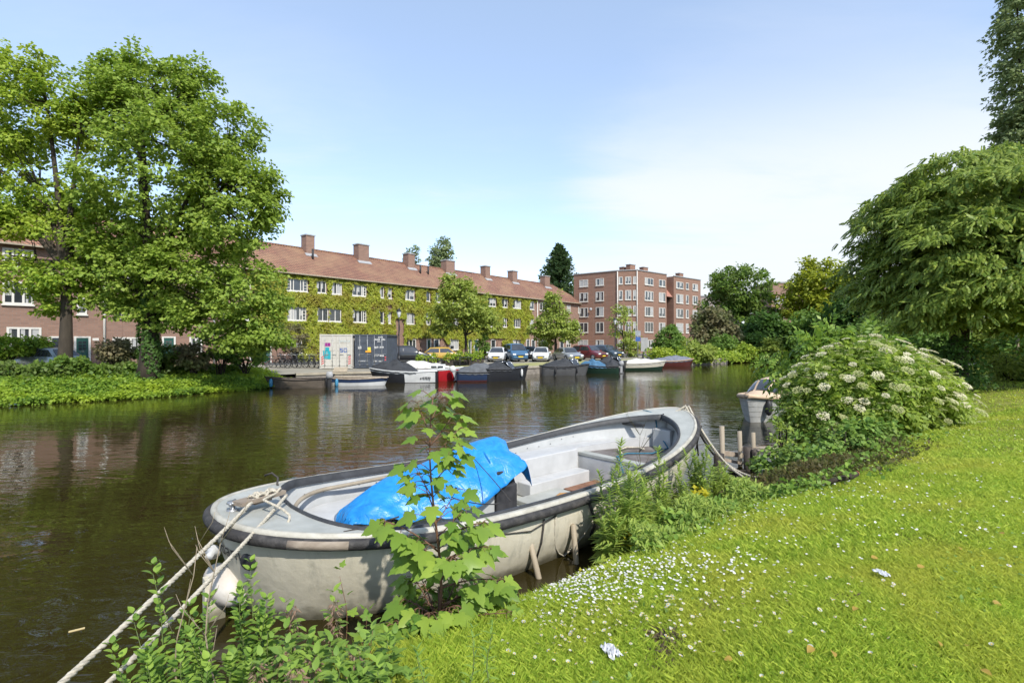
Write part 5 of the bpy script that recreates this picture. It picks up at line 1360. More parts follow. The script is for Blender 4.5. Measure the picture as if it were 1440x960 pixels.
b.band('red_boot_stripe', M['h_maroon'], .60, .70); b.gunwale(M['black'], .05); b.cover(M['c_grey'], .02, .97, .62, .45, 1.5, seed=3); b.outboard(M['h_white'], M['lead'], tilt=-20)
b = Boat('white outboard dinghy wedged between the red boat and the grey covered launch', 656, 36.9, 15, 1.8, 1.2, .42, M['h_black'], rise=.05)
b.gunwale(M['h_white'], .06); b.deck(M['black_cloth'], 0, .97); b.outboard(M['h_white'], M['h_white'], tilt=-28)
b = Boat('black speedboat with clear windscreen behind the grey covered launch', 712, 36.2, 30, 3.6, 1.7, .80, M['h_black'], rise=.2)
b.gunwale(M['black'], .04); b.cover(M['black_cloth'], .02, .52, .55, .6, 1.6, seed=4); b.windscreen(.55, .45, rake=.4); b.deck(M['h_black'], .5, .97); b.fenders(M['h_white'], [.75], -1, .08)
b = Boat('plain dark grey sloop with black hood and windscreen, on its own in mid-row', 795, 41.6, 8, 3.95, 1.75, .70, M['h_grey'], rise=.18)
b.gunwale(M['black'], .05); b.cover(M['black_cloth'], .04, .74, .62, .6, 1.5, seed=5); b.windscreen(.70, .5, rake=.35); b.deck(M['h_grey'], .6, .97); b.fenders(M['black'], [.25, .7], -1, .07)
b = Boat('green launch under a crumpled blue cover', 842, 44.0, 170, 3.3, 1.6, .60, M['h_green'], rise=.12)
b.gunwale(M['black'], .05); b.cover(M['c_blue'], .30, .97, .55, .5, 1.4, seed=6); b.outboard(M['lead'], M['lead'], dx=-.22); b.cover(M['black_cloth'], .0, .34, .55, .5, 1.4, name='rear_cover', seed=9)
b = Boat('dark motor boat with small windscreen squeezed behind the green launch', 862, 47.2, 30, 3.4, 1.6, .75, M['h_black'], rise=.15)
b.gunwale(M['black'], .04); b.cover(M['black_cloth'], .02, .6, .5, .5, 1.5, seed=11); b.windscreen(.62, .45)
b = Boat('long cream sloop with white canvas cover beyond the green launch', 898, 49.2, 8, 5.4, 1.9, .62, M['h_green'], rise=.22)
b.band('cream_topsides', M['h_cream'], -.02, .45); b.gunwale(M['h_cream'], .07); b.cover(M['c_white'], .05, .93, .42, .5, 1.5, seed=7)
b = Boat('farthest moored boat, maroon under a slate cover', 945, 55.5, 10, 5.0, 1.9, .60, M['h_maroon'], rise=.22)
b.gunwale(M['teak'], .06); b.cover(M['c_slate'], .04, .96, .55, .55, 1.5, seed=8); b.outboard(M['black'], M['black'])
# the tan and white motor boat beside the elder
b = Boat('white planked motor boat with tan rail and tan canvas hood, half behind the elder', 0, 0, 226, 4.8, 1.95, .70, mat('white_planking', (.42, .42, .40), .5, .12, 3), group='boats near the lawn', rise=.22, xy=(9.45, 18.95, 0))
b.gunwale(mat('tan_rail', (.50, .37, .25), .6), .08); b.deck(mat('tan_deck', (.55, .43, .31), .7), 0, .985)
tan = mat('tan_canvas', (.55, .42, .30), .8, .08); ho = MB(); rows = []
for i, u in enumerate(np.linspace(.42, .74, 8)):
    f = i / 7; hh = .66 * (1 - f ** 2.4) + .04; ww = b.w(u) * (.86 - .1 * f); ro = []
    for q in np.linspace(-1, 1, 13): ro.append(((u - .5) * b.L, q * ww, b.sheer(u) + hh * (1 - abs(q) ** 3.2)))
    rows.append(ro)
ho.grid(rows); hood = ho.build('canvas_hood', tan, b.t)
gl = MB(); 
for qa, qb in [(-.80, -.42), (-.30, .30), (.42, .80)]:
    rr = []
    for i in (3, 4, 5, 6):
        u = np.linspace(.42, .74, 8)[i]; f = i / 7; hh = .66 * (1 - f ** 2.4) + .04; ww = b.w(u) * (.86 - .1 * f); rr.append([((u - .5) * b.L + .03, q * ww * 1.01, b.sheer(u) + hh * (1 - abs(q) ** 3.2) + .022) for q in np.linspace(qa, qb, 4)])
    gl.grid(rr)
gl.build('hood_window', M['glass'], hood); 
for v in (.15, .3, .45, .6): b.band('plank_line', mat('plank_seam', (.3, .3, .28), .6), v, v + .012, 0, 1, .006)
b.fenders(M['black'], [.88], 1, .11)
b = Boat('small grey boat with pale rail lying beyond the lawn shrubs', 1372, 33, 10, 3.2, 1.4, .62, M['h_grey'], group='boats near the lawn', z=.62)
b.gunwale(M['h_white'], .07); b.deck(M['lead'])
# ---------------------------------------------------------------- the old sloop in the foreground
SX, SY, STH, SL, SB = -3.0068, 5.101, .7299, 8.737, 3.1555
ZS, ZM, ZB, UM = 1.0192, .7918, 1.3588, .4199
sd2 = Vector((math.cos(STH), math.sin(STH))); sn2 = Vector((-sd2.y, sd2.x))


def SW(s, t, z=0): return Vector((SX + sd2.x * s + sn2.x * t, SY + sd2.y * s + sn2.y * t, z))


def sheer(u): return ZM + (ZS - ZM) * ((UM - u) / UM) ** 2 if u < UM else ZM + (ZB - ZM) * ((u - UM) / (1 - UM)) ** 2


def prof(u, ps=2.2199, us=.3175, ub=.3221, pb=3.79):
    u = min(1, max(0, u))
    if u < us: return max(0, 1 - ((us - u) / us) ** ps) ** (1 / ps)
    if u > ub: return max(0, 1 - ((u - ub) / (1 - ub)) ** pb) ** (1 / 1.6)
    return 1.0


NU = 64
US = [(1 - math.cos(math.pi * i / (NU - 1))) / 2 for i in range(NU)]


def ring(inset=0.0, ds=0.0, de=0.0, dz=0.0, ps=2.2199, pw=1.0, zf=None):
    """Closed outline in boat coordinates, starting at the stern, near side first."""
    near, far = [], []
    for u in US:
        s = ds + u * (SL - ds - de); w_ = max(0.0, prof(u, ps) * (SB / 2 - inset) * pw)
        z = zf(s / SL) if zf else sheer(s / SL) + dz
        near.append(Vector((s, -w_, z))); far.append(Vector((s, w_, z)))
    return near + far[::-1][1:-1]


boat = empty('sloop', (SX, SY, 0), STH, 'weathered grey-white open steel sloop moored at the lawn', 'boat')
m, nt = new_mat('sloop_paint'); L = nt.links
out = N(nt, 'ShaderNodeOutputMaterial'); bs = N(nt, 'ShaderNodeBsdfPrincipled'); setin(bs, Roughness=.55); tc = N(nt, 'ShaderNodeTexCoord')
def streak(scale, st, lo, hi, col, prev, amt=1.0, det=7.0):
    mp = N(nt, 'ShaderNodeMapping'); mp.inputs['Scale'].default_value = st; L.new(tc.outputs['Object'], mp.inputs['Vector'])
    nz = N(nt, 'ShaderNodeTexNoise'); setin(nz, Scale=scale, Detail=det, Roughness=.65); L.new(mp.outputs[0], nz.inputs['Vector'])
    mr = N(nt, 'ShaderNodeMapRange'); setin(mr, From_Min=lo, From_Max=hi, To_Max=amt); L.new(nz.outputs['Fac'], mr.inputs['Value'])
    mx = N(nt, 'ShaderNodeMix', data_type='RGBA'); L.new(mr.outputs[0], mx.inputs[0])
    if isinstance(prev, tuple): mx.inputs[6].default_value = rgb(prev)
    else: L.new(prev, mx.inputs[6])
    mx.inputs[7].default_value = rgb(col); return mx.outputs[2], nz.outputs['Fac']
c, _ = streak(1.3, (1, 1, .5), .35, .7, (.46, .42, .32), (.57, .525, .415))
c, _ = streak(7, (1, 1, .25), .52, .72, (.25, .24, .19), c, .6)
c, _ = streak(14, (1, 1, 1), .62, .75, (.24, .20, .15), c, .55)
c, _ = streak(28, (1, 1, .6), .70, .76, (.10, .08, .06), c, .8)
# tide mark: weed and grime left by the water on the lowest hand's breadth
sx = N(nt, 'ShaderNodeSeparateXYZ'); L.new(tc.outputs['Object'], sx.inputs[0])
nz = N(nt, 'ShaderNodeTexNoise'); setin(nz, Scale=6.0, Detail=6.0); L.new(tc.outputs['Object'], nz.inputs['Vector'])
a_ = N(nt, 'ShaderNodeMath', operation='MULTIPLY_ADD'); L.new(nz.outputs['Fac'], a_.inputs[0]); a_.inputs[1].default_value = -.22; L.new(sx.outputs[2], a_.inputs[2])
mr = N(nt, 'ShaderNodeMapRange'); setin(mr, From_Min=-.06, From_Max=.06, To_Min=.85, To_Max=0.0); L.new(a_.outputs[0], mr.inputs['Value'])
mx = N(nt, 'ShaderNodeMix', data_type='RGBA'); L.new(mr.outputs[0], mx.inputs[0]); L.new(c, mx.inputs[6]); mx.inputs[7].default_value = (.12, .11, .07, 1)
L.new(mx.outputs[2], bs.inputs['Base Color'])
nz = N(nt, 'ShaderNodeTexNoise'); setin(nz, Scale=9.0, Detail=6.0); L.new(tc.outputs['Object'], nz.inputs['Vector'])
bp = N(nt, 'ShaderNodeBump'); setin(bp, Strength=.35, Distance=.02); L.new(nz.outputs['Fac'], bp.inputs['Height']); L.new(bp.outputs[0], bs.inputs['Normal']); L.new(bs.outputs[0], out.inputs[0])
M['sloop'] = m
M['sloop_in'] = mat('pale_blue_grey_paint', (.33, .335, .325), .5, col2=(.41, .415, .405), vscale=3, bump=.15, bscale=12)
M['sloop_seat'] = mat('worn_white_paint', (.39, .39, .38), .5, col2=(.47, .47, .46), vscale=4, bump=.15, bscale=15)
M['sloop_deck'] = mat('grey_green_deck_paint', (.29, .295, .265), .55, col2=(.38, .385, .35), vscale=3.5, bump=.2, bscale=25)
M['rail'] = mat('worn_black_rail', (.028, .026, .025), .7, col2=(.075, .068, .062), vscale=9, thr=(.45, .75), bump=.6, bscale=25)
M['rail_wood'] = mat('bare_rail_wood', (.17, .13, .095), .85, col2=(.30, .255, .20), vscale=7, stretch=(.2, 1, 1), bump=.5)
M['coaming'] = mat('dark_coaming', (.035, .036, .038), .6, .3, 8)
M['plank_floor'] = brickmat('worn_plank_floor', (.20, .17, .145), (.25, .215, .185), (.09, .075, .065), 2.6, .16, zmul=0, stain=(.27, .25, .235), stain_amt=.7, msize=.008, nsc=3)

# hull skin
h = MB(); rows = []
for i in range(12):
    v = i / 11; zb = -.28
    ds = .07 + .42 * v ** 1.25; de = .08 + .75 * v ** 1.1; ps = 2.2199 - .38 * v
    r_ = []
    for p in ring(.085 + .03 * v, ds, de, 0, ps, 1 - .29 * v ** 2.6):
        zt = sheer(p.x / SL) - .05; r_.append(Vector((p.x, p.y, zt + (zb - zt) * v)))
    rows.append(r_)
h.grid(rows, closed=True); h.build('hull', M['sloop'], boat)
# rub rail, black and scuffed, and the pale rounded gunwale above it
rr = [p + Vector((0, 0, -.065)) for p in ring(.045, .045, .045)]
mb = MB(); mb.tube(rr + [rr[0]], .050, 9, cap=False, flat=1.1); rail = mb.build('rub_rail', M['rail'], boat)
near_bare = [i for i in range(NU) if .45 < rr[i].x < 1.02]
mb = MB(); mb.tube([rr[i] + Vector((0, -.012, .0)) for i in near_bare], .049, 8); mb.build('bare_rail_section', M['rail_wood'], rail)
gw = MB(); r0 = ring(.062, .062, .062, -.02); r1 = ring(.075, .075, .075, .022); r2 = ring(.112, .112, .112, .028); r3 = ring(.125, .125, .125, .015); rb_ = ring(.07, .07, .07, -.05)
gw.grid([rb_, r0, r1, r2, r3], closed=True); gw.build('gunwale', mat('dirty_gunwale', (.27, .25, .20), .6, col2=(.42, .40, .34), vscale=5, thr=(.3, .6), bump=.3), boat)
# decks: full at the stern, narrow along the sides, wider again in the bow
DS, DE = .80, .55


def inner(inset, dz, ds=DS, de=DE):
    near, far = [], []
    for u in US:
        s = ds + u * (SL - ds - de)
        k = prof(u, 2.6, .16, .30, 4.2)
        w_out = prof(s / SL) * SB / 2
        w_ = max(0, min(k * SB / 2, w_out) - inset - .10 * max(0, (u - .72) / .28) ** 2) if k > 0 else 0
        near.append(Vector((s, -w_, sheer(s / SL) + dz))); far.append(Vector((s, w_, sheer(s / SL) + dz)))
    return near + far[::-1][1:-1]


ri = inner(.165, .012); mb = MB(); mb.grid([ring(.123, .123, .123, .014), ri], closed=True); mb.build('side_deck', M['sloop_deck'], boat)
# far quarter well beside the stern deck is part of the open hull; coaming strip round the cockpit
mb = MB(); mb.grid([ri, inner(.167, .038, DS + .01, DE + .01), inner(.20, .038, DS + .03, DE + .03), inner(.205, -.06, DS + .035, DE + .035)], closed=True); mb.build('coaming', M['coaming'], boat)
li = inner(.17, -.08, DS - .08, .35); lf = [Vector((p.x, p.y * .93, .12)) for p in inner(.26, 0, DS + .05, .6)]
lm = [Vector((a.x * .5 + b_.x * .5, a.y * .52 + b_.y * .48, (a.z + .12) / 2)) for a, b_ in zip(li, lf)]
mb = MB(); mb.grid([inner(.204, -.055, DS + .034, DE + .034), li], closed=True); mb.grid([li, lm, lf], closed=True); mb.build('inner_hull', M['sloop_in'], boat)
mb = MB(); mb.poly([Vector((p.x, p.y, .125)) for p in lf]); mb.build('floor', M['sloop_deck'], boat)
# ribs on the far inside wall, with bolt heads
bt = MB()
for s in np.arange(1.4, 8.0, .28):
    w_ = prof(s / SL) * SB / 2 - .19
    bt.lathe([(.008, 0), (.009, .010), (.003, .014)], (s, w_ - .02, sheer(s / SL) - .18 + .02 * math.sin(s * 7)), 6)
bt.build('bolt', M['black'], boat)


def sbox(name, s0, s1, t0, t1, z0, z1, m_, bw=.015):
    return bevel(MB().b2(s0, s1, t0, t1, z0, z1).build(name, m_, boat), bw)


# curved stern bench
sb_ = MB(); arc = []
for i in range(40):
    f = i / 39; a = R(-95) + f * R(190); arc.append(a)
outer = [Vector((1.75 - .80 * math.cos(a), 1.22 * math.sin(a), 0)) for a in arc]; inn = [Vector((1.80 - .38 * math.cos(a), .80 * math.sin(a), 0)) for a in arc]
outer = [Vector((3.0, -1.22, 0))] + outer + [Vector((3.0, 1.22, 0))]; inn = [Vector((3.0, -.80, 0))] + inn + [Vector((3.0, .80, 0))]
up = lambda ps_, z: [Vector((p.x, p.y, z)) for p in ps_]
sb_.grid([up(inn, .52), up(outer, .52)], sm=False); sb_.build('stern_bench', M['sloop_seat'], boat)
mb = MB(); mb.grid([up(inn, .13), up(inn, .518)], sm=True); mb.build('bench_front', M['sloop_in'], boat)
mb = MB(); mb.tube([(p.x, p.y * .985, .72 - .0) for p in outer[18:42]], .028, 6); mb.build('grab_rail', M['wood_tan'], boat)
# engine under the tarpaulin
sbox('engine_box', 2.55, 3.60, -.12, .72, .13, .62, M['sloop_in'])
eb = MB(); eb.b2(3.61, 4.0, -.16, .44, .13, .66); eb.b2(3.66, 3.95, -.10, .36, .66, .86); eb.lathe([(.10, 0), (.12, .05), (.05, .10)], (3.98, .1, .72), 10, axis='X'); eb.tube([(4.0, .0, .15), (4.08, .0, .5), (4.02, .05, .80)], .05, 7)
bevel(eb.build('engine', mat('dark_engine', (.035, .034, .036), .5, .4, 8), boat), .02)
MB().tube([(4.06, .14, .14), (4.12, .14, .5), (4.06, .12, .74)], .035, 7).build('yellow_hose', mat('yellow_hose', (.45, .33, .06), .5), boat)
MB().tube([(4.0, .12, .84), (4.14, .15, .88), (4.22, .15, .86)], .014, 6).build('control_lever', M['chrome'], boat)
# long box seat, step and side benches
sbox('box_seat', 4.35, 6.36, .72, 1.21, .13, .70, M['sloop_seat'])
sbox('step', 4.80, 6.32, .40, .715, .13, .36, M['sloop_seat'])
sbox('floor_panel', 4.45, 5.45, -.25, .415, .13, .20, M['sloop_deck'], .01); sbox('floor_board', 4.5, 5.95, -1.0, -.26, .13, .19, M['sloop_deck'], .01)
MB().b2(5.6, 6.44, -.2, .38, .128, .16).build('rusty_floor_plate', mat('rust', (.20, .10, .06), .9, .35, 6), boat)
fs = MB(); ss = np.linspace(4.4, 8.35, 22)
fr = [(s, min(1.24, prof((s + .1) / SL) * SB / 2 - .25)) for s in ss]
zt = lambda s: .66 + .02 * (s - 4.4) + .012 * max(0, s - 6) ** 2
fs.grid([[Vector((s, w_ - .33 - .04 * (s > 6), zt(s))) for s, w_ in fr], [Vector((s, w_, zt(s) + .0)) for s, w_ in fr]], sm=False)
fs.grid([[Vector((s, w_ - .33 - .04 * (s > 6), .14)) for s, w_ in fr], [Vector((s, w_ - .33 - .04 * (s > 6), zt(s) - .001)) for s, w_ in fr]], sm=False)
e0 = fr[-1]; fs.add([(e0[0], e0[1] - .37, .14), (e0[0], e0[1], .14), (e0[0], e0[1], zt(e0[0])), (e0[0], e0[1] - .37, zt(e0[0]))], [(0, 1, 2, 3)])
fs.build('side_bench', M['sloop_seat'], boat)
# raised plank platform in the bow with its white front
pf = [(6.50, -1.16)] + [(s, -min(1.16, prof((s + .15) / SL) * SB / 2 - .32)) for s in np.linspace(6.7, 8.3, 9)] + [(s, min(1.16, prof((s + .15) / SL) * SB / 2 - .32)) for s in np.linspace(8.3, 6.7, 9)] + [(6.50, 1.16)]
pm = MB().prism(pf, .56, .60).build('bow_platform', M['plank_floor'], boat)
sbox('platform_front', 6.44, 6.498, -1.14, 1.14, .13, .555, M['sloop_seat'], .006); sbox('platform_edge', 6.43, 6.60, -1.15, 1.15, .562, .625, M['sloop_deck'], .01)
lh = MB(); lh.b2(6.432, 6.438, -.62, -.02, .17, .50); lh.build('locker_hatch', M['sloop_deck'], boat)
# bow locker, post and mooring bitts
sbox('bow_locker', 7.95, 8.45, -.28, .12, .60, .98, M['sloop_in']); 
MB().tube([(8.0, .56, .6), (8.0, .56, 1.12)], .045, 8).build('bow_post', M['sloop_seat'], boat); MB().tube([(8.1, .44, .6), (8.1, .44, 1.12)], .035, 8).build('bow_post', M['wood_tan'], boat)
MB().b2(7.72, 7.80, .2, .8, 1.02, 1.075).build('bow_beam', M['coaming'], boat)
# stern deck fittings
wd = MB(); wd.box((.52, .08, 1.09), (.52, .16, .04), R(20)); wd.box((.52, .08, 1.06), (.20, .12, .03), R(20)); wd.build('wooden_cleat', M['rail_wood'], boat)
c = MB(); c.lathe([(.06, 0), (.06, .012), (.025, .02), (.025, .07), (.06, .08), (.05, .10)], (.26, .10, 1.0), 10); c.tube([(.22, .03, 1.085), (.30, .17, 1.085)], .016, 6); c.build('bollard', M['steel'], boat)
ru = MB(); ru.b2(-.02, .16, -.05, .05, -.28, .42); ru.build('rudder', M['sloop'], boat)
hb_ = MB(); hb_.lathe([(.02, 0), (.07, .03), (.07, .05), (.03, .08), (.035, .16)], n=12, axis='Y')
o = hb_.build('exhaust_outlet', M['sloop_seat'], boat, (.07, -.02, .68)); o.rotation_euler = (0, 0, R(150))
MB().lathe([(.02, 0), (.075, .01), (.09, .03), (.02, .04)], n=12, axis='Y').build('hull_port', M['black'], boat, (.23, -.52, .66)).rotation_euler = (R(10), 0, R(-52))


# port of registry across the stern
def stern_text():
    cu = bpy.data.curves.new('stern_text', 'FONT'); cu.body = 'Amsterdam'; cu.size = .205; cu.resolution_u = 3; cu.space_character = 1.08
    to = bpy.data.objects.new('stern_text', cu); COL.objects.link(to)
    dg = bpy.context.evaluated_depsgraph_get(); me = bpy.data.meshes.new_from_object(to.evaluated_get(dg)); bpy.data.objects.remove(to); bpy.data.curves.remove(cu)
    bm = bmesh.new(); bm.from_mesh(me); bmesh.ops.triangulate(bm, faces=bm.faces)
    bmesh.ops.subdivide_edges(bm, edges=[e for e in bm.edges if e.calc_length() > .04], cuts=1)
    # path round the stern at letter height, near side end = last letter
    v = .22; zb = -.28; ds = .07 + .42 * v ** 1.25; de = .08 + .75 * v ** 1.1
    rg = ring(.06 + .03 * v, ds, de, 0, 2.2199 - .38 * v, 1 - .03 * v - .21 * v ** 2.2)
    pth = [rg[i] for i in range(26)][::-1] + [rg[-i] for i in range(1, 26)]
    ls = [0]
    for i in range(1, len(pth)): ls.append(ls[-1] + (pth[i] - pth[i - 1]).length)
    wmax = max(vt.co.x for vt in bm.verts)
    # arc length where the last letter ends
    target = min(range(len(pth)), key=lambda i: abs(720 + FPX * (lambda q: q.x / q.y)(SW(pth[i].x, pth[i].y)) - 338) + (0 if pth[i].y < 0 else 999)); send = ls[target]
    for vt in bm.verts:
        s_ = send + (wmax - vt.co.x); s_ = min(max(s_, 0), ls[-1] - 1e-4)
        i = next(k for k in range(1, len(ls)) if ls[k] >= s_); f = (s_ - ls[i - 1]) / (ls[i] - ls[i - 1]); p = pth[i - 1].lerp(pth[i], f); tg = (pth[i] - pth[i - 1]).normalized()
        nn = Vector((tg.y, -tg.x, 0)); 
        if (p - Vector((2.0, 0, 0))).dot(nn) < 0: nn = -nn
        zt = sheer(p.x / SL) - .05; vv = .11 + (.155 - vt.co.y) * .80; 
        z = zt + (zb - zt) * vv; sh = .035 * (vv - v)
        vt.co = Vector((p.x, p.y, z)) + nn * (.012 - .30 * (vv - v))
    bm.to_mesh(me); bm.free(); me.materials.clear(); me.materials.append(mat('black_lettering', (.02, .02, .02), .6))
    link_mesh('lettering', me, boat)


stern_text()


def seg_rope(pts, sag, n=24):
    pts = [Vector(p) for p in pts]; out_ = []
    for i in range(len(pts) - 1):
        for k in range(n):
            t = k / n; q = pts[i].lerp(pts[i + 1], t); q.z -= sag * 4 * t * (1 - t); out_.append(q)
    return out_ + [pts[-1]]


def laid_rope(name, label, pts, r, m_, strands=3, twist=38, group=None, cat='rope'):
    """Three strands laid round one another."""
    pts = [Vector(p) for p in pts]; ls = [0]
    for i in range(1, len(pts)): ls.append(ls[-1] + (pts[i] - pts[i - 1]).length)
    n = max(12, int(ls[-1] / (r * 1.5))); n = min(n, 420); cen = []
    j = 1
    for k in range(n + 1):
        s_ = ls[-1] * k / n
        while j < len(ls) - 1 and ls[j] < s_: j += 1
        f = (s_ - ls[j - 1]) / max(1e-9, ls[j] - ls[j - 1]); cen.append((pts[j - 1].lerp(pts[j], f), s_))
    mb = MB()
    for q in range(strands):
        pp = []
        for k, (c_, s_) in enumerate(cen):
            t = (cen[min(k + 1, n)][0] - cen[max(k - 1, 0)][0]).normalized(); a = t.orthogonal().normalized(); a = (a - t * a.dot(t)).normalized()
            a = t.cross(Vector((0, 0, 1))) if abs(t.z) < .9 else t.cross(Vector((1, 0, 0))); a.normalize(); b_ = t.cross(a)
            g_ = s_ / (r * 7) * 2 * math.pi + q * 2 * math.pi / strands
            pp.append(c_ + (a * math.cos(g_) + b_ * math.sin(g_)) * r * .5)
        mb.tube(pp, r * .58, 5)
    return tag(mb.build(name, m_), label, cat, group)


ZD = 1.06
cleat = SW(.47, .05, 1.10); tie2 = SW(.78, .04, 1.07)
A1 = Vector((-2.42, 1.75, .80)); A2_ = Vector((-2.18, 1.70, .80))
laid_rope('mooring_rope', 'thick pale rope from the wooden cleat to the bank, over the stern text', seg_rope([cleat, A1], .05), .021, M['rope'], group='ropes mooring the sloop')
laid_rope('mooring_rope', 'thick pale rope from the cockpit corner to the bank, above the white fender', seg_rope([tie2, A2_], .06), .019, M['rope'], group='ropes mooring the sloop')
wr = []
for i in range(70):
    a = i * .62; f = i / 69; p = SW(.42 + .30 * f, .04 + .10 * f, 1.115); off = Vector((math.cos(a) * .055, math.sin(a) * .05, .03 * math.sin(a * 1.7))); wr.append(p + off)
wr += [SW(.50, -.10, 1.11), SW(.56, -.26, 1.08), SW(.60, -.40, 1.06), SW(.63, -.50, 1.02), SW(.60, -.53, .93)]
laid_rope('rope_tangle', 'knotted tangle of pale rope on the stern deck, end hanging over the rail', wr, .014, M['rope'])
o = MB().tube(seg_rope([SW(1.55, -1.02, .93), SW(.95, -1.05, .93), G(345, 818, .42), G(330, 842, .3)], .01, 6), .009, 5).build('fender_line', M['rope_dark']); tag(o, 'thin dark line over the rail down to the white fender', 'rope')
# balloon fender
fd = MB(); fd.lathe([(.02, -.30), (.05, -.285), (.10, -.24), (.155, -.14), (.17, -.02), (.16, .10), (.12, .20), (.06, .25), (.035, .27), (.03, .31)], n=20, axis='X')
f = fd.build('fender', mat('worn_white_fender', (.42, .37, .31), .55, col2=(.52, .50, .45), vscale=6, bump=.15)); f.location = G(318, 822, .30); f.rotation_euler = (R(10), R(22), R(-28)); tag(f, 'dirty white sausage fender hanging at the stern', 'fender'); f.scale = (.98, .98, .98)
# bights of rope along the near side, hanging poles
def side(s, v, o_=.02):
    i = min(range(NU), key=lambda k: abs(rows[int(v * 11)][k].x - s)); p = rows[int(v * 11)][i]; return SW(p.x, p.y - o_, p.z)
for pts, r, mm, lb in [([side(2.3, .1), side(2.9, .25), side(3.35, .1)], .008, 'rope_dark', 'thin dark line looped under the rail amidships'), ([side(3.3, .12), side(3.45, .6), side(3.85, .75), side(4.1, .5), side(4.25, .12)], .012, 'rope', 'slack pale rope loop hanging against the near side of the sloop'),
                       ([side(3.25, .12), side(3.12, .45), side(3.10, .7)], .012, 'rope_dark', 'dark rope from the rail to the shorter leaning pole'), ([side(4.0, .1), side(4.1, .4), side(4.2, .55)], .02, 'rope_dark', 'dark rope from the rail to the taller leaning pole')]:
    pp = [Vector(p) for p in pts]
    if len(pp) == 5:
        pp = [pp[0].lerp(pp[2], t) * 1 if 0 else p for p in bez(pp[0], pp[1], pp[2], 6)[:-1] + bez(pp[2], pp[3], pp[4], 6) for t in (0,)]
    o = MB().tube(pp, r, 5).build('side_rope', M[mm]); tag(o, lb, 'rope', 'ropes hung on the near side of the sloop')
for (x0, y0, x1, y1, z0, z1, lb) in [(749, 808, 746, 764, 0, None, 'short pale pole standing in the water against the hull'), (802, 788, 806, 738, 0, None, 'taller pale pole leaning against the hull near the weeds')]:
    b_ = G(x0, y0, 0) - Vector((sn2.x, sn2.y, 0)) * .10; D = b_.y; tpt = P(x1, y1, D + .05); o = MB().tube([b_ + (b_ - tpt) * .9, b_, tpt, tpt + Vector((0, 0, .012))], [.036, .036, .034, .02], 9).build('mooring_pole', M['wood_tan']); tag(o, lb, 'pole', 'poles beside the sloop')

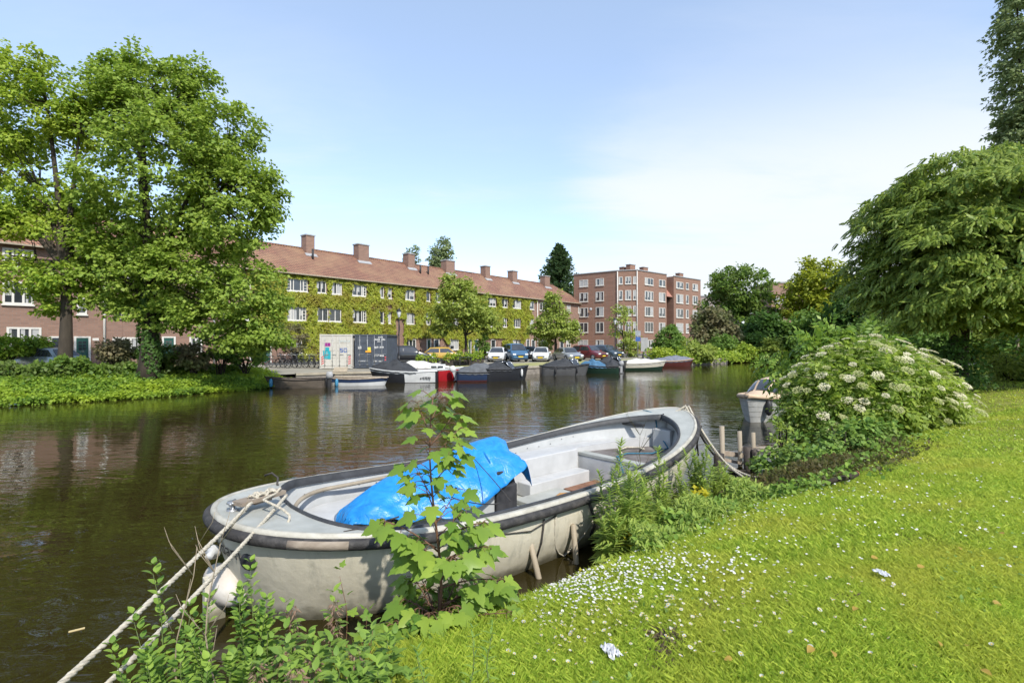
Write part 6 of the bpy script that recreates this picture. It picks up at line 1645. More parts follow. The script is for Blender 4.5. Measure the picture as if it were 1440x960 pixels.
# ---------------------------------------------------------------- blue tarpaulin over the engine
def tarpaulin():
    a, b_ = 1.66, 4.16; rows_ = []; nu, nv = 74, 46
    for i in range(nu):
        f = i / (nu - 1); s = a + (b_ - a) * f
        ridge = np.interp(f, [0, .06, .16, .35, .6, .8, .95, 1], [.58, .70, .84, .96, 1.08, 1.22, 1.27, 1.20])
        cen = np.interp(f, [0, .3, .7, 1], [.55, .60, .54, .42])
        wn_ = np.interp(f, [0, .06, .2, .45, .7, .9, 1], [.28, .42, .58, .92, .84, .66, .56]); wf = np.interp(f, [0, .2, .6, .9, 1], [.28, .34, .34, .32, .28])
        ro = []
        for j in range(nv):
            q = j / (nv - 1) * 2 - 1; w_ = wn_ if q < 0 else wf; aq = abs(q)
            t = cen + q * w_
            drop = (ridge - np.interp(f, [0, .3, .7, .88, 1], [.46, .50, .58, .74, .88])) * (aq ** 1.7)
            z = ridge - drop
            cr_ = lambda x: (1 - abs(math.sin(x))) ** 2.2
            fold = .055 * cr_(f * 5.2 + q * 1.3 + .4) * (.25 + aq) + .05 * cr_(f * 3.1 - q * 2.2 + 1.2) * (.2 + aq) + .03 * cr_(f * 9.3 + q * 3.4) * aq - .02 + .012 * math.sin(q * 17 - f * 12) * aq
            n3 = snoise(np.array([[s, t, 0]]), 3.2, 2)[0] * .016 + snoise(np.array([[s, t, 0]]), 9.0, 4)[0] * .004
            if aq > .82: z -= .02 * math.sin(f * 34) + .02
            ro.append(Vector((s + .05 * math.sin(q * 7 + 2) * (f > .8), t + .02 * math.sin(f * 23 + q * 5), z + fold + n3)))
        rows_.append(ro)
    # end flap hanging over the engine
    last = rows_[-1]
    for k in range(1, 7):
        rows_.append([p + Vector((.016 * k + .012 * math.sin(j * .6) * k / 6, 0, -.022 * k * (1.0 + .5 * math.sin(j * .35 + 1)) - .004 * k * k)) for j, p in enumerate(last)])
    first = rows_[0]
    for k in range(1, 6):
        rows_.insert(0, [p + Vector((-.03 * k, .02 * math.sin(j), -.06 * k)) for j, p in enumerate(first)])
    mb = MB(); mb.grid(rows_)
    m, nt = new_mat('blue_tarpaulin'); L = nt.links; out = N(nt, 'ShaderNodeOutputMaterial'); bs = N(nt, 'ShaderNodeBsdfPrincipled'); setin(bs, Roughness=.38); bs.inputs['Base Color'].default_value = (.008, .19, .52, 1); bs.inputs['Specular IOR Level'].default_value = .5
    tc = N(nt, 'ShaderNodeTexCoord'); nz = N(nt, 'ShaderNodeTexNoise'); setin(nz, Scale=6.0, Detail=5.0, Roughness=.5, Distortion=1.2); L.new(tc.outputs['Object'], nz.inputs['Vector'])
    cr = N(nt, 'ShaderNodeValToRGB'); L.new(nz.outputs['Fac'], cr.inputs[0]); cr.color_ramp.elements[0].position = .3; cr.color_ramp.elements[0].color = (.006, .16, .46, 1); cr.color_ramp.elements[1].position = .75; cr.color_ramp.elements[1].color = (.02, .24, .58, 1); L.new(cr.outputs[0], bs.inputs['Base Color'])
    bp = N(nt, 'ShaderNodeBump'); setin(bp, Strength=.6, Distance=.03); L.new(nz.outputs['Fac'], bp.inputs['Height'])
    vo = N(nt, 'ShaderNodeTexVoronoi'); vo.feature = 'DISTANCE_TO_EDGE'; setin(vo, Scale=7.0); L.new(tc.outputs['Object'], vo.inputs['Vector']); mr = N(nt, 'ShaderNodeMapRange'); setin(mr, From_Max=.06); L.new(vo.outputs['Distance'], mr.inputs['Value'])
    b2_ = N(nt, 'ShaderNodeBump'); setin(b2_, Strength=.22, Distance=.008); L.new(mr.outputs[0], b2_.inputs['Height']); L.new(bp.outputs[0], b2_.inputs['Normal']); L.new(b2_.outputs[0], bs.inputs['Normal']); L.new(bs.outputs[0], out.inputs[0])
    o = mb.build('tarpaulin', m, None, (SX, SY, 0)); o.rotation_euler = (0, 0, STH); so = o.modifiers.new('thickness', 'SOLIDIFY'); so.thickness = .004
    tag(o, 'bright blue creased tarpaulin draped over the engine of the sloop', 'tarpaulin')
tarpaulin()
for p0, p1, p2, lb in [(SW(3.5, .4, 1.10), SW(3.3, -.35, .95), SW(2.9, -1.24, .87), 'thin dark cord over the blue tarpaulin to the rail'), (SW(2.75, -.25, .72), SW(2.8, -.7, .70), SW(2.72, -1.24, .87), 'second thin cord lower on the blue tarpaulin, nearer the young maple')]:
    o = MB().tube(bez(p0, p1, p2, 8), .007, 4).build('tied_cord', M['rope_dark']); tag(o, lb, 'cord', 'cords holding the tarpaulin')
# bow ropes and the coil
Bp = SW(8.58, -.25, 1.42)
laid_rope('bow_rope', 'pale bow rope running over the rail down to the bank by the jetty', seg_rope([SW(8.05, .48, .98), SW(8.3, .1, 1.25), Bp, G(1010, 640, .62), G(1062, 680, .42)], .05, 14), .022, M['rope'], group='bow ropes')
laid_rope('bow_rope', 'second pale bow rope sagging lower beside the first, ending by the undergrowth', seg_rope([SW(8.05, .48, .92), SW(8.35, .0, 1.22), Bp + Vector((.05, -.05, 0)), G(1020, 650, .55), G(1080, 672, .5)], .08, 14), .020, M['rope'], group='bow ropes')
for p0, p1, lb, r in [(SW(8.5, -.45, 1.18), G(1005, 640, .1), 'dark wet rope from the bow down to the jetty post', .026), (SW(8.3, -.75, 1.1), G(968, 664, .0), 'thin dark rope hanging straight from the bow rail', .012), (SW(8.45, -.55, 1.1), G(982, 640, .2), 'short dark rope hanging close under the bow tip', .018)]:
    o = MB().tube(seg_rope([p0, p1], .06, 10), r, 6).build('hanging_rope', M['rope_dark']); tag(o, lb, 'rope', 'dark ropes under the bow')
cl = [SW(8.02 + .05 * math.sin(i * .55), .52 + .09 * math.cos(i * .5), .95 - .20 * abs(math.sin(i * .21)) + .05 * math.cos(i * .9)) for i in range(60)]
laid_rope('rope_coil', 'small coil of pale rope hung on the post inside the bow', cl, .013, M['rope'])
bl_ = [SW(6.35, -.35, .38), SW(6.42, -.2, .66), SW(6.6, .0, .63), SW(7.0, .05, .625), SW(7.3, -.3, .64), SW(7.6, -.25, .63), SW(7.85, -.3, .66), SW(8.1, .1, .9), SW(8.2, .22, 1.24), SW(8.25, .45, 1.275), SW(8.28, .62, 1.27)]
o = MB().tube(bl_, .014, 6).build('blue_rope', M['rope_blue']); tag(o, 'blue rope lying across the bow platform and up over the bow', 'rope')
o = MB().tube([SW(6.9, .1, .63), SW(7.05, .3, .64), SW(7.4, .35, .64), SW(7.6, .2, .63), SW(7.5, .02, .64)], .02, 7).build('rope_loop', M['rope']); tag(o, 'loose loop of cream rope on the bow platform', 'rope')
o = MB().tube([SW(5.0, .0, .215), SW(5.15, .06, .22), SW(5.3, .0, .215), SW(5.2, -.06, .22), SW(5.02, -.02, .22)], .02, 6).build('rope_scrap', mat('orange_rope', (.40, .22, .08), .9)); tag(o, 'scrap of tan rope on the floor panel by the engine', 'rope')
bk_ = [SW(.92, 1.28, 1.02), SW(.98, 1.2, 1.06), SW(1.06, 1.22, .98), SW(1.0, 1.05, .95), SW(1.05, .95, .72), SW(1.08, .9, .55)]
o = MB().tube(bk_, .014, 5).build('black_line', M['rope_dark']); tag(o, 'black line knotted on the far rail near the stern deck', 'rope')

# ---------------------------------------------------------------- jetty beside the bow
j = empty('jetty', (0, 0, 0), 0, 'small broken wooden jetty with three upright posts by the bow', 'jetty')
def post(px, yb, yt, r, m_):
    b_ = G(px, yb, 0); D = b_.y; tp = P(px - 1, yt, D); MB().tube([b_ - Vector((0, 0, .9)), b_, tp], r, 8).build('post', m_, j); return b_
p1 = post(1016, 662, 599, .055, M['wood_tan']); p2 = post(1041, 655, 606, .05, M['wood_tan']); p3 = post(1060, 650, 608, .05, M['wood_tan'])
p4 = post(1012, 672, 638, .11, M['wood_dark']); p5 = post(1052, 662, 628, .09, M['wood_dark']); p6 = post(1062, 664, 632, .06, M['wood_dark'])
def plank(pa, pb, w_, h_, m_, nm='plank'):
    d = pb - pa; mb = MB(); c_ = (pa + pb) / 2; q = d.to_track_quat('X', 'Z').to_matrix().to_4x4(); mb.box((0, 0, 0), (d.length, w_, h_), M=Matrix.Translation(c_) @ q); return mb.build(nm, m_, j)
plank(P(1012, 636, 11.4), P(1045, 640, 11.6), .10, .10, M['wood_grey'], 'beam'); plank(P(1013, 645, 11.2), P(1043, 651, 11.4), .12, .06, M['wood_grey'], 'beam')
plank(P(1044, 629, 11.9), P(1118, 634, 11.2), .16, .05, M['wood_grey']); plank(P(1046, 632, 11.6), P(1110, 639, 10.8), .16, .05, M['wood_grey']); plank(P(1048, 630, 12.1), P(1116, 629, 11.8), .16, .05, M['wood_grey']); plank(P(1062, 650, 11.3), P(1080, 638, 11.3), .07, .07, M['wood_dark'], 'brace')
# ---------------------------------------------------------------- plants at the water's edge
def ground(x, y): return float(lawn_z(x, y))


def stem_leaves(h, n_nodes, leaf, tpl, seed, lean=.1, pairs=2, petiole=.0, droop=.5, start=.15, taper=.55, tip=True, alt=False, up=.3):
    """Points, directions and sizes of leaves set round an upright stem; returns stem path too."""
    r = random.Random(seed); a0 = r.uniform(0, 6.28); lx, ly = r.uniform(-lean, lean), r.uniform(-lean, lean)
    path = [Vector((lx * (t ** 1.6) * h + .012 * math.sin(t * 9 + a0), ly * (t ** 1.6) * h, t * h)) for t in [i / 9 for i in range(10)]]
    def at(t):
        k = min(8, int(t * 9)); return path[k].lerp(path[k + 1], t * 9 - k)
    pos, fw, nr, sc = [], [], [], []
    for i in range(n_nodes):
        t = start + (1 - start) * i / max(1, n_nodes - 1); p = at(min(t, .999)); size = leaf * (1 - taper * t ** 1.5) * r.uniform(.8, 1.2)
        for k in range(pairs):
            a = a0 + i * (2.4 if alt else math.pi / 2) + k * 2 * math.pi / pairs + r.uniform(-.3, .3)
            d = Vector((math.cos(a), math.sin(a), 0)); lift = up + .9 * t * t - droop * (1 - t) * .6 + r.uniform(-.2, .2)
            f = (d + Vector((0, 0, lift))).normalized(); q = p + f * petiole * size
            pos.append(q); fw.append(f); nr.append(Vector((0, 0, 1)) - d * lift * .6 + Vector((r.uniform(-.2, .2), r.uniform(-.2, .2), 0))); sc.append(size)
    A = lambda x: np.array([tuple(v) for v in x])
    return path, A(pos), A(fw), A(nr), np.array(sc), list(zip(pos, fw, sc))


def plant(name, label, cat, loc, h, n_nodes, leaf, tpl, lm, sm, seed, group=None, stems=1, spread=.1, stem_r=.006, extra=None, **kw):
    t = empty(name, loc, 0, label, cat, group); parts = []; mb = MB(); r = random.Random(seed + 77)
    for s_ in range(stems):
        hh = h * (1 if s_ == 0 else r.uniform(.55, .95)); off = Vector((r.uniform(-spread, spread), r.uniform(-spread, spread), 0)) if s_ else Vector((0, 0, 0))
        path, pos, fw, nr, sc, pl_ = stem_leaves(hh, max(3, int(n_nodes * hh / h)), leaf, tpl, seed * 13 + s_, **kw)
        parts.append(scatter(tpl, pos + np.array(off), fw, nr, sc)); k = len(path)
        mb.tube([p + off - Vector((0, 0, .04)) for p in path], [stem_r * (1 - .75 * i / (k - 1)) for i in range(k)], 5)
    V, F = join(parts); link_mesh('foliage', np_mesh(name + '_leaves', V, F, lm, True), t); mb.build('stem', sm, t)
    if extra: extra(t, h, seed)
    return t


def tassels(t, h, seed):
    r = np.random.default_rng(seed); n = 110; z = h * r.uniform(.62, .95, n); a = r.uniform(0, 6.28, n); rad = r.uniform(.01, .07, n) * (1.15 - z / h * .7)
    pos = np.stack([np.cos(a) * rad, np.sin(a) * rad, z - rad * .35], 1); fw = np.stack([np.cos(a), np.sin(a), -.7 + 0 * a], 1) + r.normal(0, .3, (n, 3))
    V, F = scatter(LEAF_LONG, pos, fw, r.normal(0, 1, (n, 3)) + [0, 0, .5], r.uniform(.02, .045, n)); link_mesh('flower_spike', np_mesh('tassel', V, F, M['pink_tassel']), t)


def base(px, py): 
    """Ground point of the lawn bank seen at the pixel (found along the view ray)."""
    for D in np.arange(1.6, 40, .02):
        p = P(px, py, float(D))
        if p.z <= lawn_z(p.x, p.y): return Vector((p.x, p.y, ground(p.x, p.y)))
    return p


def at(px, D, dz=-.02):
    x = (px - 720) / FPX * D; return Vector((x, D, ground(x, D) + dz))


def hgt(py, D, b): return EYE - (py - HY) / FPX * D - b.z


# --- the young maple in front of the boat
def sapling():
    b = at(612, 3.95); H = hgt(556, 3.95, b); t = empty('maple_sapling', b, 0, 'young maple sapling with lobed bright leaves standing before the sloop', 'sapling')
    r = random.Random(4); mb = MB(); pos, fw, nr, sc = [], [], [], []
    path = [Vector((.045 * math.sin(k * .5), .02 * math.sin(k * .9), H * k / 12)) for k in range(13)]
    mb.tube([path[0] - Vector((0, 0, .1))] + path, [.016] + [.0145 - .0105 * k / 12 for k in range(13)], 7)
    def leaf(p, a, lift, pet, size, dr):
        d = Vector((math.cos(a), math.sin(a), lift)).normalized(); q = p + d * pet; 
        q = q + Vector((0, 0, -.02)); mb.tube(bez(p, p + d * pet * .6 + Vector((0, 0, .02)), q, 4), [.0035, .003, .0026, .002], 4)
        f = (Vector((math.cos(a), math.sin(a), 0)) + Vector((r.uniform(-.3, .3), r.uniform(-.3, .3), -dr))).normalized()
        # blades turn their faces to the light
        pos.append(q); fw.append(f); nr.append(Vector((.15, -.45, .8)) + Vector((r.uniform(-.5, .5), r.uniform(-.4, .4), r.uniform(-.2, .2))) + Vector((math.cos(a), math.sin(a), 0)) * .4); sc.append(size * .9)
    def at_(t): 
        k = min(11, int(t * 12)); return path[k].lerp(path[k + 1], t * 12 - k)
    for i, tt in enumerate([.40, .45, .50, .55, .60, .65, .70, .75, .80, .85, .90, .94, .985]):
        for k in range(2):
            a = i * math.pi / 2 + k * math.pi + r.uniform(-.4, .4) + .3; leaf(at_(tt), a, .45 + .5 * tt, (.20 - .12 * tt) * r.uniform(.8, 1.3) + .03, (.20 - .075 * tt) * r.uniform(.85, 1.15), .35)
        if .42 < tt < .92:
            a = r.uniform(0, 6.28)
            br = bez(at_(tt), at_(tt) + Vector((math.cos(a) * .10, math.sin(a) * .08, .08)), at_(tt) + Vector((math.cos(a) * .22, math.sin(a) * .15, .22)), 5); mb.tube(br, [.005, .0045, .004, .003, .002], 5)
            for k in range(6): leaf(br[-1 - k // 2], a + (k % 2 * 2 - 1) * 1.0 + r.uniform(-.4, .4), .2, .08, .145 * r.uniform(.8, 1.15), .4)
    # low side branches
    for i in range(22):
        tt = r.uniform(.05, .42); a = i * 2.4 + .4; ln = r.uniform(.25, .52) * (1.25 if math.cos(a) > 0 else .8)
        p0 = at_(tt); p2 = p0 + Vector((math.cos(a) * ln, math.sin(a) * ln * .7, r.uniform(.02, .30))); br = bez(p0, p0.lerp(p2, .5) + Vector((0, 0, .06)), p2, 7); mb.tube(br, [.008 - .0008 * k for k in range(7)], 5)
        for k in range(1, 7):
            for sg in (-1, 1):
                if r.random() < .88: leaf(br[k], a + sg * r.uniform(.5, 1.3), .15, r.uniform(.05, .12), r.uniform(.12, .20), r.uniform(.2, .6))
        leaf(br[-1], a, .1, .05, .17, .4)
    A = lambda x: np.array([tuple(v) for v in x])
    V, F = scatter(LEAF_MAPLE, A(pos), A(fw), A(nr), np.array(sc)); link_mesh('foliage', np_mesh('sapling_leaves', V, F, M['sapling_leaf']), t); mb.build('stem', M['red_stem'], t)
sapling()
b = at(492, 3.6); plant('maple_seedling', 'small maple seedling with yellowish top leaves by the sapling', 'seedling', b, hgt(800, 3.6, b), 5, .10, LEAF_MAPLE, M['sapling_leaf'], M['red_stem'], 9, petiole=.5, droop=.5)
b = at(520, 3.5); plant('maple_seedling', 'low broad-leaved maple seedling left of the sapling foot', 'seedling', b, hgt(860, 3.5, b), 5, .13, LEAF_MAPLE, M['sapling_leaf'], M['red_stem'], 10, petiole=.5, droop=.5, stems=2, spread=.12)
# --- leafy stems on the left of the frame
SH = 'leafy bank shoots left of the sloop'
for i, (px, D, top, lb) in enumerate([(243, 2.95, 795, 'tall leafy shoot crossing in front of the mooring ropes'), (268, 3.0, 850, 'leafy shoot right behind the bare dry twig'), (330, 3.1, 848, 'leafy shoot before the white fender'), (352, 3.15, 800, 'leafy shoot with its tip against the pale hull'), (215, 2.85, 865, 'outermost leafy shoot under the lower mooring rope'), (300, 2.9, 880, 'short leafy shoot below the fender'),
                                     (372, 3.2, 885, 'thin leafy shoot over the dark water by the hull'), (228, 2.75, 915, 'low leafy shoot at the bottom edge under the ropes'), (262, 2.7, 920, 'low leafy shoot at the bottom edge below the dry twig'), (338, 2.8, 925, 'low leafy shoot at the bottom edge below the fender')]):
    b = at(px, D); plant('leafy_shoot', lb, 'weed', b, max(.2, hgt(top, D, b)), 20, .072, LEAF_BROAD, M['weed_leaf'], M['green_stem'], 300 + i, SH, alt=True, pairs=3, droop=.7, petiole=.3, taper=.30, lean=.13, start=.05, stems=4, spread=.09)
# --- nettles with flower tassels
NT = 'nettles along the bottom of the bank'
for i, (px, D, top, lb) in enumerate([(414, 3.25, 842, 'nettle with pinkish tassels standing alone over the dark water'), (470, 3.3, 838, 'nettle with pinkish tassels next to the maple seedling'), (528, 3.0, 872, 'tall dark nettle just left of the sapling foot'), (395, 2.95, 905, 'nettle with drooping leaves in the middle of the bank'), (440, 2.9, 915, 'nettle between the two tasselled ones, lower'), (500, 2.75, 905, 'brownish nettle nearest the bright grass'), (362, 2.75, 925, 'low nettle beside the leafy shoots'), (415, 2.6, 930, 'low nettle at the bottom edge of the photo')]):
    b = at(px, D); plant('nettle', lb, 'weed', b, max(.2, hgt(top, D, b)), 10, .135, LEAF_NETTLE, M['weed_leaf' if i % 3 == 1 else 'nettle_leaf'], M['brown_herb'] if i in (4, 5) else M['red_stem'], 340 + i, NT, pairs=2, droop=.4, petiole=.12, taper=.55, lean=.1, start=.15, stems=1 if i < 3 else 4, spread=.12, extra=tassels if i != 2 else None)
TH = 'silvery weeds in the grass'
for i, (px, D, top, lb) in enumerate([(656, 2.55, 890, 'silvery dark weed left of its twin at the bottom of the grass'), (686, 2.55, 880, 'silvery dark weed right of its twin, taller'), (596, 2.6, 915, 'small dark weed nearest the sapling in the long grass')]):
    b = at(px, D); plant('thistle', lb, 'weed', b, max(.12, hgt(top, D, b)), 11, .06, LEAF_LANCE, M['nettle_leaf'], M['green_stem'], 370 + i, TH, pairs=3, alt=True, droop=.2, taper=.3)
# dry twigs
def dry(label, loc, h, seed, n=7, m_=None, cat='dry stalk'):
    r = random.Random(seed); mb = MB(); path = [Vector((.05 * math.sin(k * .8 + seed), .03 * math.cos(k), h * k / 7)) for k in range(8)]; mb.tube(path, [.007 - .0007 * k for k in range(8)], 5)
    for i in range(n):
        k = r.randrange(3, 8); a = r.uniform(0, 6.28); l = r.uniform(.08, .25) * h; mb.tube([path[k], path[k] + Vector((math.cos(a) * l * .5, math.sin(a) * l * .3, l * .7)), path[k] + Vector((math.cos(a) * l * .6, math.sin(a) * l * .4, l))], [.003, .002, .001], 4)
    return tag(mb.build('dry_stalk', m_ or M['dry'], None, loc), label, cat)
b = at(303, 2.9); dry('tall bare dry twig rising among the leafy shoots', b, hgt(765, 2.9, b), 1, 12); b = at(262, 3.0); dry('thin bare twig beside the leafy shoot under the ropes', b, hgt(770, 3.0, b), 2)
b = at(170, 2.5, 0); 
t = dry('single bent twig sticking up at the bottom of the water', at(166, 2.75), .5, 3, 3)
# --- the tall herb clump between boat and lawn
HC = 'tall green herbs between the sloop and the lawn'
hr = random.Random(12); HL = []
spots = [(848, 6.25, 655), (868, 6.4, 690), (862, 6.1, 720), (884, 6.6, 680), (900, 6.9, 700), (878, 6.3, 735), (915, 7.0, 690), (905, 6.6, 740), (930, 7.2, 660), (940, 7.0, 705), (935, 6.8, 735), (958, 7.5, 675), (965, 7.3, 705), (980, 7.8, 650), (990, 7.6, 690), (1000, 8.0, 660), (1010, 7.9, 690), (1022, 8.2, 670), (895, 6.3, 750), (862, 5.95, 750), (920, 6.7, 720), (950, 7.2, 725), (975, 7.5, 715), (1035, 8.3, 690), (845, 5.9, 735)]
for i, (px, D, top) in enumerate(spots):
    b = at(px + max(0, (890 - px) * .45), D); h = max(.35, hgt(top, D, b)) * 1.25
    lb = 'tallest herb of the clump, with its tip just below the rail of the sloop' if i == 0 else 'tall lance-leaved herb in the dense clump against the near hull'
    plant('tall_herb', lb, 'weed', b, h, int(18 + h * 20), .19, LEAF_LANCE, M['herb_leaf'], M['green_stem'], 400 + i, HC, pairs=3, alt=True, droop=.35, taper=.55, lean=.12, start=.02, stems=6, spread=.15, stem_r=.006)
for i, (px, D, top, lb) in enumerate([(985, 7.4, 690, 'yellow-leaved maple seedling high in the herb clump'), (886, 5.8, 755, 'small yellow plant at the foot of the herb clump'), (905, 6.2, 730, 'olive maple-leaved seedling in front of the herb clump')]):
    b = at(px, D); plant('yellow_seedling', lb, 'seedling', b, max(.18, hgt(top, D, b)), 6, .16, LEAF_MAPLE, M['yellow_herb'] if i < 2 else M['sapling_leaf'], M['red_stem'], 450 + i, petiole=.4, droop=.5, stems=2, spread=.12, start=.4)
b = at(905, 6.9); dry('dry reddish seed stalk before the rail of the sloop', b, hgt(612, 6.9, b), 6, 16, M['brown_herb'])
b = G(818, 815, .02); plant('yellow_seedling', 'tiny yellow-green sprout in the water by the daisies', 'seedling', (b.x, b.y, -.05), .16, 4, .10, LEAF_MAPLE, M['yellow_herb'], M['green_stem'], 460, petiole=.3)

# --- elder in blossom
def elder():
    c0 = Vector((8.2, 12.1, .76)); t = empty('elder_bush', c0, 0, 'large elder bush covered in flat creamy white flower heads', 'bush')
    g = np.random.default_rng(17); blobs = [(0, 0, .80, 1.5, 1.4, .95), (-.95, -.1, .5, .85, .95, .78), (1.0, 0, .72, .85, .95, .88), (.25, .2, 1.25, .95, 1.0, .60), (1.35, -.3, .35, .65, .7, .55), (-1.15, -.2, .12, .65, .7, .55)]
    c, o_ = blob_points(blobs, 900, 17, .72, -1.25, .9, g)
    per = 7; ci = np.repeat(np.arange(len(c)), per); n = len(ci)
    pos = c[ci] + g.normal(0, .10, (n, 3)); fw = o_[ci] * .7 + g.normal(0, .6, (n, 3)); fw[:, 2] -= .25; nr = o_[ci] * .6 + g.normal(0, .3, (n, 3)); nr[:, 2] += .8
    V, F = scatter(FROND_ELDER, pos, fw, nr, g.uniform(.17, .30, n)); link_mesh('foliage', np_mesh('elder_leaves', V, F, M['elder_leaf']), t)
    mb = MB()
    for i in range(26):
        q = Vector(c[i * 9]); mb.tube(bez(Vector((g.uniform(-.2, .2), g.uniform(-.2, .2), -.35)), Vector((q.x * .4, q.y * .4, q.z * .7)), q, 6), [.04, .032, .025, .018, .012, .006], 5)
    mb.build('stem', M['bark'], t)
    fm = leafmat('elder_blossom', (.52, .49, .31), (.66, .62, .46), (.48, .46, .27), rough=.8, trans=.15, k=(1, 1, 1))
    bm_ = leafmat('elder_bud', (.32, .34, .14), (.44, .44, .22), rough=.8, trans=.2, k=(1, 1, 1))
    heads = []
    for v in range(4):
        gg = np.random.default_rng(30 + v); m_ = 130; rr = .095 * np.sqrt(gg.random(m_)); a = gg.uniform(0, 6.28, m_)
        pp = np.stack([rr * np.cos(a), rr * np.sin(a), .02 - rr * rr * 1.6 + gg.normal(0, .006, m_)], 1)
        V, F = scatter(LEAF_WIDE, pp, np.stack([np.cos(a), np.sin(a), .1 * a], 1) + gg.normal(0, .5, (m_, 3)) * [1, 1, .2], np.tile([0, 0, 1.], (m_, 1)) + gg.normal(0, .25, (m_, 3)), gg.uniform(.016, .028, m_))
        heads.append(np_mesh('blossom_head', V, F, bm_ if v == 3 else fm))
    c2, o2 = blob_points(blobs, 2600, 23, .97, -3, 1, g); k = 0; used = []; rest = []
    for p, o_ in zip(c2, o2):
        if o_[1] > .35 or p[2] < .0 or o_[2] < -.25: continue
        # keep only heads on the outside of the whole bush
        if any(((p[0] - b_[0]) / b_[3]) ** 2 + ((p[1] - b_[1]) / b_[4]) ** 2 + ((p[2] - b_[2]) / b_[5]) ** 2 < .80 for b_ in blobs): continue
        if any((p - q) @ (p - q) < .015 for q in used): continue
        used.append(p)
        if k >= 98:
            k += 1; loc = p + o_ * .16 + [0, -.03, .03]; m_ = 70; gg = g; rr = .06 * np.sqrt(gg.random(m_)); a = gg.uniform(0, 6.28, m_)
            rest.append(scatter(LEAF_WIDE, loc + np.stack([rr * np.cos(a), rr * np.sin(a) * .9 - .2 * rr, -rr * rr * 1.6 + gg.normal(0, .006, m_)], 1), np.stack([np.cos(a), np.sin(a), .1 * a], 1) + gg.normal(0, .5, (m_, 3)) * [1, 1, .2], np.tile([0, -.2, 1.], (m_, 1)) + gg.normal(0, .25, (m_, 3)), gg.uniform(.013, .022, m_))); continue
        ob = link_mesh('flower_head', heads[int(g.integers(0, 4)) if g.random() < .8 else 3], t, tuple(p + o_ * .20 + [0, -.03, .06])); s_ = g.uniform(.65, 1.25); ob.scale = (s_, s_, s_)
        tl = Vector((o_[0] * .8, o_[1] * .8 - .15, 1.0)).normalized(); ob.rotation_euler = tl.to_track_quat('Z', 'Y').to_euler(); k += 1
        if k >= 270: break
    V, F = join(rest); tag(link_mesh('small_flower_heads', np_mesh('small_flower_heads', V, F, bm_), t), kind='stuff')
elder()
make_bush('leafy_shrub', 'fresh green feathery shrub without flowers rising behind the elder', 'bush', (8.6, 13.6, .8), [(8.0, 13.6, 2.25, 1.3, .9, .7), (9.1, 13.6, 2.3, 1.1, .9, .75), (8.4, 13.5, 2.8, .7, .6, .45)], M['sapling_leaf'], 130, 9, .35, .30, 131, tpl=FROND_ELDER)
# bramble and undergrowth along the edge
make_bush('bramble', 'dense green bramble mound below the elder at the bank edge', 'bush', (6.1, 9.55, .5), [(6.3, 10.0, .75, .85, .7, .50), (5.6, 9.5, .45, .8, .65, .38), (6.9, 10.2, .85, .65, .5, .42), (5.2, 9.9, .35, .6, .5, .35)], M['nettle_leaf'], 210, 26, .2, .085, 132, tpl=LEAF_WIDE)
make_bush('green_tuft', 'upright leafy tuft at the water end of the jetty', 'bush', (5.55, 10.6, .2), [(5.5, 10.6, .75, .22, .2, .45), (5.65, 10.4, .45, .35, .3, .3)], M['herb_leaf'], 40, 16, .13, .09, 133)
g = np.random.default_rng(55); n = 12000; tt = g.uniform(3.9, 8.6, n); dd = g.normal(.60, .46, n) * np.interp(tt, [4.3, 5.5, 7, 8.4], [.8, 1.25, 1.3, 1.0])
X_ = tt * .75 + dd * .66; Y_ = 5.2 + tt * .66 - dd * .75; kk = snoise(np.stack([X_, Y_, 0 * X_], 1), 1.8, 4); k = (dd > -.2) & (dd < 2.0) & (kk > -.5 + .35 * np.clip(dd - .6, 0, 2)); X_, Y_, dd, kk, tt = X_[k], Y_[k], dd[k], kk[k], tt[k]; n = len(X_)
hh = (.14 + .22 * np.clip(kk + .5, 0, 1)) * np.clip(1.4 - dd * .6, .3, 1); pos = np.stack([X_, Y_, lawn_z(X_, Y_) + g.random(n) * hh], 1)
V, F = scatter(LEAF4, pos, g.normal(0, 1, (n, 3)) + [0, -.2, .4], g.normal(0, .5, (n, 3)) + [0, 0, 1], g.uniform(.035, .085, n))
tag(link_mesh('undergrowth', np_mesh('undergrowth', V, F, M['brown_herb'])), 'brownish low undergrowth at the bank edge near the jetty', 'undergrowth', kind='stuff')
g = np.random.default_rng(56); n = 9000; tt = g.uniform(-5.0, 4.6, n); dd = g.normal(.34, .28, n); X_ = tt * .75 + dd * .66; Y_ = 5.2 + tt * .66 - dd * .75; k = ((X_ < -.45) | (X_ > 1.3)) & (dd > -.1); X_, Y_, dd = X_[k], Y_[k], dd[k]; n = len(X_)
pos = np.stack([X_, Y_, lawn_z(X_, Y_) + g.random(n) ** .8 * .34 * np.clip(1.3 - dd, .2, 1) * (.65 + .35 * np.sin(X_ * 7 + Y_ * 3))], 1); V, F = scatter(LEAF_BROAD, pos, g.normal(0, 1, (n, 3)) + [0, -.2, .3], g.normal(0, .5, (n, 3)) + [0, -.2, 1], g.uniform(.04, .095, n))
tag(link_mesh('bank_weeds', np_mesh('bank_weeds', V, F, M['weed_leaf'])), 'low leafy weeds covering the edge of the bank', 'weeds', kind='stuff')

# ---------------------------------------------------------------- grass, daisies and litter
BARE = [(base(935, 905), .11), (base(1000, 858), .07), (base(930, 935), .09), (base(1190, 845), .08)]


